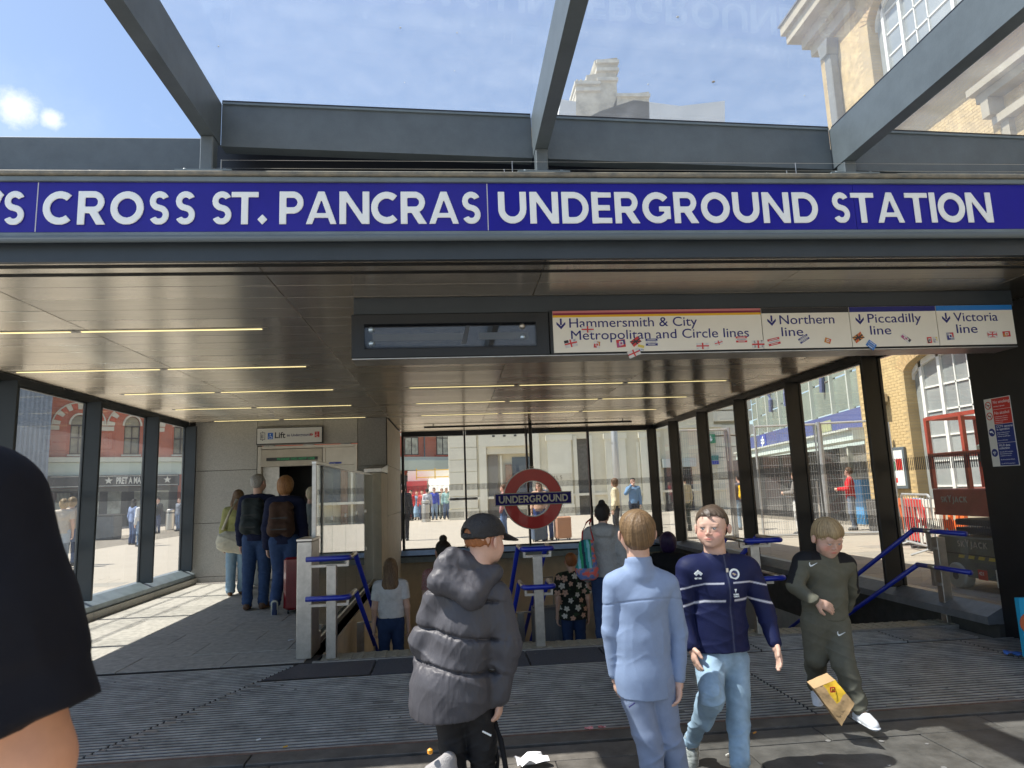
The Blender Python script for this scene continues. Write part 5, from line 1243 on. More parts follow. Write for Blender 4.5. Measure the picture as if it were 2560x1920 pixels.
def word_rot(txt, ya2, yb3, z, x, h, m, parent):
    adv = sum(GL[c][0] * h for c in txt); W = abs(yb3 - ya2); gap = (W - adv) / (len(txt) - 1); t = 0
    for c in txt:
        me = glyph_mesh(c, h, .004, .004)
        if not me.materials: me.materials.append(m)
        o = bpy.data.objects.new('letter', me); COL.objects.link(o)
        hh_ = 1.25 if c in 'YJ' else 1
        o.matrix_basis = Matrix.Translation((x, ya2 - t, z - (.02 if c == 'J' else 0))) @ Matrix.Rotation(-PI / 2, 4, 'Z') @ Matrix.Rotation(PI / 2, 4, 'X') @ Matrix.Diagonal((1, hh_, 1, 1))
        o.parent = sj; o.matrix_parent_inverse = parent_world(sj).inverted(); t += GL[c][0] * h + gap
m_lg = mat('letter_grey', (.42, .38, .33), .5)
word_rot('SKYJACK', 8.80, 8.32, 1.095, x0 - .006, .078, m_lg, sj); word_rot('SKYJACK', 8.60, 8.09, .535, x0 - .006, .080, mat('letter_grey'), sj); word_rot('SK', 7.90, 7.78, .315, x0 - .006, .055, m_lg, sj)
for k_ in range(8): MB().prism([(8.62 - k_ * .17, .395), (8.52 - k_ * .17, .395), (8.50 - k_ * .17, .435), (8.60 - k_ * .17, .435)], x0 - .004, x0 - .0005, 'x').build('hazard_mark', mat('yellow_mark', (.62, .46, .06), .5), sj)
MB().box((x0 - .005, 8.16, .155), (x0 - .0005, 8.31, .275)).build('number_plate', m_red, sj); text('421', .06, m_letter, sj, (x0 - .006, 8.295, .21), rot=rotm, name='lettering')
MB().box((x0 - .005, 7.7, .09), (x0 - .0005, 8.02, .30)).build('notice_plate', m_white, sj); text('PG', .11, m_red, sj, (x0 - .006, 8.0, .20), rot=rotm, name='lettering', spacing=1.25, off=.002); text('QUIET', .035, m_red, sj, (x0 - .006, 7.99, .15), rot=rotm, name='lettering'); text('ZONE', .035, m_red, sj, (x0 - .006, 7.985, .11), rot=rotm, name='lettering')

# --- plastic barriers and a steel crowd barrier
def plastic(x, y, ang, m1, lab, tilt=0.):
    r = empty('plastic_barrier', (x, y, 0), ang, label=lab, cat='barrier', group='plastic road barriers')
    M_ = Matrix.Translation((x, y, 0)) @ Matrix.Rotation(ang, 4, 'Z') @ Matrix.Rotation(tilt, 4, 'X')
    m = MB(); W, H = .98, .98
    m.prism([(-W / 2, .15), (-W / 2 + .12, .05), (-W / 2 + .12, H - .15), (-W / 2, H - .2)], -.035, .035, M=M_); m.prism([(W / 2, .15), (W / 2, H - .2), (W / 2 - .12, H - .15), (W / 2 - .12, .05)], -.035, .035, M=M_)
    m.prism([(-W / 2, H - .2), (-W / 2 + .12, H - .15), (W / 2 - .12, H - .15), (W / 2, H - .2), (W / 2 - .12, H), (-W / 2 + .12, H)], -.04, .04, M=M_)
    m.box((-W / 2 + .12, -.03, .42), (W / 2 - .12, .03, .58), M=M_).box((-W / 2 + .1, -.035, .12), (W / 2 - .1, .035, .24), M=M_)
    for t in (-.25, 0, .25): m.box((t - .04, -.028, .24), (t + .04, .028, .42), M=M_).box((t - .04, -.028, .58), (t + .04, .028, H - .15), M=M_)
    m.build('barrier_frame', m1, r)
    for s in (-1, 1): MB().box((s * .38 - .05, -.25, 0), (s * .38 + .05, .25, .05), M=Matrix.Translation((x, y, 0)) @ Matrix.Rotation(ang, 4, 'Z')).build('foot', mat('barrier_foot', (.05, .05, .05), .8), r)
mpw = mat('plastic_white', (.74, .70, .62), .5); mpr = mat('plastic_red', (.62, .03, .03), .45); mpo = mat('plastic_orange', (.70, .14, .03), .45); mpb = mat('plastic_blue', (.04, .16, .55), .45)
bb = [(10.05, 14.6, 1.25, mpo, 'orange plastic barrier at the back of the stack by the brick wall'), (9.98, 14.35, 1.2, mpw, 'white plastic barrier leaning in the stack, furthest left'), (9.75, 14.0, 1.25, mpb, 'blue plastic barrier in the middle of the stack'), (9.62, 13.75, 1.2, mpr, 'red plastic barrier at the front of the stack'), (9.45, 13.2, 1.35, mpw, 'white plastic barrier at the right end of the stack'), (9.6, 12.9, 1.3, mpo, 'orange plastic barrier behind the steel crowd barrier')]
for i, (x, y, a, m1, lab) in enumerate(bb): plastic(x, y, a + .15 * (i % 2), m1, lab, tilt=.10 * (i % 3 - 1))
cbr = empty('crowd_barrier', (9, 13, 0), label='galvanised steel crowd barrier standing before the plastic barriers', cat='barrier')
m = MB().tube([(9.15, 13.55, .15), (9.15, 13.55, 1.05), (9.10, 13.45, 1.1), (8.75, 12.2, 1.1), (8.72, 12.1, 1.05), (8.72, 12.1, .15), (9.15, 13.55, .15)], .022, 8)
for k_ in range(1, 11): x = 9.15 - .043 * k_; y = 13.55 - .145 * k_; m.tube([(x, y, .16), (x, y, 1.09)], .009, 5)
m.build('barrier_frame', m_gal, cbr); MB().tube([(8.75, 13.6, .02), (9.15, 13.45, .16), (9.5, 13.3, .02)], .02, 6).build('foot', m_gal, cbr); MB().tube([(8.35, 12.3, .02), (8.75, 12.15, .16), (9.1, 12.0, .02)], .02, 6).build('foot', m_gal, cbr)

# --- far chimney stack and pale roof seen through the canopy glass
ch = empty('chimney_building', (14, 66, 0), label='distant grey chimney stacks and pale roof rising behind the station', cat='building')
YH = 66
def chp(px, py): p = at(px, py, YH); return (p.x, p.z)
m_chm = mat('chimney_brick', (.42, .37, .28), .9, var=.35, vscale=.8)
def chb(pts, name, m, d=3): MB().prism([chp(*p) for p in pts], YH, YH + d).build(name, m, ch)
chb([(1440, 300), (1440, 204), (1466, 200), (1466, 188), (1493, 184), (1494, 172), (1488, 160), (1486, 151), (1543, 144), (1544, 168), (1540, 180), (1543, 236), (1540, 300)], 'chimney_stack', m_chm)
chb([(1520, 300), (1543, 240), (1622, 229), (1624, 300)], 'chimney_stack', m_chm, 4)
chb([(1395, 300), (1402, 248), (1440, 254), (1440, 300)], 'roof', mat('pale_roof', (.55, .55, .55), .7), 5)
chb([(1500, 278), (1585, 250), (1700, 265), (1812, 252), (1812, 330), (1400, 330)], 'roof', mat('pale_roof'), 2.5)
for (x0_, x1_, y_) in ((1436, 1500, 205), (1438, 1500, 222), (1490, 1546, 152), (1490, 1546, 172), (1492, 1544, 196), (1540, 1624, 236)):
    a_ = chp(x0_, y_); b_ = chp(x1_, y_); MB().prism([(a_[0], a_[1]), (b_[0], b_[1]), (b_[0], b_[1] - .35), (a_[0], a_[1] - .35)], YH - .25, YH + 3.2).build('string_course', mat('chimney_stone', (.50, .46, .38), .9, var=.3, vscale=1), ch)
for px_ in (1497, 1508, 1519, 1530, 1538): a_ = chp(px_, 148); MB().lathe((a_[0], YH + 1.2, a_[1] - .1), [(.16, 0), (.13, .45)], 8).build('chimney_pot', m_chm, ch)
for px_ in (1448, 1458, 1475, 1486): a_ = chp(px_, 190); MB().lathe((a_[0], YH + 1.2, a_[1] - .2), [(.16, 0), (.13, .5)], 8).build('chimney_pot', m_chm, ch)
MB().box((at(1300, 300, YH).x, YH + 1, 0), (at(1812, 300, YH).x, YH + 12, chp(1812, 300)[1] - .5)).build('building_mass', m_chm, ch)
# litter in front
m_pap = mat('paper_white', (.78, .78, .80), .7, var=.05)
def litter(px, py, w_, d_, ang, m, lab, name='paper_litter', h=.02):
    p = gnd(px, py, .005); M_ = Matrix.Translation(p) @ Matrix.Rotation(ang, 4, 'Z'); mb = MB(); n = 4; rg = random.Random(int(px)); vs = []
    for j in range(n + 1):
        for i in range(n + 1): vs.append(M_ @ Vector(((i / n - .5) * w_ + rg.uniform(-.1, .1) * w_ / n, (j / n - .5) * d_ + rg.uniform(-.1, .1) * d_ / n, rg.uniform(.003, h))))
    fs = [(j * (n + 1) + i, j * (n + 1) + i + 1, (j + 1) * (n + 1) + i + 1, (j + 1) * (n + 1) + i) for j in range(n) for i in range(n)]
    b = len(vs); vs2 = vs + [v - Vector((0, 0, .002)) for v in vs]; fs2 = fs + [tuple(k + b for k in reversed(f)) for f in fs]
    mb.add(vs2, fs2).build(name, m, None, label=lab, category='litter')
litter(1330, 1912, .16, .12, .3, m_pap, 'crumpled white paper on the pavement right of the padded coat boy', h=.05)
litter(1473, 1824, .05, .025, .1, mat('wrap_red', (.6, .45, .45), .5, col2=(.7, .05, .05), vscale=60), 'small white and red wrapper on the kerb, left one', 'wrapper'); litter(1505, 1821, .045, .02, -.1, mat('wrap_red'), 'small white and red wrapper on the kerb, right one', 'wrapper')
litter(727, 1601, .06, .035, .2, m_pap, 'scrap of white paper on the hall floor by the balustrade post', h=.01)
litter(2540, 1637, .16, .10, -.5, mat('leaflet_blue', (.10, .25, .75), .5), 'blue and white leaflet on the mat at the right edge', 'leaflet', h=.03)
for px, py, c, lab in ((1883, 1833, (.72, .30, .05), 'orange cigarette end on the pavement beside the jeans'), (1815, 1888, (.75, .72, .65), 'white cigarette end on the pavement by the trainer'), (708, 1868, (.70, .40, .05), 'orange cigarette end on the mat edge'), (641, 1850, (.8, .8, .78), 'white cigarette end standing out on the left of the mat')):
    p = gnd(px, py, .012); MB().tube([p, p + Vector((.022, .012, .001))], .0045, 8).build('cigarette_end', mat('cig_%d' % px, c, .7), None, label=lab, category='litter')
# poster stand at the right edge
bs = empty('poster_stand', (4.75, 5.2, .5), label='bright blue poster board cut off by the right edge of the picture', cat='poster')
p = at(2550, 1560, 5.2)
MB().box((p.x, 5.18, .05), (p.x + .6, 5.22, .49)).build('board', mat('poster_cyan', (.02, .38, .62), .5), bs); MB().lathe((p.x + .06, 5.172, .30), [(.08, 0), (.08, .006)], 18, axis='y').build('print', mat('poster_orange', (.7, .15, .05), .5), bs)
MB().box((p.x + .02, 5.174, .08), (p.x + .55, 5.179, .20)).build('print', m_black, bs)
# ------------------------------------------------------------------ people
def vnoise(X, Y, Z, seed=0):
    """smooth lattice noise, -1..1"""
    rs = np.random.RandomState(seed); T = rs.rand(16, 16, 16).astype(np.float32) * 2 - 1
    def fl(a): i = np.floor(a).astype(np.int32); f = a - i; return i & 15, (f * f * (3 - 2 * f)).astype(np.float32)
    (xi, xf), (yi, yf), (zi, zf) = fl(X), fl(Y), fl(Z); x1, y1, z1 = (xi + 1) & 15, (yi + 1) & 15, (zi + 1) & 15
    def g(a, b, c): return T[a, b, c]
    c00 = g(xi, yi, zi) * (1 - xf) + g(x1, yi, zi) * xf; c10 = g(xi, y1, zi) * (1 - xf) + g(x1, y1, zi) * xf
    c01 = g(xi, yi, z1) * (1 - xf) + g(x1, yi, z1) * xf; c11 = g(xi, y1, z1) * (1 - xf) + g(x1, y1, z1) * xf
    return (c00 * (1 - yf) + c10 * yf) * (1 - zf) + (c01 * (1 - yf) + c11 * yf) * zf
A3 = lambda v: np.array([float(v[0]), float(v[1]), float(v[2])])
class Field:
    def __init__(s, lo, hi, h):
        s.h = h; s.lo = A3(lo); n = np.ceil((A3(hi) - s.lo) / h).astype(int) + 1; s.n = n
        s.f = np.full(tuple(n), .25, dtype=np.float32)
    def _sl(s, lo, hi):
        a = np.maximum(0, np.floor((lo - s.lo) / s.h).astype(int)); b = np.minimum(s.n, np.ceil((hi - s.lo) / s.h).astype(int) + 1)
        if np.any(b <= a): return None
        ax = [(s.lo[i] + np.arange(a[i], b[i]) * s.h).astype(np.float32) for i in range(3)]
        return (slice(a[0], b[0]), slice(a[1], b[1]), slice(a[2], b[2])), ax[0][:, None, None], ax[1][None, :, None], ax[2][None, None, :]
    def _mix(s, sl, d, k, sub=False):
        a = s.f[sl]
        if sub: d = -d; hh = np.clip(.5 - .5 * (a - d) / k, 0, 1) if False else None; s.f[sl] = -s._smin(-a, -d, k); return
        s.f[sl] = s._smin(a, d, k)
    @staticmethod
    def _smin(a, b, k):
        if k <= 0: return np.minimum(a, b)
        h = np.clip(.5 + .5 * (b - a) / k, 0, 1); return b * (1 - h) + a * h - k * h * (1 - h)
    def cone(s, a, b, ra, rb, k=.02, sq=None, sub=False, m=.05):
        """tapered limb; sq=(direction, factor) flattens it along a direction"""
        a, b = A3(a), A3(b); R = max(ra, rb) + m + k
        r = s._sl(np.minimum(a, b) - R, np.maximum(a, b) + R)
        if r is None: return s
        sl, X, Y, Z = r; P = [X - a[0], Y - a[1], Z - a[2]]; ba = b - a; sc = 1.
        if sq:
            n = A3(sq[0]); n = n / np.linalg.norm(n); f = 1 / sq[1] - 1; t = P[0] * n[0] + P[1] * n[1] + P[2] * n[2]
            P = [P[i] + t * n[i] * f for i in range(3)]; ba = ba + n * (ba @ n) * f; sc = min(1., sq[1]) ** .5
        L = ba @ ba + 1e-9; t = np.clip((P[0] * ba[0] + P[1] * ba[1] + P[2] * ba[2]) / L, 0, 1)
        d = (np.sqrt((P[0] - t * ba[0]) ** 2 + (P[1] - t * ba[1]) ** 2 + (P[2] - t * ba[2]) ** 2) - (ra + (rb - ra) * t)) * sc
        s._mix(sl, d.astype(np.float32), k, sub); return s
    def ell(s, c, r, k=.015, M=None, sub=False, m=.04):
        c = A3(c); r = A3(r); R = r.max() + m + k; q = s._sl(c - R, c + R)
        if q is None: return s
        sl, X, Y, Z = q; P = [X - c[0], Y - c[1], Z - c[2]]
        if M is not None:
            I = np.array(M.to_3x3()).T; P = [I[i][0] * P[0] + I[i][1] * P[1] + I[i][2] * P[2] for i in range(3)]
        k0 = np.sqrt((P[0] / r[0]) ** 2 + (P[1] / r[1]) ** 2 + (P[2] / r[2]) ** 2); k1 = np.sqrt((P[0] / r[0] ** 2) ** 2 + (P[1] / r[1] ** 2) ** 2 + (P[2] / r[2] ** 2) ** 2) + 1e-6
        s._mix(sl, (k0 * (k0 - 1) / k1).astype(np.float32), k, sub); return s
    def grid(s):
        ax = [(s.lo[i] + np.arange(s.n[i]) * s.h).astype(np.float32) for i in range(3)]
        return ax[0][:, None, None], ax[1][None, :, None], ax[2][None, None, :]
    def cut(s, p, n, k=0):
        X, Y, Z = s.grid(); p, n = A3(p), A3(n); n = n / np.linalg.norm(n); d = (X - p[0]) * n[0] + (Y - p[1]) * n[1] + (Z - p[2]) * n[2]
        s.f = np.maximum(s.f, d.astype(np.float32)) if k == 0 else -s._smin(-s.f, -d.astype(np.float32), k); return s
    def disp(s, fn):
        """displace near the surface only"""
        X, Y, Z = s.grid(); m = np.abs(s.f) < .05; idx = np.nonzero(m)
        s.f[m] += fn(X[idx[0], 0, 0], Y[0, idx[1], 0], Z[0, 0, idx[2]]).astype(np.float32); return s
    def build(s, name, material, parent, paint=None):
        s.f[0] = s.f[-1] = .1; s.f[:, 0] = s.f[:, -1] = .1; s.f[:, :, 0] = s.f[:, :, -1] = .1
        me = sdf_mesh(s.f, s.lo, s.h, name)
        if paint is not None:
            n = len(me.vertices); co = np.empty(n * 3, np.float32); me.vertices.foreach_get('co', co); co = co.reshape(-1, 3)
            c = np.ones((n, 4), np.float32); c[:, :3] = paint(co); at_ = me.color_attributes.new('Col', 'FLOAT_COLOR', 'POINT'); at_.data.foreach_set('color', c.ravel())
        me.materials.append(material); o = bpy.data.objects.new(name, me); COL.objects.link(o); o.parent = parent; return o

def folds(amp, freq=22, seed=1, warp=1.1, dirz=1.0, ys=.28):
    """cloth folds: broad swells and sharp ridged creases running slantwise"""
    def f(x, y, z):
        w1 = vnoise(x * freq * .35 + 5, y * freq * .35, z * freq * .35, seed + 2)
        a = vnoise(x * freq * ys + w1 * warp, y * freq * ys, z * freq * dirz + x * freq * .5 + w1 * warp, seed)
        b = vnoise(x * freq * ys * 1.6 + 3, y * freq * ys * 1.6 + w1, z * freq * 1.5 - x * freq * .7 + 9, seed + 1)
        r1 = (1 - np.abs(a)) ** 2.4; r2 = (1 - np.abs(b)) ** 3
        return amp * (-r1 * 1.0 - .55 * r2 + .55 * w1 + .45)
    return f

def skinmat(name, col): return mat('skin_' + name, col, .48, attr=True, var=.07, vscale=30, spec=.35)
def cloth(name, col=(.1, .1, .1), rough=.85, var=.10, vs=25, bump=.12, bs=220, **k): return mat('cloth_' + name, col, rough, var=var, vscale=vs, bump=bump, bscale=bs, spec=.25, **k)
def clothp(name, rough=.85, **k): return mat('clothp_' + name, (1, 1, 1), rough, attr=True, var=.07, vscale=25, bump=.12, bscale=220, spec=.25, **k)
def hairmat(name, c1, c2, rough=.5):
    m = mat('hair_' + name, (1, 1, 1), rough, attr=True, var=.12, vscale=60, bump=.25, bscale=90, spec=.35); m['c1'] = c1; m['c2'] = c2; return m
SK = (.64, .40, .30)

class Person:
    def __init__(s, loc, rz, H, label, J=None, vox=.010, skin=SK, hh=.132, yaw=0., pitch=0., roll=0., build=1., group=None, child=False, wdepth=None):
        s.loc = Vector(loc); s.rz = rz; s.H = H; s.vox = vox; s.b = build; s.skin = skin
        s.root = empty('person', tuple(loc), rz, label=label, cat='person', group=group)
        s.M = s.root.matrix_basis.copy(); s.Mi = s.M.inverted()
        sw = .098 if not child else .100
        D = dict(pelvis=(0, 0, .535), waist=(0, 0, .62), chest=(0, 0, .735), neck=(0, -.012, .828), head=(0, .006, .932),
                 shR=(sw, -.004, .795), elR=(sw + .028, -.018, .628), wrR=(sw + .034, .022, .482), shL=(-sw, -.004, .795), elL=(-sw - .028, -.018, .628), wrL=(-sw - .034, .022, .482),
                 hiR=(.050, 0, .515), knR=(.054, .014, .280), anR=(.056, -.012, .048), hiL=(-.050, 0, .515), knL=(-.054, .014, .280), anL=(-.056, -.012, .048))
        s.J = {k: Vector(v) * H for k, v in D.items()}
        s.toe = dict(R=Vector((.12, 1, 0)), L=Vector((-.12, 1, 0)))
        for k, v in (J or {}).items():
            if k.startswith('toe'): s.toe[k[3]] = (s.Mi.to_3x3() @ Vector(v)) if False else Vector(v)
            elif isinstance(v, Vector): s.J[k] = s.Mi @ v          # a point of the place
            else: s.J[k] = Vector(v) * H
        s.hh = hh * H; s.nk = 1.30 if child else 1.; s.hw = 1.08 if child else 1.
        s.HR = Matrix.Rotation(-yaw, 3, 'Z') @ Matrix.Rotation(pitch, 3, 'X') @ Matrix.Rotation(roll, 3, 'Y')
        s.hand = {}
    def hp(s, x, y, z): return s.J['head'] + s.HR @ (Vector((x, y, z)) * s.hh)
    def bounds(s, keys=None, m=.12):
        P = np.array([list(v) for k, v in s.J.items() if keys is None or k in keys]); return P.min(0) - m, P.max(0) + m
    # --- skin body, one continuous surface
    def torso(s, F, e=0., k=.03, top=True, fl=0., boxy=0.):
        J, H, b = s.J, s.H, s.b; Y = (0, 1, 0); wr_ = .070 + .016 * boxy; cr_ = .086 + .004 * boxy
        F.cone(J['chest'] , J['waist'], cr_ * H * b + e, wr_ * H * b + e, k, (Y, .68)); F.cone(J['waist'], J['pelvis'], wr_ * H * b + e, .085 * H * b + e + fl, k, (Y, .74))
        F.cone(J['shL'] + (J['shR'] - J['shL']) * .10, J['shR'] + (J['shL'] - J['shR']) * .10, .036 * H + e, .036 * H + e, k)
        for q in 'LR': F.cone(J['neck'] + Vector((0, 0, -.012 * H)), J['sh' + q], .030 * H * (1 + (s.nk - 1) * .6) + e * .8, .030 * H + e, k); F.cone(J['sh' + q] * .6 + J['chest'] * .4 + Vector((0, 0, .0 * H)), J['chest'], .045 * H + e, .06 * H * b + e, k)
    def arm(s, F, q, e=0., k=.015, e2=None, upto=1.):
        J, H = s.J, s.H; e2 = e if e2 is None else e2; el, wr = J['el' + q], J['wr' + q]
        F.cone(J['sh' + q], el, .034 * H + e, .025 * H + e, k)
        if upto > 0: F.cone(el, el + (wr - el) * upto, .025 * H + e, (.0165 * H + e2) * upto + (.025 * H + e) * (1 - upto), k)
    def leg(s, F, q, e=0., k=.02, e2=None, upto=1.):
        J, H = s.J, s.H; e2 = e if e2 is None else e2; kn, an = J['kn' + q], J['an' + q]
        F.cone(J['hi' + q], kn, .054 * H + e, .034 * H + (e + e2) / 2, k); an2 = kn + (an - kn) * upto
        F.cone(kn, an2, .034 * H + (e + e2) / 2, .021 * H + e2, k)
        if e2 < .02: F.ell(kn + (an - kn) * .3 + Vector((0, -.010 * H, 0)), (.030 * H + e, .030 * H + e, .07 * H), k)
    def head(s, F, detail=True):
        h = s.hh; R = s.HR; p = s.hp; k = h * .10
        w_ = s.hw; E = lambda c, r, kk=k, **o: F.ell(p(c[0] * w_, c[1], c[2]), (r[0] * h * w_, r[1] * h, r[2] * h), kk, M=R.to_4x4(), **o)
        F.cone(s.J['neck'] + Vector((0, 0, -.03 * s.H)), p(0, -.08, -.18), .034 * s.H * s.nk, .031 * s.H * s.nk, .02)
        E((0, -.07, .13), (.365, .43, .36)); E((0, .10, -.08), (.325, .27, .36)); E((0, .19, -.30), (.235, .18, .15), h * .14); E((0, .30, -.40), (.10, .07, .075), h * .08)
        if detail:
            for sx_ in (-1, 1):
                E((sx_ * .19, .21, -.16), (.13, .12, .14), h * .08)
                E((sx_ * .145, .395, .02), (.075, .045, .040), h * .04, sub=True)
                E((sx_ * .145, .338, .066), (.085, .040, .026), h * .012); E((sx_ * .145, .330, -.022), (.075, .035, .018), h * .015)
                E((sx_ * .14, .328, .120), (.10, .035, .022), h * .05)
                F.ell(p(sx_ * .41 * s.hw, -.05, -.03), (.040 * h, .080 * h, .135 * h), h * .03, M=(R @ Matrix.Rotation(sx_ * .45, 3, 'Z') @ Matrix.Rotation(.15, 3, 'X')).to_4x4())
                E((sx_ * .455, -.02, -.02), (.018, .035, .07), h * .02, sub=True)
            F.cone(p(0, .355, .04), p(0, .418, -.095), .022 * h, .038 * h, h * .045); E((-.048, .395, -.125), (.035, .035, .028), h * .02); E((.048, .395, -.125), (.035, .035, .028), h * .02)
            E((0, .355, -.235), (.125, .055, .030), h * .02); E((0, .352, -.278), (.105, .055, .030), h * .02); E((0, .42, -.257), (.10, .03, .006), h * .01, sub=True)
        else:
            E((0, .38, -.06), (.04, .07, .09)); 
            for sx_ in (-1, 1): E((sx_ * .36, -.04, -.02), (.04, .08, .12), h * .02)
    def hands(s, F, q, curl=.5, fdir=None, palm=None, sz=1.):
        """palm + five fingers. fdir: finger direction, palm: palm normal (both local)"""
        J, H = s.J, s.H; wr = J['wr' + q]; el = J['el' + q]; d = Vector(fdir) if fdir is not None else (wr - el); d.normalize()
        n = Vector(palm) if palm is not None else Vector((-1 if q == 'R' else 1, 0, 0)); n = (n - d * n.dot(d)).normalized(); t = d.cross(n)   # across the palm
        if palm is None or True:
            # thumb side towards the front of the body
            if t.dot(Vector((0, 1, 0))) < 0: t = -t
        L = .100 * H * sz * (1 if s.H > 1.5 else 1.05); r = .0070 * H * sz
        F.cone(wr, wr + d * L * .22, .0155 * H, .0165 * H, .008)
        F.cone(wr + d * L * .22, wr + d * L * .45, .0175 * H * sz, .0225 * H * sz, .006, (n, .50))
        for i, (o, ln) in enumerate(((.72, .42), (.25, .48), (-.22, .45), (-.66, .36))):
            base = wr + d * L * .50 + t * o * .021 * H * sz; a = base; ang = curl * .5
            for j, sg in enumerate((.45, .32, .26)):
                dd = (d * math.cos(ang) + n * math.sin(ang) + t * o * .10).normalized(); bb = a + dd * L * ln * sg
                F.cone(a, bb, r * (1 - .10 * j), r * (.93 - .12 * j), .0022); a = bb; ang += curl * .75
        a = wr + d * L * .18 + t * .016 * H * sz; b1 = a + (d * .75 + t * .62 + n * .30).normalized() * L * .26; b2 = b1 + (d * .93 + t * .15 + n * .35).normalized() * L * .20
        F.cone(a, b1, r * 1.35, r * 1.12, .005); F.cone(b1, b2, r * 1.1, r * .85, .003)
    def body(s, legs=True, hand=dict(R={}, L={}), detail=True, paint=None, bare_feet=False):
        lo, hi = s.bounds(); hi[2] = max(hi[2], s.J['head'].z + s.hh * .75); lo[2] = min(lo[2], -.01)
        F = Field(lo, hi, s.vox); s.torso(F, -.004, .03)
        for q in 'LR':
            s.arm(F, q, -.002); s.leg(F, q, -.011)
            if hand is not None and hand.get(q) is not None: s.hands(F, q, **hand[q])
            an = s.J['an' + q]; t = s.toe[q].normalized(); u_ = Vector((0, 0, 1)); u_ = (u_ - t * u_.dot(t)).normalized(); F.cone(an, an + t * .07 * s.H - u_ * .026 * s.H, .018 * s.H, .012 * s.H, .01)
        s.head(F, detail)
        hd = s.J['head']; Ri = np.array(s.HR.transposed()); base = np.array(s.skin); hh = s.hh
        def P(co):
            q = ((co - np.array(hd)) @ Ri.T) / hh; c = np.tile(base, (len(co), 1)).astype(np.float32)
            g = lambda x, y, z, r: np.exp(-(((q[:, 0] - x) / r[0]) ** 2 + ((q[:, 1] - y) / r[1]) ** 2 + ((q[:, 2] - z) / r[2]) ** 2))[:, None]
            pink = base * np.array([1.08, .62, .62]); lip = base * np.array([1.0, .42, .45]); brow = base * np.array([.50, .42, .36])
            for sx_ in (-1, 1):
                w_ = g(sx_ * .22, .32, -.13, (.13, .2, .10)) * .62; c = c * (1 - w_) + pink * w_
                w_ = g(sx_ * .15, .40, .135, (.11, .12, .025)) * .65; c = c * (1 - w_) + brow * w_
                w_ = g(sx_ * .145, .36, .042, (.085, .10, .013)) * .75; c = c * (1 - w_) + base * .28 * w_
                w_ = g(sx_ * .37, -.04, -.02, (.06, .10, .14)) * .5; c = c * (1 - w_) + pink * w_
            w_ = np.clip(g(0, .43, -.245, (.095, .10, .032)) * 1.1, 0, .8); c = c * (1 - w_) + lip * w_
            w_ = g(0, .46, -.11, (.06, .06, .05)) * .3; c = c * (1 - w_) + pink * w_
            if paint: c = paint(co, q, c)
            return c
        s.F = F; return F.build('body', skinmat('tone', (1, 1, 1)), s.root, P)
    def eyes(s, look=(0, 0), closed=False, iris=(.10, .14, .18)):
        h = s.hh
        for sx_ in (-1, 1):
            c = s.hp(sx_ * .145, .312, .018); r = .057 * h; mb = MB(); n = 16
            d = (s.HR @ Vector((look[0], 1, look[1]))).normalized()
            a = d.cross(Vector((0, 0, 1))).normalized(); b = a.cross(d)
            prof = [(0.0005, 1.0), (.12, .993), (.16, .985), (.34, .94), (.38, .92), (.7, .71), (.95, .3), (1, 0)]; vs = []; fs = []; mi = []
            for (rr, hh_) in prof:
                for j in range(n): t = 2 * PI * j / n; vs.append(c + (d * hh_ + a * rr * math.cos(t) + b * rr * math.sin(t)) * r)
            for i in range(len(prof) - 1):
                for j in range(n): fs.append((i * n + j, i * n + (j + 1) % n, (i + 1) * n + (j + 1) % n, (i + 1) * n + j)); mi.append(2 if i < 1 else 1 if i < 3 else 0)
            me = bpy.data.meshes.new('eye'); me.from_pydata([tuple(v) for v in vs], [], fs); me.polygons.foreach_set('material_index', mi)
            for m_ in (mat('eye_white', (.36, .34, .33), .3, coat=.3), mat('iris_%g' % iris[2], iris, .2, coat=.6), mat('pupil', (.01, .01, .01), .2, coat=.6)): me.materials.append(m_)
            o = bpy.data.objects.new('eye', me); COL.objects.link(o); o.parent = s.root
    def shoes(s, m, m_sole=None, sock=None, lift=dict(R=0, L=0), big=1., detail=False):
        H = s.H
        for q in 'LR':
            an = s.J['an' + q]; t = s.toe[q].normalized(); L = .085 * H * big; up = Vector((0, 0, 1)); up = (up - t * up.dot(t)).normalized(); side = t.cross(up)
            z0 = .040 * H * big
            P = lambda a, b, c=0: an + t * a * L + up * b * H * big + side * c * L
            lo = np.minimum.reduce([np.array(P(x, y)) for x in (-1, 2.2) for y in (-.06, .04)]) - .05; hi = np.maximum.reduce([np.array(P(x, y)) for x in (-1, 2.2) for y in (-.06, .04)]) + .05
            F = Field(lo, hi, max(.005, s.vox * .8) if s.vox < .01 else s.vox * .7)
            F.cone(P(-.25, -.024), P(.9, -.026), .024 * H * big, .022 * H * big, .01, (side, 1.0)); F.cone(P(.5, -.020), P(1.05, -.030), .026 * H * big, .019 * H * big, .012); F.cone(P(-.15, -.01), P(-.05, .012), .023 * H * big, .023 * H * big, .01)
            F.cut(P(0, -.047), -up)
            if detail:
                for k_ in range(4): F.cone(P(.28 + k_ * .14, .008 - k_ * .0065, -.22), P(.28 + k_ * .14, .008 - k_ * .0065, .22), .0028, .0028, .001)
            o = F.build('shoe', m, s.root)
            if m_sole:
                G = Field(lo, hi, F.h); G.cone(P(-.25, -.036), P(1.05, -.036), .026 * H * big, .024 * H * big, .005, (up, .30)); G.cut(P(0, -.048), -up); so = G.build('sole', m_sole, s.root)
            if sock:
                G = Field(A3(an) - .08, A3(an) + .14, F.h); kn = s.J['kn' + q]; G.cone(an, an + (kn - an) * .16, .0225 * H, .024 * H, .004); G.build('sock', sock, s.root)
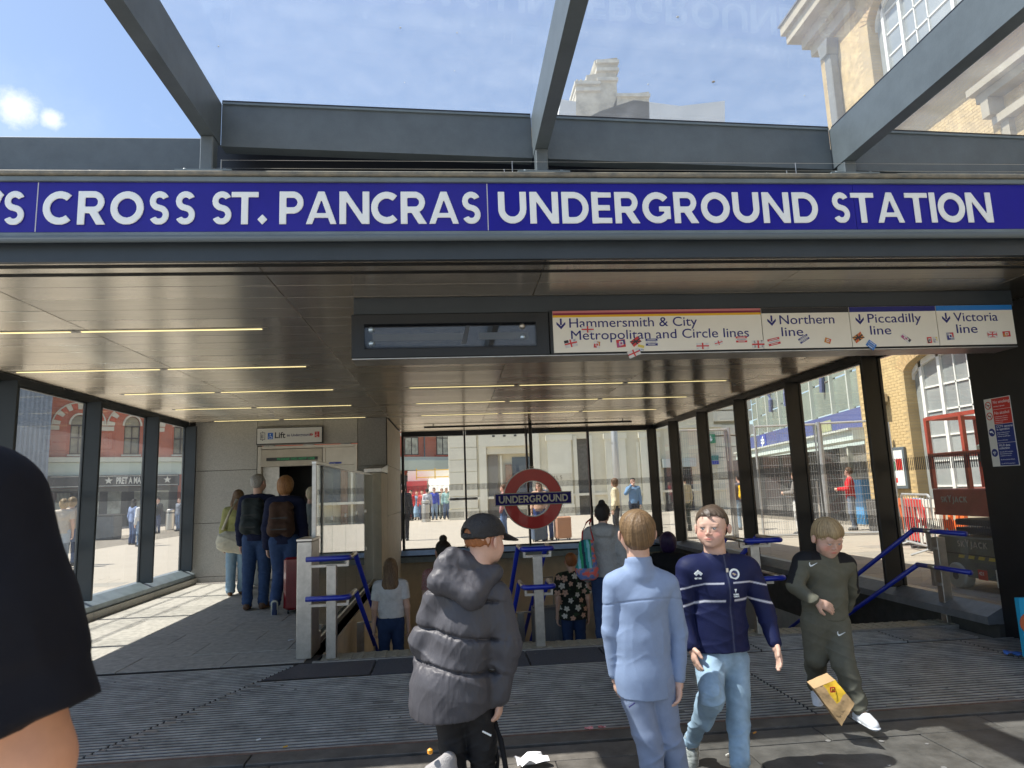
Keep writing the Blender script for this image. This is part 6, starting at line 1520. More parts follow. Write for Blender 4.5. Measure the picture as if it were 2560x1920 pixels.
    def trousers(s, m, e=.010, e2=None, upto=.97, name='trousers', fold=.006, waist=None, paint=None, fr=20, seed=3, k=.02):
        lo, hi = s.bounds(('pelvis', 'hiL', 'hiR', 'knL', 'knR', 'anL', 'anR', 'waist')); F = Field(lo, hi, s.vox); H = s.H; J = s.J
        F.cone(J['waist'], J['pelvis'], .072 * H * s.b + e, .084 * H * s.b + e, k, ((0, 1, 0), .76))
        for q in 'LR': s.leg(F, q, e, k, e2, upto)
        wz = waist if waist is not None else J['waist'].z * .5 + J['pelvis'].z * .5 + .01 * H
        F.cut((0, 0, wz), (0, 0, 1))
        if fold:
            ank = [J['anL'], J['anR']]; kn = [J['knL'], J['knR']]
            fn = folds(fold, fr, seed)
            def g(x, y, z):
                w_ = .35 + sum(np.exp(-((x - a.x) ** 2 + (y - a.y) ** 2 + (z - a.z) ** 2) / (.11 * H) ** 2) for a in ank) + .7 * sum(np.exp(-((x - a.x) ** 2 + (y - a.y) ** 2 + (z - a.z) ** 2) / (.07 * H) ** 2) for a in kn)
                return fn(x, y, z) * w_
            F.disp(g)
        return F.build(name, m, s.root, paint)
    def top(s, m, e=.014, ea=None, ew=None, hem=.50, sleeve=1., name='jacket', fold=.006, paint=None, neck=.0, fl=0., fr=18, seed=5, k=.025, collar=0., extra=None, vert=False, cuff=0., hemcut=(0, 0, -1), boxy=.6, sep=.007, pre=None):
        lo, hi = s.bounds(('pelvis', 'chest', 'neck', 'shL', 'shR', 'elL', 'elR', 'wrL', 'wrR', 'waist')); lo[2] -= .1; hi[2] += .04; F = Field(lo, hi, s.vox); H = s.H; J = s.J; ea = e if ea is None else ea; ew = ea if ew is None else ew
        s.torso(F, e, k, fl=fl, boxy=boxy)
        if hem < .53: F.cone(J['pelvis'], J['pelvis'] + Vector((0, 0, (hem - .55) * H)), .084 * H * s.b + e + fl, .086 * H * s.b + e + fl * 1.3, k, ((0, 1, 0), .76))
        # neck opening then sleeves
        if pre: pre(F)
        F.cut((0, 0, hem * H), hemcut)
        if collar: F.cone(J['neck'] + Vector((0, 0, -.02 * H)), J['neck'] + (s.hp(0, -.06, -.3) - J['neck']) * collar, .040 * H * s.nk + e * .3, .036 * H * s.nk + e * .3, .012)
        G = Field(lo, hi, s.vox)
        for q in 'LR':
            if sleeve >= 1: s.arm(G, q, ea, .015, ew, .97)
            else:
                el, sh = J['el' + q], J['sh' + q]; G.cone(sh, sh + (el - sh) * sleeve, .035 * H + ea, .030 * H + ew, .01)
                G.cut(sh + (el - sh) * sleeve, (el - sh)) if False else None
        if sleeve < 1:
            X, Y, Z = G.grid()
            for q in 'LR':
                sh, el = J['sh' + q], J['el' + q]; d = (el - sh).normalized(); c = sh + (el - sh) * (sleeve + .02); dd = (X - c.x) * d.x + (Y - c.y) * d.y + (Z - c.z) * d.z
                sgn = (X * (1 if q == 'R' else -1)) > 0; G.f = np.where(sgn, np.maximum(G.f, dd), G.f).astype(np.float32)
        hz = s.J['neck'].z + (collar * .045 + .002 + neck) * H
        F.f = F._smin(F.f, G.f, sep)
        if extra: extra(F)
        nk = s.J['neck']; F.cone(nk + Vector((0, .01 * H, .0 * H)), nk + Vector((0, .03 * H, .10 * H)), .033 * H * s.nk, .042 * H * s.nk, .004, sub=True) if collar == 0 else F.cone(nk + Vector((0, .004 * H, .03 * H)), s.hp(0, -.02, -.2), .035 * H * s.nk, .037 * H * s.nk, .004, sub=True)
        if fold:
            fn = folds(fold, fr, seed, dirz=.30 if vert else 1., ys=.8 if vert else .28); pts = [(J['elL'], .07, 1.), (J['elR'], .07, 1.), (J['wrL'], .05, .6), (J['wrR'], .05, .6), (J['waist'], .12, .5)]
            def g(x, y, z):
                w_ = .35 + sum(w2 * np.exp(-((x - a.x) ** 2 + (y - a.y) ** 2 + (z - a.z) ** 2) / (r * H) ** 2) for a, r, w2 in pts); return fn(x, y, z) * w_
            F.disp(g)
        return F.build(name, m, s.root, paint)
    def hair(s, m, style='short', e=.03, hl=.30, back=-.38, L=.0, vol=1., name='hair', part=None, fall=0.):
        """cap of hair over the skull; hl: hairline height at the brow, back: how low it comes behind"""
        h = s.hh; R = s.HR; p = s.hp; vx = min(s.vox, .010)
        c = np.array(s.J['head']); F = Field(c - h * 1.0 - np.array([0, 0, L]), c + h * 1.0, vx)
        w_ = s.hw; E = lambda q, r, k=h * .06, **o: F.ell(p(q[0] * w_, q[1], q[2]), (r[0] * h * w_, r[1] * h, r[2] * h), k, M=R.to_4x4(), **o)
        E((0, -.08, .15), (.368 + e * vol * .5, .445 + e * vol * .8, .365 + e * vol * 1.3)); E((0, -.17, -.06), (.338 + e * .45, .33 + e * .7, .35))
        if style == 'bun': E((0, -.48, .34), (.20, .20, .20))
        if style == 'topbun': E((0, -.10, .62), (.19, .19, .18))
        if style == 'bob': E((0, -.16, -.15), (.44, .40, .45), h * .1); E((0, -.12, .1), (.46, .50, .46), h * .1)
        if style == 'long':
            a = p(0, -.30, 0.05); F.cone(a, a + Vector((0, -.02, -L * .55)) , h * .36, h * .46, h * .12, ((0, 1, 0), .45)); F.cone(a + Vector((0, -.02, -L * .55)), a + Vector((0, -.02, -L)), h * .46, h * .20, h * .12, ((0, 1, 0), .38))
            for sx_ in (-1, 1): F.cone(p(sx_ * .30, -.05, .0), p(sx_ * .36, -.16, 0) + Vector((0, -.01, -L * .6)), h * .14, h * .13, h * .08)
        # remove the face
        X, Y, Z = F.grid(); q = [X - s.J['head'].x, Y - s.J['head'].y, Z - s.J['head'].z]; RT = np.array(R.transposed()) / h
        u = [RT[i][0] * q[0] + RT[i][1] * q[1] + RT[i][2] * q[2] for i in range(3)]
        side = np.abs(u[0])
        # hairline: front plane above brow, side burns at the ear, nape behind
        zl = np.where(u[1] > .05, hl - (0.0 + .9 * np.maximum(0, side - .22)) + fall * side, np.where(u[1] > -.16, .10 - .9 * (.05 - u[1]) - .06, back + np.maximum(0, side - .2) * .3))
        if style in ('long', 'bob'): zl = np.where(u[1] > .12, hl - 2.2 * np.maximum(0, side - .22), -9.)
        if style == 'long' : pass
        F.f = (F.f + np.where(u[2] > zl, .055 * h * np.exp(-np.clip(u[2] - zl, 0, 9) / .09) * (1.0 if style not in ('long', 'bob') else 0), 0)).astype(np.float32)
        F.f = np.maximum(F.f, ((zl - u[2]) * h * .8)).astype(np.float32)
        cw = s.J['head'] + s.HR @ (Vector((.03, -.20, .50)) * h) if style not in ('part',) else s.J['head'] + s.HR @ (Vector((.16, .1, .55)) * h); ax3 = s.HR @ Vector((0, -.35, .94)); e1 = (s.HR @ Vector((1, 0, 0))); e2 = ax3.cross(e1)
        def wh(x, y, z):
            q = (x - cw.x, y - cw.y, z - cw.z); a = q[0] * e1.x + q[1] * e1.y + q[2] * e1.z; b_ = q[0] * e2.x + q[1] * e2.y + q[2] * e2.z; r = np.sqrt(q[0] ** 2 + q[1] ** 2 + q[2] ** 2) / h
            if style in ('long', 'bob'): r = r * .6
            an = np.arctan2(a, b_) + .5 * r; return np.cos(an), np.sin(an), r
        def strands(x, y, z):
            c_, s_, r = wh(x, y, z); g_ = np.clip(r * 3, .2, 1)
            return h * g_ * (.020 * vnoise(c_ * 6, s_ * 6, r * 1.6, 9) + .015 * (np.abs(vnoise(c_ * 15, s_ * 15, r * 1.2, 12)) - .3))
        F.disp(strands)
        c1, c2 = np.array(m['c1']), np.array(m['c2'])
        def hp_(co):
            c_, s_, r = wh(co[:, 0], co[:, 1], co[:, 2]); t = .5 + .55 * vnoise(c_ * 17, s_ * 17, r * 1.5, 31) + .45 * vnoise(c_ * 40, s_ * 40, r * 2.5, 32); t = np.clip(t + (.25 * np.clip(r - .5, 0, 1) if style != 'long' else .5 * np.clip(r - .7, 0, 1.6) - .15), 0, 1)[:, None]
            return c1 * (1 - t) + c2 * t
        return F.build(name, m, s.root, hp_)
    def backpack(s, m, w_=.28, h_=.42, d=.15, z=.68, y=None, name_m2=None, label='', grp=None):
        c = s.J['chest'] * .55 + s.J['waist'] * .45; c = Vector((c.x, c.y - .072 * s.H - d / 2 - .01, c.z)); c = s.M @ c
        r = empty('backpack', tuple(c), s.rz, label=label, cat='backpack', group=grp); F = Field((-w_, -d * 1.6, -h_ * .8), (w_, d * 1.9, h_ * .8), max(.009, s.vox))
        for a in (-1, 1): F.cone((a * w_ * .25, 0, -h_ * .3), (a * w_ * .22, .01, h_ * .28), d * .55, d * .45, .06)
        F.cone((-w_ * .2, -d * .35, -h_ * .22), (w_ * .2, -d * .35, -h_ * .22), d * .42, d * .42, .02); F.cone((-w_ * .22, 0, h_ * .36), (w_ * .22, 0, h_ * .36), d * .38, d * .38, .05)
        F.disp(folds(.008, 14, 21)); o = F.build('bag_body', m, r)
        for a in (-1, 1): 
            mb = MB().tube([(a * .07, d * .4, h_ * .33), (a * .09, d * .62, h_ * .42), (a * .10, d * 1.2, h_ * .38)], .016, 6); t = mb.mesh('strap', m, True); st = bpy.data.objects.new('strap', t); COL.objects.link(st); st.parent = r
        for k_, zz in enumerate((-.18, .02)):
            t = MB().box((-w_ * .3, -d * .80 + k_ * .02, zz * h_ * 1.6), (w_ * .3, -d * .77 + k_ * .02, zz * h_ * 1.6 + .012)).mesh('zip', m_black); st = bpy.data.objects.new('zip', t); COL.objects.link(st); st.parent = r
        return r
DENIM = cloth('denim_mid', (.028, .055, .13), col2=(.05, .09, .19), vs=14)
DENIM_D = cloth('denim_dark', (.020, .035, .085), col2=(.03, .055, .13), vs=14)
DENIM_L = cloth('denim_light', (.20, .31, .42), col2=(.30, .42, .52), vs=9)
BLK = cloth('black', (.012, .012, .014)); NAVY = cloth('navy', (.012, .016, .045))
SH_BLK = mat('shoe_black', (.02, .02, .022), .5, var=.2); SH_WHT = mat('shoe_white', (.74, .75, .78), .5, var=.04, vscale=30)
GREY = cloth('grey_marl', (.36, .36, .35), var=.12, vs=60)
H_BR = hairmat('brown', (.10, .05, .025), (.20, .11, .05)); H_DK = hairmat('dark', (.012, .009, .008), (.03, .022, .018)); H_BL = hairmat('blond', (.22, .15, .075), (.44, .32, .17)); H_GI = hairmat('ginger', (.26, .09, .03), (.36, .14, .05)); H_GY = hairmat('grey', (.25, .23, .21), (.42, .40, .37)); H_LB = hairmat('light_brown', (.10, .058, .028), (.27, .165, .08)); H_OM = hairmat('ombre', (.10, .055, .03), (.30, .20, .11))
# ================== the four boys in front
BV = .0042
# --- boy in the light blue tracksuit, back to us
Yb = 3.46
blu = Person((.94, Yb, 0), .06, 1.335, 'boy in a pale blue tracksuit seen from behind, light brown hair, arms hanging', dict(
    shR=at(1667, 1462, Yb), shL=at(1537, 1460, Yb), elR=at(1697, 1582, Yb + .02), elL=at(1529, 1578, Yb + .02), wrR=at(1697, 1697, Yb - .03), wrL=at(1539, 1684, Yb + .03),
    neck=at(1597, 1422, Yb), head=at(1591, 1334, Yb + .0), chest=at(1603, 1510, Yb), waist=at(1606, 1600, Yb), pelvis=at(1612, 1690, Yb), hiR=at(1642, 1700, Yb), hiL=at(1584, 1700, Yb), knR=at(1668, 1830, Yb), knL=at(1618, 1835, Yb - .03), anR=at(1700, 1965, Yb + .02), anL=at(1640, 1975, Yb - .04)), vox=BV, hh=.153, yaw=.02, pitch=.10, child=True)
def pbl(co, q, c): return c
blu.body(hand=dict(R=dict(curl=.55, sz=1.0), L=dict(curl=.5, sz=1.0)))
m_blu = cloth('powder_blue', (.25, .32, .47), .7, var=.05, bump=.08)
m_blu2 = cloth('powder_blue_b', (.24, .29, .41), .75, var=.06, bump=.08)
zy = blu.Mi @ at(1600, 1492, Yb)
def yoke(F):                                                                   # the raised yoke seam
    X, Y, Z = F.grid(); m_ = np.abs(F.f) < .02; idx = np.nonzero(m_); x = X[idx[0], 0, 0]; z = Z[0, 0, idx[2]]; zz = zy.z + .10 * np.abs(x) * 0 - .18 * x * x * 10 * .35
    F.f[m_] += (.0035 * np.exp(-((z - zz) / .0035) ** 2) - .0015 / (1 + np.exp(-(z - zz) / .004))).astype(np.float32)
hemz = (blu.Mi @ at(1610, 1732, Yb)).z / 1.335
blu.top(m_blu, e=.014, ea=.013, ew=.010, sep=.003, hem=hemz, fold=.0042, fr=14, vert=True, name='top', fl=.010, collar=.30, extra=yoke, seed=31, hemcut=(0, .12, -1), boxy=1.0)
blu.trousers(m_blu2, e=.015, e2=.026, fold=.014, fr=11, seed=8, k=.010)
blu.shoes(SH_WHT, big=1.05)
blu.hair(H_LB, e=.062, hl=.22, back=-.44, vol=1.2)
sm = MB().tube([blu.Mi @ at(1572, 1768, Yb - .155), blu.Mi @ at(1587, 1757, Yb - .155)], .0035, 5).mesh('pocket_zip', mat('zip_navy', (.02, .02, .12), .5)); o = bpy.data.objects.new('pocket_zip', sm); COL.objects.link(o); o.parent = blu.root

# --- boy in the padded coat and cap
Yp = 3.37
puf = Person((.07, Yp, 0), -.45, 1.37, 'boy in black mesh cap and shiny grey padded coat with his back to us', dict(
    shR=at(1245, 1492, Yp - .02), shL=at(1100, 1480, Yp + .02), elR=at(1268, 1610, Yp - .04), elL=at(1062, 1600, Yp + .05), wrR=at(1252, 1738, Yp - .05), wrL=at(1075, 1700, Yp + .16),
    neck=at(1188, 1432, Yp), head=at(1213, 1352, Yp), chest=at(1170, 1530, Yp), waist=at(1160, 1610, Yp), pelvis=at(1150, 1700, Yp), hiR=at(1188, 1740, Yp), hiL=at(1125, 1740, Yp), knR=at(1205, 1860, Yp - .02), knL=at(1135, 1860, Yp), anR=at(1208, 1985, Yp - .02), anL=at(1138, 1990, Yp)), vox=BV, hh=.155, yaw=.50, pitch=-.06, child=True)
puf.body(hand=dict(R=dict(curl=.6), L=dict(curl=.6)))
m_puf = mat('padded_nylon', (.060, .059, .068), .52, var=.10, vscale=12, bump=.30, bscale=30, spec=.4, stretch=(1, 1, .35))
# coat: quilted baffles bulging between stitched seams
lo, hi = puf.bounds(('shL', 'shR', 'elL', 'elR', 'wrL', 'wrR', 'pelvis', 'neck'), .22); lo[2] = .35; F = Field(lo, hi, .0046); J = puf.J; H_ = 1.37; Yd = (0, 1, 0)
wp = lambda px, py, dy=0.: puf.Mi @ at(px, py, Yp + dy)
F.cone(wp(1168, 1500), wp(1152, 1590), .124, .138, .05, (Yd, .78)); F.cone(wp(1152, 1590), wp(1130, 1720), .138, .180, .05, (Yd, .80)); F.cone(wp(1130, 1720), wp(1126, 1770), .180, .184, .03, (Yd, .80))
F.cone(J['shL'] * .9 + J['shR'] * .1, J['shR'] * .9 + J['shL'] * .1, .068, .062, .04)
F.cut(wp(1120, 1762), puf.Mi.to_3x3() @ Vector((.12, .18, -1)))
G = Field(lo, hi, .0046)
for q in 'LR': G.cone(J['sh' + q], J['el' + q], .064, .056, .03); G.cone(J['el' + q], J['wr' + q], .056, .040, .03)
F.f = F._smin(F.f, G.f, .040)
seams = [wp(1120, y).z for y in (1488, 1582, 1666)]
def quilt(x, y, z):
    zz = z + .16 * x + .012 * vnoise(x * 9, y * 9, z * 2, 44); d = np.full(x.shape, 9., np.float32)
    for sz in seams: d = np.minimum(d, np.abs(zz - sz))
    arm_ = 1 / (1 + np.exp(-(x - (J['shR'].x + .02)) / .008))
    g = .013 * np.exp(-(d / .008) ** 2) - .006 * np.sin(np.clip(d / .045, 0, 1) * PI / 2)
    r = .007 * (np.abs(vnoise(x * 42, y * 42, z * 9, 51)) - .3) * (.15 + 1.5 * np.exp(-(d / .022) ** 2)) - .006 * ((1 - np.abs(vnoise(x * 7 + z * 6, y * 7, z * 13 + x * 6, 58))) ** 2.2 + .4 * (1 - np.abs(vnoise(x * 22 - z * 9, y * 12, z * 16 - x * 9, 59))) ** 3) + .006 * vnoise(x * 7, y * 7, z * 7, 60)
    return g * (1 - arm_ * .85) + r
F.disp(quilt); F.build('coat', m_puf, puf.root)
# hood hanging behind the neck
Fh = Field(np.array(wp(1165, 1420)) - .24, np.array(wp(1165, 1420)) + .24, .0046)
Fh.cone(wp(1110, 1412, -.06), wp(1180, 1500, -.09), 0.038, 0.046, .05); Fh.cone(wp(1118, 1405, -.05), wp(1100, 1455, -.07), .045, .05, .04); Fh.cone(wp(1100, 1455, -.07), wp(1180, 1490, -.11), 0.046, 0.046, .05)
Fh.cone(wp(1130, 1385, -.03), wp(1235, 1432, -.03), .036, .036, .03); Fh.cone(wp(1235, 1432, -.03), wp(1180, 1490, -.10), .036, .05, .04); Fh.cone(wp(1235, 1430, -.02), wp(1242, 1436, .04), .032, .026, .02)
Fh.cone(wp(1140, 1428, -.04), wp(1195, 1462, -.05), .048, .052, .05); Fh.cone(wp(1160, 1410, -.02), wp(1200, 1440, .0), .040, .045, .05); Fh.cone(wp(1213, 1392, 0), wp(1218, 1300, 0), .046, .07, .02, sub=True)
Fh.disp(lambda x, y, z: .005 * (np.abs(vnoise(x * 30 + z * 14, y * 22, z * 26, 61)) - .3) + .004 * np.exp(-((vnoise(x * 5, y * 5, z * 5, 3)) / .08) ** 2)); Fh.build('hood', m_puf, puf.root)
puf.trousers(cloth('track_black', (.014, .014, .016), .6), e=.020, e2=.02, fold=.007, waist=wp(1150, 1740).z); puf.shoes(SH_BLK)
t = MB().tube([puf.Mi @ at(1206, 1828, Yp - .115), puf.Mi @ at(1228, 1839, Yp - .115)], .0042, 5).mesh('reflective_mark', m_letter); o = bpy.data.objects.new('reflective_mark', t); COL.objects.link(o); o.parent = puf.root
puf.hair(H_GI, e=.0, hl=.30, back=-.12, vol=.4)
# cap
h = puf.hh; p_ = puf.hp; R4 = puf.HR.to_4x4(); c = np.array(puf.J['head']); F = Field(c - h * 1.1, c + h * 1.1, .0038)
F.ell(p_(0, -.06, .17), (.465 * h, .53 * h, .45 * h), .004, M=R4); F.cut(p_(0, 0, .115), puf.HR @ Vector((0, .10, -1)))
F.ell(p_(0, -.55, .13), (.17 * h, .20 * h, .15 * h), .006, M=R4, sub=True)
F.cone(p_(-.34, -.30, .115), p_(0, -.56, .10), .014, .014, .004); F.cone(p_(.34, -.30, .115), p_(0, -.56, .10), .014, .014, .004)
F.disp(lambda x, y, z: .0018 * vnoise(x * 60, y * 60, z * 60, 5))
cp = F.build('cap', mat('cap_mesh', (.014, .013, .013), .45, var=.5, vscale=90, bump=.5, bscale=200), puf.root)
F = Field(c - h * 1.3, c + h * 1.5, .0038); F.cone(p_(-.16, .40, .16), p_(-.13, .70, .03), .10 * h, .13 * h, .02, (puf.HR @ Vector((0, .2, 1)), .24)); F.cone(p_(.16, .40, .16), p_(.13, .70, .03), .10 * h, .13 * h, .02, (puf.HR @ Vector((0, .2, 1)), .24)); F.cone(p_(0, .38, .17), p_(0, .74, .05), .16 * h, .15 * h, .02, (puf.HR @ Vector((0, .2, 1)), .20))
F.build('cap_peak', mat('cap_peak', (.014, .014, .016), .5, bump=.2, bscale=150), puf.root)
# small grey bag with a black strap by his feet
bg_ = empty('handbag', tuple(at(1105, 1925, 3.25)), label='grey grained bag with an orange zip pull standing behind the padded coat boy', cat='bag')
F = Field((-.14, -.1, -.16), (.14, .1, .16), .006); F.cone((-.04, 0, -.06), (.03, 0, -.05), .06, .06, .04, (Yd, .7)); F.cone((-.02, 0, -.02), (.03, 0, .04), .06, .035, .04, (Yd, .7)); F.build('bag_body', mat('grey_leather', (.30, .29, .29), .5, bump=.4, bscale=250), bg_)
t = MB().lathe((-.05, -.02, .085), [(.004, -.012), (.012, -.006), (.012, .008), (.004, .014)], 10).mesh('zip_pull', mat('orange_pull', (.75, .32, .03), .4)); o = bpy.data.objects.new('zip_pull', t); COL.objects.link(o); o.parent = bg_
st_ = MB().tube([at(1236, 1800, 3.33), at(1252, 1850, 3.30), at(1262, 1905, 3.29), at(1270, 1960, 3.28)], .012, 6).tube([at(1232, 1830, 3.35), at(1245, 1900, 3.34), at(1240, 1960, 3.33)], .008, 6).build('bag_strap', BLK, None, smooth=True, label='black strap hanging behind the padded coat boy', category='strap')

# --- boy in the navy jacket and pale jeans, walking towards us
Yn = 3.70
nav = Person((1.42, Yn, 0), PI, 1.36, 'boy in a navy zip jacket with white stripes and pale jeans walking towards us', dict(
    shL=at(1868, 1424, Yn), shR=at(1722, 1424, Yn), elL=at(1911, 1520, Yn - .02), elR=at(1706, 1525, Yn + .02), wrL=at(1936, 1606, Yn - .10), wrR=at(1728, 1612, Yn - .06),
    neck=at(1790, 1408, Yn), head=at(1780, 1320, Yn - .02), chest=at(1795, 1470, Yn), waist=at(1797, 1560, Yn), pelvis=at(1804, 1640, Yn), hiL=at(1834, 1650, Yn), hiR=at(1773, 1648, Yn), knL=at(1846, 1772, Yn - .08), knR=at(1780, 1745, Yn - .22), anL=at(1852, 1925, Yn - .20), anR=at(1728, 1850, Yn + .10), toeR=(.25, .35, -.75), toeL=(-.1, 1, 0)), vox=BV, hh=.150, yaw=.62, pitch=-.03, child=True)
hf = dict(curl=.28, sz=1.0)
nav.body(hand=dict(R=hf, L=hf)); nav.eyes(look=(.25, -.02), iris=(.06, .075, .09))
s1 = (nav.Mi @ at(1795, 1459, Yn - .1)).z; s2 = (nav.Mi @ at(1795, 1503, Yn - .1)).z
def pnav(co):
    base = np.array((.0085, .0125, .058)); c = np.tile(base, (len(co), 1)); x, y, z = co[:, 0], co[:, 1], co[:, 2]
    arm_ = np.abs(x) > .125
    for sz, w_ in ((s1, .0042), (s2, .0056)):
        bend = np.where(arm_, -(np.abs(x) - .125) * .25 + .0, .0); mm_ = np.exp(-((z - sz - bend) / w_) ** 4)
        mm_ = np.where((z > s2 - .05) & (np.abs(x) > .024) | arm_, mm_, 0) ; mm_ = np.where(arm_ & (y > .1), 0, mm_)
        c = c * (1 - mm_[:, None]) + np.array((.62, .62, .70)) * mm_[:, None]
    for xx in (-.016, .016): mm_ = np.where((y > 0) & (z < s1 + .09), np.exp(-((x - xx) / .0022) ** 2) * .5, 0); c = c * (1 - mm_[:, None]) + np.array((.004, .006, .03)) * mm_[:, None]
    mm_ = np.where((y > 0), np.exp(-(x / .0028) ** 2), 0)[:, None] * .8; c = c * (1 - mm_) + np.array((.10, .11, .16)) * mm_
    return c
hz = (nav.Mi @ at(1800, 1622, Yn)).z / 1.36
def navx(F):                                                                    # ribbed hem, collar, cuffs
    F.cone(nav.J['pelvis'] + Vector((0, 0, -.02)), nav.J['pelvis'] + Vector((0, 0, .03)), .123, .128, .02, (Yd, .80))
nav.top(clothp('navy_jacket', .62), e=.028, ea=.021, ew=.012, hem=hz, fold=.0095, fr=10, collar=.20, paint=pnav, fl=.004, seed=41, pre=navx, boxy=1.)
tm = Field(np.array(nav.J['neck']) - .08, np.array(nav.J['neck']) + .08, .004); tm.ell(nav.J['neck'] + Vector((0, .030, -.020)), (.040, .030, .035), .01); tm.build('undershirt', cloth('pale_blue_tee', (.30, .38, .50)), nav.root)
def pj(co):
    z = co[:, 2]; n = vnoise(co[:, 0] * 20, co[:, 1] * 20, z * 7, 71)[:, None]; f = vnoise(co[:, 0] * 60, co[:, 1] * 60, z * 60, 72)[:, None]
    return np.clip(np.array((.29, .40, .50)) * (1 + .22 * n + .07 * f), 0, 1)
nav.trousers(clothp('jeans_pale', .8), e=.006, e2=.009, fold=.011, fr=19, paint=pj, seed=19)
nav.shoes(mat('trainer_mix', (.60, .62, .58), .5, col2=(.05, .06, .05), vscale=22, stretch=(1, 1, 3)), m_sole=SH_WHT, sock=cloth('white_sock', (.70, .70, .72)), detail=True)
nav.hair(hairmat('slick', (.045, .028, .02), (.14, .10, .07), .3), 'part', e=.055, hl=.335, back=-.22, vol=1.3)
# crest, maker's mark and sponsor print on the chest
def onchest(px, py, dy=-.13): return nav.Mi @ at(px, py, Yn + dy)
def face_prim(mb, m_, name, parent=nav.root):
    t = mb.mesh(name, m_); o = bpy.data.objects.new(name, t); COL.objects.link(o); o.parent = parent
def surf_y(F_, x, z): return None
jk = [o for o in nav.root.children if o.name.startswith('jacket')][0]
jco = np.array([v.co[:] for v in jk.data.vertices])
def front(x, z, r=.012):
    m_ = (np.abs(jco[:, 0] - x) < r) & (np.abs(jco[:, 2] - z) < r) & (jco[:, 1] > 0); return jco[m_, 1].max() if m_.any() else .12
pc = onchest(1842, 1437); y_ = front(pc.x, pc.z) + .002
def disc_y(cx, cz, y, r0, r1, th, m_, name, n=28):
    vs = []; fs = []
    for j in range(n):
        a = 2 * PI * j / n
        for (r, t) in ((r0, 0), (r1, 0), (r1, th), (r0, th)): vs.append((cx + r * math.cos(a), front(cx + r1 * .6 * math.cos(a), cz) * .5 + y * .5 + t, cz + r * math.sin(a)))
    for j in range(n):
        b = 4 * j; c2 = 4 * ((j + 1) % n)
        for q in range(4): fs.append((b + q, b + (q + 1) % 4, c2 + (q + 1) % 4, c2 + q))
    face_prim(MB().add(vs, fs), m_, name)
disc_y(pc.x, pc.z, y_, .0185, .0285, .003, m_letter, 'crest'); disc_y(pc.x, pc.z, y_, .001, .0185, .0022, mat('crest_navy', (.02, .03, .14), .5), 'crest')
face_prim(MB().prism([(pc.x - .012, pc.z - .006), (pc.x - .005, pc.z + .002), (pc.x + .006, pc.z + .007), (pc.x + .013, pc.z + .001), (pc.x + .006, pc.z - .001), (pc.x + .002, pc.z - .008), (pc.x - .004, pc.z - .004)], y_ + .002, y_ + .0045), mat('crest_gold', (.62, .50, .35), .5), 'crest')
pm_ = onchest(1753, 1437); ym = front(pm_.x, pm_.z) + .0015; d = .011
dia = lambda cx, cz, s_: [(cx - s_, cz), (cx, cz + s_), (cx + s_, cz), (cx, cz - s_)]
for dx, dz in ((0, .009), (-.012, 0), (.012, 0)): face_prim(MB().prism(dia(pm_.x + dx, pm_.z + dz, d), ym - .004, ym + .001 + abs(dx) * .05), m_letter, 'makers_mark')
def flat_text(t_, size, x, y, z, m_, parent, sx=1.):
    o = text(t_, size, m_, None, (0, 0, 0), off=.0006); o.parent = parent; o.matrix_basis = Matrix.Translation((x, y, z)) @ Matrix.Rotation(PI, 4, 'Z') @ Matrix.Rotation(PI / 2, 4, 'X') @ Matrix.Diagonal((sx, 1, 1, 1)); return o
flat_text('errea', .017, pm_.x + .022, ym + .001, pm_.z - .027, m_letter, nav.root)
ps2 = onchest(1843, 1480); ysn = front(ps2.x, ps2.z) + .0015
face_prim(MB().prism([(ps2.x - .006, ps2.z + .012), (ps2.x + .006, ps2.z + .012), (ps2.x + .001, ps2.z - .006)], ysn - .003, ysn + .001), m_letter, 'sponsor_print'); flat_text('HUSKI', .010, ps2.x + .014, ysn + .001, ps2.z - .018, m_letter, nav.root); flat_text('CHOC', .010, ps2.x + .014, ysn + .001, ps2.z - .028, m_letter, nav.root)
face_prim(MB().box((-.006, front(0, s1 + .05) - .002, s1 + .055), (.006, front(0, s1 + .05) + .006, s1 + .075)), m_ss, 'zip_pull')

# --- boy in the olive tracksuit looking down, kicking a paper bag
Yo = 4.25
oli = Person((2.31, Yo, 0), PI - .12, 1.30, 'blond boy in a dark olive tracksuit looking down at a paper bag by his feet', dict(
    shL=at(2114, 1411, Yo), shR=at(2006, 1406, Yo - .02), elL=at(2128, 1478, Yo + .06), elR=at(1988, 1466, Yo - .04), wrL=at(2115, 1520, Yo + .12), wrR=at(2036, 1501, Yo - .17),
    neck=at(2066, 1394, Yo - .02), head=at(2070, 1346, Yo - .08), chest=at(2060, 1440, Yo), waist=at(2062, 1495, Yo), pelvis=at(2062, 1552, Yo), hiL=at(2086, 1560, Yo), hiR=at(2040, 1558, Yo), knL=at(2110, 1660, Yo - .10), knR=at(2040, 1640, Yo + .02), anL=at(2152, 1778, Yo - .16), anR=at(2040, 1716, Yo + .30), toeL=(-.12, 1, -.02), toeR=(.35, 1, -.22)), vox=BV, hh=.158, yaw=-.20, pitch=-.50, child=True)
oli.body(hand=dict(R=dict(curl=.35, fdir=oli.Mi.to_3x3() @ Vector((.95, -.1, -.45)), palm=oli.Mi.to_3x3() @ Vector((-.2, .9, -.3)), sz=1.05), L=dict(curl=.5)), paint=None)
oli.eyes(look=(0, -1.3), iris=(.07, .07, .08))
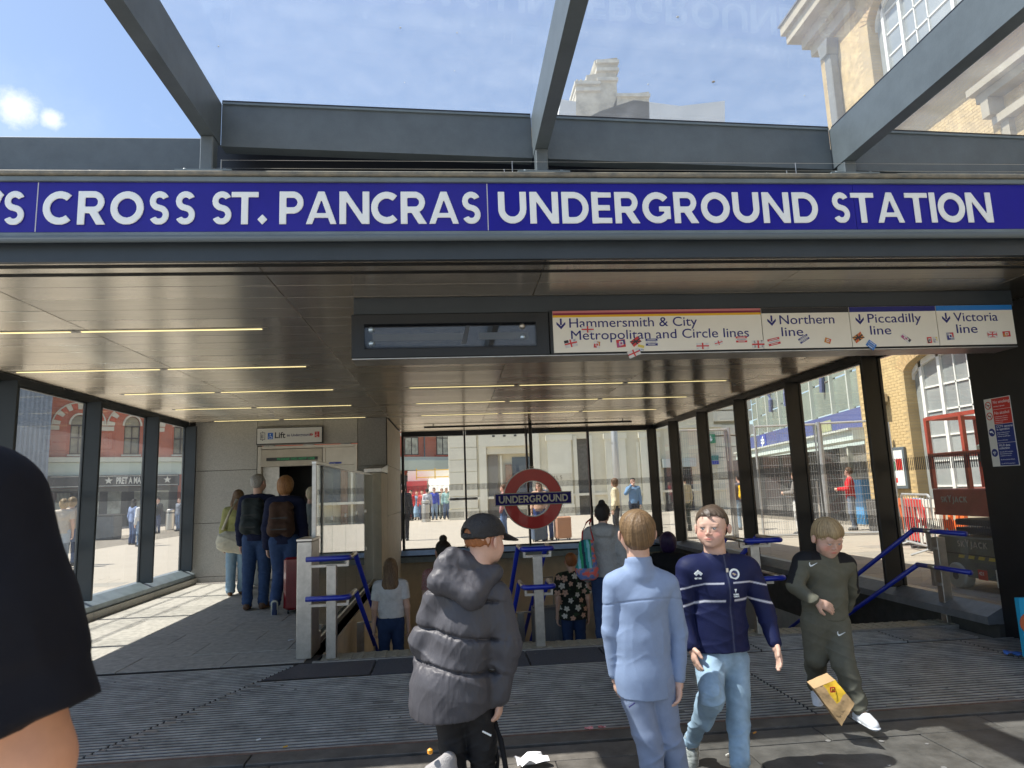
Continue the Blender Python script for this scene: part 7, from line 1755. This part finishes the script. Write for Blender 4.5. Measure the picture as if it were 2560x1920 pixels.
def poli(co):
    c = np.tile(np.array((.120, .116, .085)), (len(co), 1)); x, y, z = co[:, 0], co[:, 1], co[:, 2]
    # black panel over the shoulder and down the outer arm
    J = oli.J
    for q, sg in (('R', 1), ('L', -1)):
        sh, el = J['sh' + q], J['el' + q]; d = (el - sh); L = d.length; d = d / L; t = ((co - np.array(sh)) @ np.array(d)); r = co - np.array(sh) - t[:, None] * np.array(d)[None]
        m_ = (sg * r[:, 0] > .018) & (t > -.06) & (t < L * 1.02) & (np.abs(r[:, 1]) < .045) & (np.abs(t - 0) < .35)
        m2 = (z > sh.z + .018) & (sg * x > .055)
        c[m_ | m2] = (.012, .012, .014)
    return c
hz = (oli.Mi @ at(2060, 1545, Yo)).z / 1.30
oli.top(clothp('olive_top', .75), e=.020, ea=.017, ew=.009, hem=hz, fold=.010, fr=12, collar=.22, paint=poli, seed=61, boxy=1.)
oli.trousers(cloth('olive', (.120, .116, .088), .75), e=.022, e2=.016, fold=.013, fr=12, seed=62)
oli.shoes(SH_WHT, m_sole=SH_WHT, big=1.08, detail=True)
oli.hair(H_BL, e=.065, hl=.20, back=-.30, vol=1.25, fall=.10)
jo = [o for o in oli.root.children if o.name.startswith('jacket')][0]; oco = np.array([v.co[:] for v in jo.data.vertices])
to = [o for o in oli.root.children if o.name.startswith('trousers')][0]; tco = np.array([v.co[:] for v in to.data.vertices])
def swoosh(px, py, A, w_):
    c = oli.Mi @ at(px, py, Yo - .1); m_ = (np.abs(A[:, 0] - c.x) < .02) & (np.abs(A[:, 2] - c.z) < .012) & (A[:, 1] > 0); y = (A[m_, 1].max() if m_.any() else .1) + .002
    pts = [(-.48, .10), (-.44, .22), (-.36, .26), (-.40, .08), (-.30, -.10), (-.10, -.06), (.5, .16), (-.12, -.20), (-.36, -.26), (-.47, -.10)]
    t = MB().prism([(c.x - p[0] * w_, c.z + p[1] * w_) for p in pts], y - .004, y + .0012).mesh('swoosh_mark', m_letter); o = bpy.data.objects.new('swoosh_mark', t); COL.objects.link(o); o.parent = oli.root
swoosh(2034, 1411, oco, .052); swoosh(2101, 1583, tco, .050)

# --- brown paper bag in the air at his feet
pb = empty('paper_bag', tuple(at(2085, 1750, 3.92)), label='crumpled brown paper takeaway bag with yellow print in the air by the olive boy\'s shoe', cat='paper bag')
m_kr = mat('kraft_paper', (.46, .30, .15), .8, var=.10, vscale=10, bump=.25, bscale=25); m_ye = mat('bag_yellow', (.72, .45, .03), .7, var=.08, vscale=12, bump=.2, bscale=25)
A_ = [at(2035, 1722, 3.97), at(2088, 1700, 3.88), at(2137, 1759, 3.80), at(2104, 1815, 3.90)]; B_ = [v + Vector((.015, .11, .01)) for v in A_]
rg = random.Random(4)
def patch(a, b, c, d, n=7, amp=.0045):
    vs = []; 
    for j in range(n + 1):
        for i in range(n + 1):
            u, v = i / n, j / n; p = a * (1 - u) * (1 - v) + b * u * (1 - v) + c * u * v + d * (1 - u) * v; e = amp * (1 if 0 < i < n and 0 < j < n else .3); vs.append(p + Vector((rg.uniform(-e, e), rg.uniform(-e * 2, e * 2), rg.uniform(-e, e))))
    fs = [(j * (n + 1) + i, j * (n + 1) + i + 1, (j + 1) * (n + 1) + i + 1, (j + 1) * (n + 1) + i) for j in range(n) for i in range(n)]; return vs, fs
vs, fs = patch(*A_); mid = [i for i, f in enumerate(fs)]
mb = MB()
for i, f in enumerate(fs): pass
b0 = len(mb.v); mb.v += [tuple(v) for v in vs]
for i, f in enumerate(fs): mb.f.append(f); mb.mi.append(1 if (i % 7) >= 3 and (i // 7) < 4 else 0)
mb.add(*patch(B_[0], B_[1], B_[2], B_[3])); mb.add(*patch(A_[0], B_[0], B_[3], A_[3], 4, .003)); mb.add(*patch(A_[0], A_[1], B_[1], B_[0], 4, .003)); mb.add(*patch(A_[1], A_[2], B_[2], B_[1], 4, .003), 1)
mb.build('bag_body', [m_kr, m_ye], pb, smooth=True)
c = at(2081, 1724, 3.885); MB().box((c.x - .014, c.y - .004, c.z - .014), (c.x + .014, c.y, c.z + .014)).build('red_logo_square', m_red, pb)
n_ = [(c.x - .010 + .005 * math.cos(a) + .005 * k_, 0, c.z) for k_ in (0,) for a in (0,)]
for s_ in (-1, 1): MB().tube([(c.x + s_ * .005 + .0048 * math.cos(a), c.y - .006, c.z - .007 + .015 * math.sin(a)) for a in np.linspace(0, PI, 9)], .0014, 4).build('logo_arch', m_ye, pb)

# --- person in the black T-shirt, cut off at the left
tee = Person((-.74, .97, 0), -.12, 1.80, 'person in a plain black T-shirt cut off by the left edge, close to the camera', skin=(.55, .28, .175), J=dict(
    shR=at(-62, 1268, .93), elR=at(82, 1900, .92), wrR=at(95, 2260, .98), shL=(-.10, 0, .80), neck=(-.005, -.012, .838), wrL=(-.14, .05, .48)), vox=.007, yaw=0)
tee.body(hand=dict(R=dict(curl=.4), L=dict(curl=.4)), detail=True)
m_tee = mat('tee_black', (.008, .0085, .013), .72, var=.12, vscale=20, bump=.04, bscale=900, spec=.15)
def sl(F):
    sh, el = tee.J['shR'], tee.J['elR']; d = (el - sh)
    F.cone(sh, sh + d * .45, .062, .074, .03); F.cone(sh + d * .45, sh + d * .90, .072, .085, .03)
    X, Y, Z = F.grid(); c_ = sh + d * .855; dn = d.normalized(); dd = (X - c_.x) * dn.x + (Y - c_.y) * dn.y + (Z - c_.z) * dn.z
    F.f = np.where((X > .13) & (dd > -.2), np.maximum(F.f, dd), F.f).astype(np.float32)
tee.top(m_tee, e=.012, ea=.012, ew=.02, hem=.47, sleeve=.6, fold=.010, fr=9, vert=True, name='t_shirt', extra=sl, seed=77)
tee.trousers(BLK, e=.02); tee.shoes(SH_BLK); tee.hair(H_DK)

# ================== people on the stairs
MV = .0085
def stz(Y): return -max(0., math.ceil((Y - 6.93) / .30)) * .155 if Y > 6.95 else 0.
def place(px_head, py_top, Y, z): p = at(px_head, py_top, Y); return p
def stairP(px, pyt, Y, rz, label, zf=None, **k):
    p = at(px, pyt, Y); zf = stz(Y) if zf is None else zf; H = p.z - zf; return Person((p.x, Y, zf), rz, H, label, vox=k.pop('vox', MV), **k)
P = stairP(976, 1396, 7.85, .05, 'woman in a white T-shirt with long straight fair-tipped hair going down the stairs', yaw=.0, build=1.12)
P.body(hand=dict(R=dict(curl=.6), L=dict(curl=.6)), detail=False); P.top(cloth('white_tee', (.70, .69, .68)), e=.010, hem=.555, sleeve=.62, name='t_shirt', fold=.006); P.trousers(DENIM_D, e=.004, e2=.012); P.shoes(SH_WHT); P.hair(H_OM, 'long', e=.04, L=.34)
P = stairP(1426, 1383, 8.05, .0, 'red haired man in a black shirt with big white flowers going down the stairs', build=1.12)
P.body(hand=dict(R=dict(curl=.7), L=dict(curl=.7)), detail=True)
rf = np.random.RandomState(12); fl_ = []
for zz in np.arange(.40, 1.75, .085):
    for xx in np.arange(-.5, .5, .105): fl_.append((xx + rf.uniform(-.025, .025) + (.05 if int(zz / .085) % 2 else 0), zz + rf.uniform(-.02, .02), rf.uniform(0, 6), rf.uniform(.028, .043), rf.rand()))
fl_ = np.array(fl_)
def pfl(co):
    n = len(co); c = np.tile(np.array((.014, .018, .014)), (n, 1)); lf = vnoise(co[:, 0] * 22, co[:, 1] * 10, co[:, 2] * 22, 5) > .35; c[lf] = (.03, .055, .03)
    for (x, z, a, r, t) in fl_:
        dx, dz = co[:, 0] - x, co[:, 2] - z; rr = np.hypot(dx, dz); an = np.arctan2(dz, dx); rad = r * (.52 + .48 * np.abs(np.cos(2.5 * (an + a)))); m_ = rr < rad
        col = np.array((.62, .60, .54)) if t < .62 else np.array((.58, .36, .26)); c[m_] = col; c[rr < r * .16] = col * .55
    return c
P.vox = .0065
P.top(clothp('floral_shirt', .75), e=.018, ew=.03, hem=.46, sleeve=.80, name='shirt', fold=.007, paint=pfl, fl=.01); P.vox = MV; P.trousers(DENIM_D, e=.01); P.shoes(SH_BLK); P.hair(H_GI, e=.03, back=-.30, vol=1.3)
P = stairP(1505, 1262, 7.15, -.25, 'person in grey hooded sweatshirt with dark tied up hair beside a tote', yaw=.1)
P.body(hand=dict(R=dict(curl=.8), L=dict(curl=.8)), detail=True, ); 
def hoodx(F): F.cone(P.J['neck'] + Vector((-.07, -.05, 0)), P.J['neck'] + Vector((.07, -.05, 0)), .050, .050, .03); F.cone(P.J['neck'] + Vector((-.05, -.075, -.02)), P.J['neck'] + Vector((.05, -.075, -.03)), .055, .055, .03)
P.top(GREY, e=.026, hem=.50, name='sweatshirt', fold=.010, extra=hoodx, collar=.3); P.trousers(DENIM_D, e=.014, e2=.02); P.shoes(SH_BLK); P.hair(hairmat('black_curls', (.012, .010, .010), (.035, .03, .03), .7), 'topbun', e=.075, back=-.42, vol=1.2)
gp_ = P
tb = empty('tote_bag', tuple(at(1466, 1396, 7.0)), label='teal striped tote bag with flowered side and red handles beside the grey hoodie', cat='bag')
Ft = Field((-.16, -.10, -.26), (.16, .10, .22), .008); Ft.cone((-.02, 0, -.13), (.03, 0, -.13), .085, .085, .03, (Yd, .6)); Ft.cone((-.025, 0, -.10), (-.02, 0, .13), .085, .05, .03, (Yd, .6)); Ft.cone((.03, 0, -.10), (.03, 0, .13), .08, .05, .03, (Yd, .6)); Ft.disp(folds(.008, 14, 6))
def ptote(co):
    x, z = co[:, 0], co[:, 2]; n = len(co); c = np.tile(np.array((.03, .28, .26)), (n, 1)); k_ = ((x + .2 + z * .06) * 38).astype(int) % 4
    c[k_ == 0] = (.25, .55, .62); c[k_ == 1] = (.03, .30, .14); c[k_ == 2] = (.02, .05, .08)
    fl = (x > .045) | (z < -.09); nn = vnoise(co[:, 0] * 42, co[:, 1] * 42, co[:, 2] * 42, 15); c[fl] = (.40, .22, .22); c[fl & (nn > .25)] = (.70, .12, .10); c[fl & (nn < -.25)] = (.12, .18, .42); return c
Ft.build('bag_body', clothp('tote'), tb, ptote)
MB().tube([at(1455, 1352, 7.0), at(1456, 1330, 7.02), at(1466, 1306, 7.06), at(1478, 1296, 7.12)], .008, 6).tube([at(1484, 1352, 6.98), at(1478, 1330, 6.99), at(1474, 1308, 7.03), at(1478, 1296, 7.12)], .008, 6).build('handle', mat('red_strap', (.45, .03, .03), .7), tb, smooth=True)
P = stairP(1668, 1332, 8.3, -.3, 'person in black with purple-black hair half hidden behind the pale blue tracksuit boy')
P.body(detail=False, hand=dict(R=dict(), L=dict())); P.top(BLK, e=.045, hem=.45, fold=.012, name='coat'); P.trousers(BLK, e=.02); P.shoes(SH_BLK); P.hair(hairmat('purple', (.015, .008, .03), (.035, .015, .075)), 'bob', e=.06)
P = stairP(1107, 1352, 9.3, .35, 'woman with a dark bun and red checked top half hidden behind the padded coat boy')
P.body(detail=False, hand=dict(R=dict(), L=dict())); P.top(cloth('red_check', (.35, .05, .05), col2=(.55, .40, .38), vs=60), e=.012, hem=.50, sleeve=.5, fold=.006, name='top'); P.trousers(BLK, e=.01); P.shoes(SH_BLK); P.hair(H_DK, 'topbun', e=.03)
# suitcase on the stairs near the flowered shirt
def suitcase(loc, rz, w_, d, h, m, lab, rib=True, handle=.32, grp=None):
    r = empty('suitcase', loc, rz, label=lab, cat='suitcase', group=grp); z0 = .05
    def lk(mb, name, m_): t = mb.mesh(name, m_); o = bpy.data.objects.new(name, t); COL.objects.link(o); o.parent = r
    lk(MB().box((-w_ / 2, -d / 2, z0), (w_ / 2, d / 2, z0 + h), bev=.03), 'case_shell', m)
    for k_ in range(-3, 4): lk(MB().box((k_ * w_ / 8 - .006, -d / 2 - .006, z0 + .06), (k_ * w_ / 8 + .006, -d / 2 + .01, z0 + h - .06)), 'shell_rib', m)
    lk(MB().box((-w_ / 2 + .01, -.006, z0 + .01), (w_ / 2 - .01, .006, z0 + h + .003)), 'zip_seam', m_black)
    for x in (-w_ / 2 + .06, w_ / 2 - .06):
        for y in (-d / 2 + .05, d / 2 - .05): lk(MB().lathe((x - .012, y, .03), [(.03, 0), (.03, .024)], 12, axis='x'), 'wheel', m_black)
    lk(MB().tube([(-.09, .06, z0 + h), (-.09, .06, z0 + h + handle), (.09, .06, z0 + h + handle), (.09, .06, z0 + h)], .009, 6), 'pull_handle', m_ss_dull); return r
suitcase(tuple(at(1374, 1640, 8.2)), .1, .36, .22, .50, mat('case_grey', (.13, .13, .13), .5), 'small grey suitcase beside the man in the flowered shirt on the stairs')

# ================== group at the lift
def floorP(px, pyf, H, rz, label, **k): p = gnd(px, pyf); return Person((p.x, p.y, 0), rz, H, label, vox=k.pop('vox', MV), **k)
P = floorP(590, 1488, 1.63, .15, 'woman with long fair hair, olive top and pale jeans leftmost in the lift queue', build=1.0, J=dict(anL=(-.05, -.02, .048), anR=(.05, .03, .048)))
P.body(detail=False, hand=dict(R=dict(), L=dict())); P.top(cloth('olive_cream', (.30, .31, .10), col2=(.40, .38, .18)), e=.018, hem=.50, fold=.009, name='top'); P.trousers(DENIM_L, e=.006, e2=.035); P.shoes(mat('shoe_brown', (.12, .06, .03), .6)); P.hair(H_OM, 'long', e=.05, L=.22)
wb = empty('shoulder_bag', tuple(at(590, 1352, 11.1)), .1, label='large off-white padded shoulder bag hanging at the back of the woman in pale jeans', cat='bag')
Fb = Field((-.34, -.2, -.26), (.34, .2, .26), .010); Fb.cone((-.14, 0, -.02), (.14, 0, -.05), .15, .15, .08, (Yd, .65)); Fb.cone((-.15, 0, .02), (.05, 0, .06), .10, .08, .06, (Yd, .6)); Fb.disp(folds(.014, 12, 8)); Fb.build('bag_body', cloth('off_white', (.62, .58, .46)), wb)
MB().tube([at(556, 1325, 11.1), at(575, 1280, 11.1), at(592, 1248, 11.15)], .02, 6).build('strap', cloth('off_white'), wb, smooth=True)
P = floorP(640, 1522, 1.82, -.05, 'tall grey haired man with a dark rucksack in blue jeans before the lift', yaw=.35, J=dict(knL=(-.06, .0, .28), anL=(-.055, -.04, .048)))
P.body(detail=True, hand=dict(R=dict(), L=dict())); P.top(NAVY, e=.022, hem=.50, fold=.009); P.trousers(DENIM, e=.018, e2=.024, fold=.007); P.shoes(mat('shoe_brown')); P.hair(H_GY, e=.02, back=-.30)
P.backpack(cloth('pack_dark', (.022, .030, .032), .7), .30, .50, .17, label='black and dark green hiking rucksack on the tall grey haired man')
P = floorP(710, 1532, 1.76, .0, 'woman with wavy ginger blond hair and brown rucksack, one trainer lifted', yaw=.1, J=dict(knL=(-.045, .05, .285), anL=(-.05, -.075, .085), toeL=(-.1, .45, -.9), knR=(.055, .03, .28), anR=(.05, .04, .048)))
P.body(detail=False, hand=dict(R=dict(), L=dict())); P.top(NAVY, e=.032, hem=.50, fold=.010); P.trousers(DENIM_D if False else cloth('denim_deep', (.025, .05, .12), col2=(.045, .08, .18), vs=14), e=.032, e2=.030, fold=.006); P.shoes(mat('shoe_navy', (.05, .07, .16), .6), m_sole=mat('sole_cream', (.62, .60, .48), .6)); P.hair(hairmat('curly_ginger', (.22, .09, .03), (.42, .22, .09)), 'bob', e=.05)
P.backpack(cloth('pack_brown', (.065, .035, .024), .8), .34, .44, .17, label='brown canvas rucksack on the woman with wavy ginger hair')
P = floorP(776, 1496, 1.62, -.3, 'person with short white-blond hair in a grey jumper by the lift door', yaw=-.4)
P.body(detail=False, hand=dict(R=dict(), L=dict())); P.top(cloth('grey_jumper', (.30, .33, .33)), e=.022, hem=.50, fold=.009, name='jumper'); P.trousers(BLK, e=.012); P.shoes(SH_BLK); P.hair(hairmat('white_blond', (.50, .42, .28), (.66, .58, .42)), e=.05, back=-.36)
suitcase(tuple(gnd(752, 1530)), .15, .42, .26, .66, mat('case_red', (.20, .010, .015), .3, coat=.5, var=.15), 'shiny red hard suitcase between the lift queue and the balustrade')
suitcase(tuple(gnd(636, 1470)), .1, .40, .25, .60, mat('case_silver', (.45, .46, .44), .35), 'pale grey suitcase standing between the two left people at the lift')

# ================== people outside, further off
FV = .017
def far(px, pyf, H, rz, label, topc, legc, hairm, grp='people out on the square', style='short', hem=.50, sleeve=1., e=.02, e2=.02, shoe=None, bag=None, vox=FV, yaw=0, skirt=None, J=None, build=1.0, ground=None):
    p = gnd(px, pyf) if ground is None else Vector(ground); Q = Person((p.x, p.y, 0), rz, H, label, vox=vox, group=grp, yaw=yaw, J=J, build=build)
    Q.body(detail=False, hand=None if vox > .012 else dict(R={}, L={}))
    Q.top(cloth('f_%g_%g_%g' % topc, topc), e=e, hem=hem, sleeve=sleeve, fold=.008, name='top')
    if skirt:
        lo, hi = Q.bounds(); F = Field(lo - .1, hi + .1, vox); F.cone(Q.J['waist'], (0, 0, .10 * H), .075 * H, .17 * H, .03, (Yd, .8)); F.cut((0, 0, .10 * H), (0, 0, -1)); F.disp(folds(.014, 16, 4)); F.build('skirt', cloth('s_%g_%g_%g' % skirt, skirt), Q.root)
    else: Q.trousers(cloth('l_%g_%g_%g' % legc, legc), e=.012, e2=e2)
    Q.shoes(shoe or SH_BLK); Q.hair(hairm, style, e=.05, L=.25 if style == 'long' else 0)
    if bag: Q.backpack(cloth('b_%g_%g_%g' % bag[0], bag[0]), .30, .42, .16, label=bag[1])
    return Q
dn = (.06, .10, .20); lb = (.20, .28, .40); bk_ = (.02, .02, .025); wt = (.62, .60, .56)
# left square
far(330, 1362, 1.66, -.6, 'woman with crossed arms in blue plaid top and dark jeans on the left square', (.20, .26, .42), (.05, .09, .20), H_DK, vox=.011, yaw=-.6, style='long')
far(352, 1366, 1.62, .9, 'person in a white top and pale jeans beside the plaid woman, half behind the mullion', (.62, .62, .62), lb, H_BR, vox=.011, style='long')
far(392, 1334, 1.75, 2.9, 'person in dark clothes far out on the left square, left of the bin', bk_, (.03, .05, .12), H_DK)
far(446, 1328, 1.72, 2.6, 'person in grey and blue far out on the left square, right of the bin', (.16, .18, .22), (.08, .13, .22), H_BR)
far(150, 1420, 1.66, .5, 'fair haired person in a cream top passing behind the black T-shirt', (.52, .46, .38), (.36, .42, .48), H_BL, vox=.011, style='bob', sleeve=.55)
far(172, 1415, 1.70, .2, 'second fair haired person just behind, in a tan top', (.40, .33, .26), dn, H_BL, vox=.012, style='bob')
# crowd in the left pane of the back window
cr = [(1010, 1352, 1.80, 0, 'man in black trousers with a white bag at the left edge of the back window', bk_, bk_, H_DK, {}), (1028, 1302, 1.70, 2.6, 'person in a red coat in the far crowd', (.45, .03, .03), bk_, H_DK, {}), (1043, 1300, 1.62, 3.0, 'woman in a long pale blue dress in the far crowd', (.16, .28, .38), lb, H_GI, dict(skirt=(.28, .42, .56))),
      (1056, 1300, 1.66, 3.1, 'person in a red top just right of the blue dress', (.5, .06, .05), dn, H_BR, {}), (1069, 1304, 1.72, 0, 'person in white shirt and grey waistcoat behind the bin', (.50, .50, .52), bk_, H_DK, {}), (1087, 1300, 1.78, PI, 'man in a royal blue jacket walking towards the station', (.05, .07, .36), lb, H_DK, {}),
      (1106, 1298, 1.74, PI, 'bald man in a stone jacket in the far crowd', (.34, .32, .26), (.30, .34, .32), H_GY, {}), (1117, 1298, 1.76, PI, 'man in a pale turquoise shirt at the right of the far crowd', (.26, .42, .42), dn, H_GY, {})]
for (px, py, H, rz, lab, tc_, lc, hm, kw) in cr: far(px, py, H, rz, lab, tc_, lc, hm, vox=.015 if py > 1340 else FV, **kw)
# middle and right panes
far(1544, 1345, 1.70, 1.2, 'curly haired woman in a cream jacket walking right behind the back window', (.62, .54, .36), bk_, H_BR, style='bob', vox=.011, yaw=.3)
far(1589, 1322, 1.74, 2.9, 'man in a blue denim jacket holding a phone before the cream wall', (.12, .22, .36), (.03, .04, .06), H_DK, vox=.012, J=dict(wrR=(.03, .10, .86), elR=(.15, .04, .70)))
far(1352, 1352, 1.68, 2.8, 'woman in a tan top behind the hanging roundel sign', (.42, .26, .18), (.05, .10, .30), H_BR, vox=.012, style='long')
far(1372, 1350, 1.72, 0.3, 'person in blue jeans pulling luggage behind the roundel sign', (.12, .14, .20), (.05, .11, .34), H_DK, vox=.012)
far(1262, 1345, 1.66, 1.2, 'person with a pink bag left of the roundel sign', (.42, .20, .20), (.08, .14, .28), H_BR, vox=.013)
suitcase(tuple(gnd(1408, 1350)), .2, .46, .28, .62, mat('case_tan', (.48, .26, .16), .5), 'tan and orange suitcase right of the roundel sign out on the square')
suitcase(tuple(gnd(1348, 1354)), .2, .40, .26, .50, mat('case_navy', (.06, .09, .14), .5), 'navy suitcase directly below the roundel sign out on the square')
# right-hand glazing
far(1818, 1372, 1.70, .1, 'person in a dark top with a yellow rucksack behind the mesh gate', (.10, .10, .12), (.18, .26, .34), H_DK, vox=.012, bag=((.70, .42, .02), 'bright yellow and grey rucksack behind the mesh gate'), ground=(8.9, 21.0, 0))
far(1700, 1370, 1.74, .4, 'dark haired man in a cream jacket behind the right glazing', (.50, .44, .30), (.07, .09, .08), H_DK, vox=.013, ground=(7.3, 21.5, 0))
far(1660, 1350, 1.70, 1.4, 'person in white and blue seen through the furthest right window', (.50, .50, .54), (.10, .14, .24), H_BR, vox=.014, ground=(7.6, 25.5, 0))
Q = far(1965, 1350, 1.70, .9, 'long haired woman in a grey jacket and white trousers looking at her phone', (.20, .18, .16), (.72, .70, .66), H_LB, vox=.0105, style='long', yaw=.5, e2=.03, ground=(9.35, 18.3, 0), J=dict(wrL=(-.06, .17, .66), elL=(-.15, .03, .66)))
far(2150, 1330, 1.76, 1.0, 'man in a bright red jacket and grey jeans behind the mesh gate', (.55, .015, .02), (.14, .17, .22), H_BR, vox=.0105, yaw=.4, ground=(11.25, 18.9, 0), J=dict(wrL=(-.05, .17, .66), elL=(-.15, .03, .66)))
far(1885, 1340, 1.72, 0, 'person in blue beside the dark mullion behind the gates', (.06, .14, .30), bk_, H_DK, vox=.014, ground=(10.4, 24.0, 0))
print('polys', sum(len(o.data.polygons) for o in bpy.data.objects if o.type == 'MESH'))
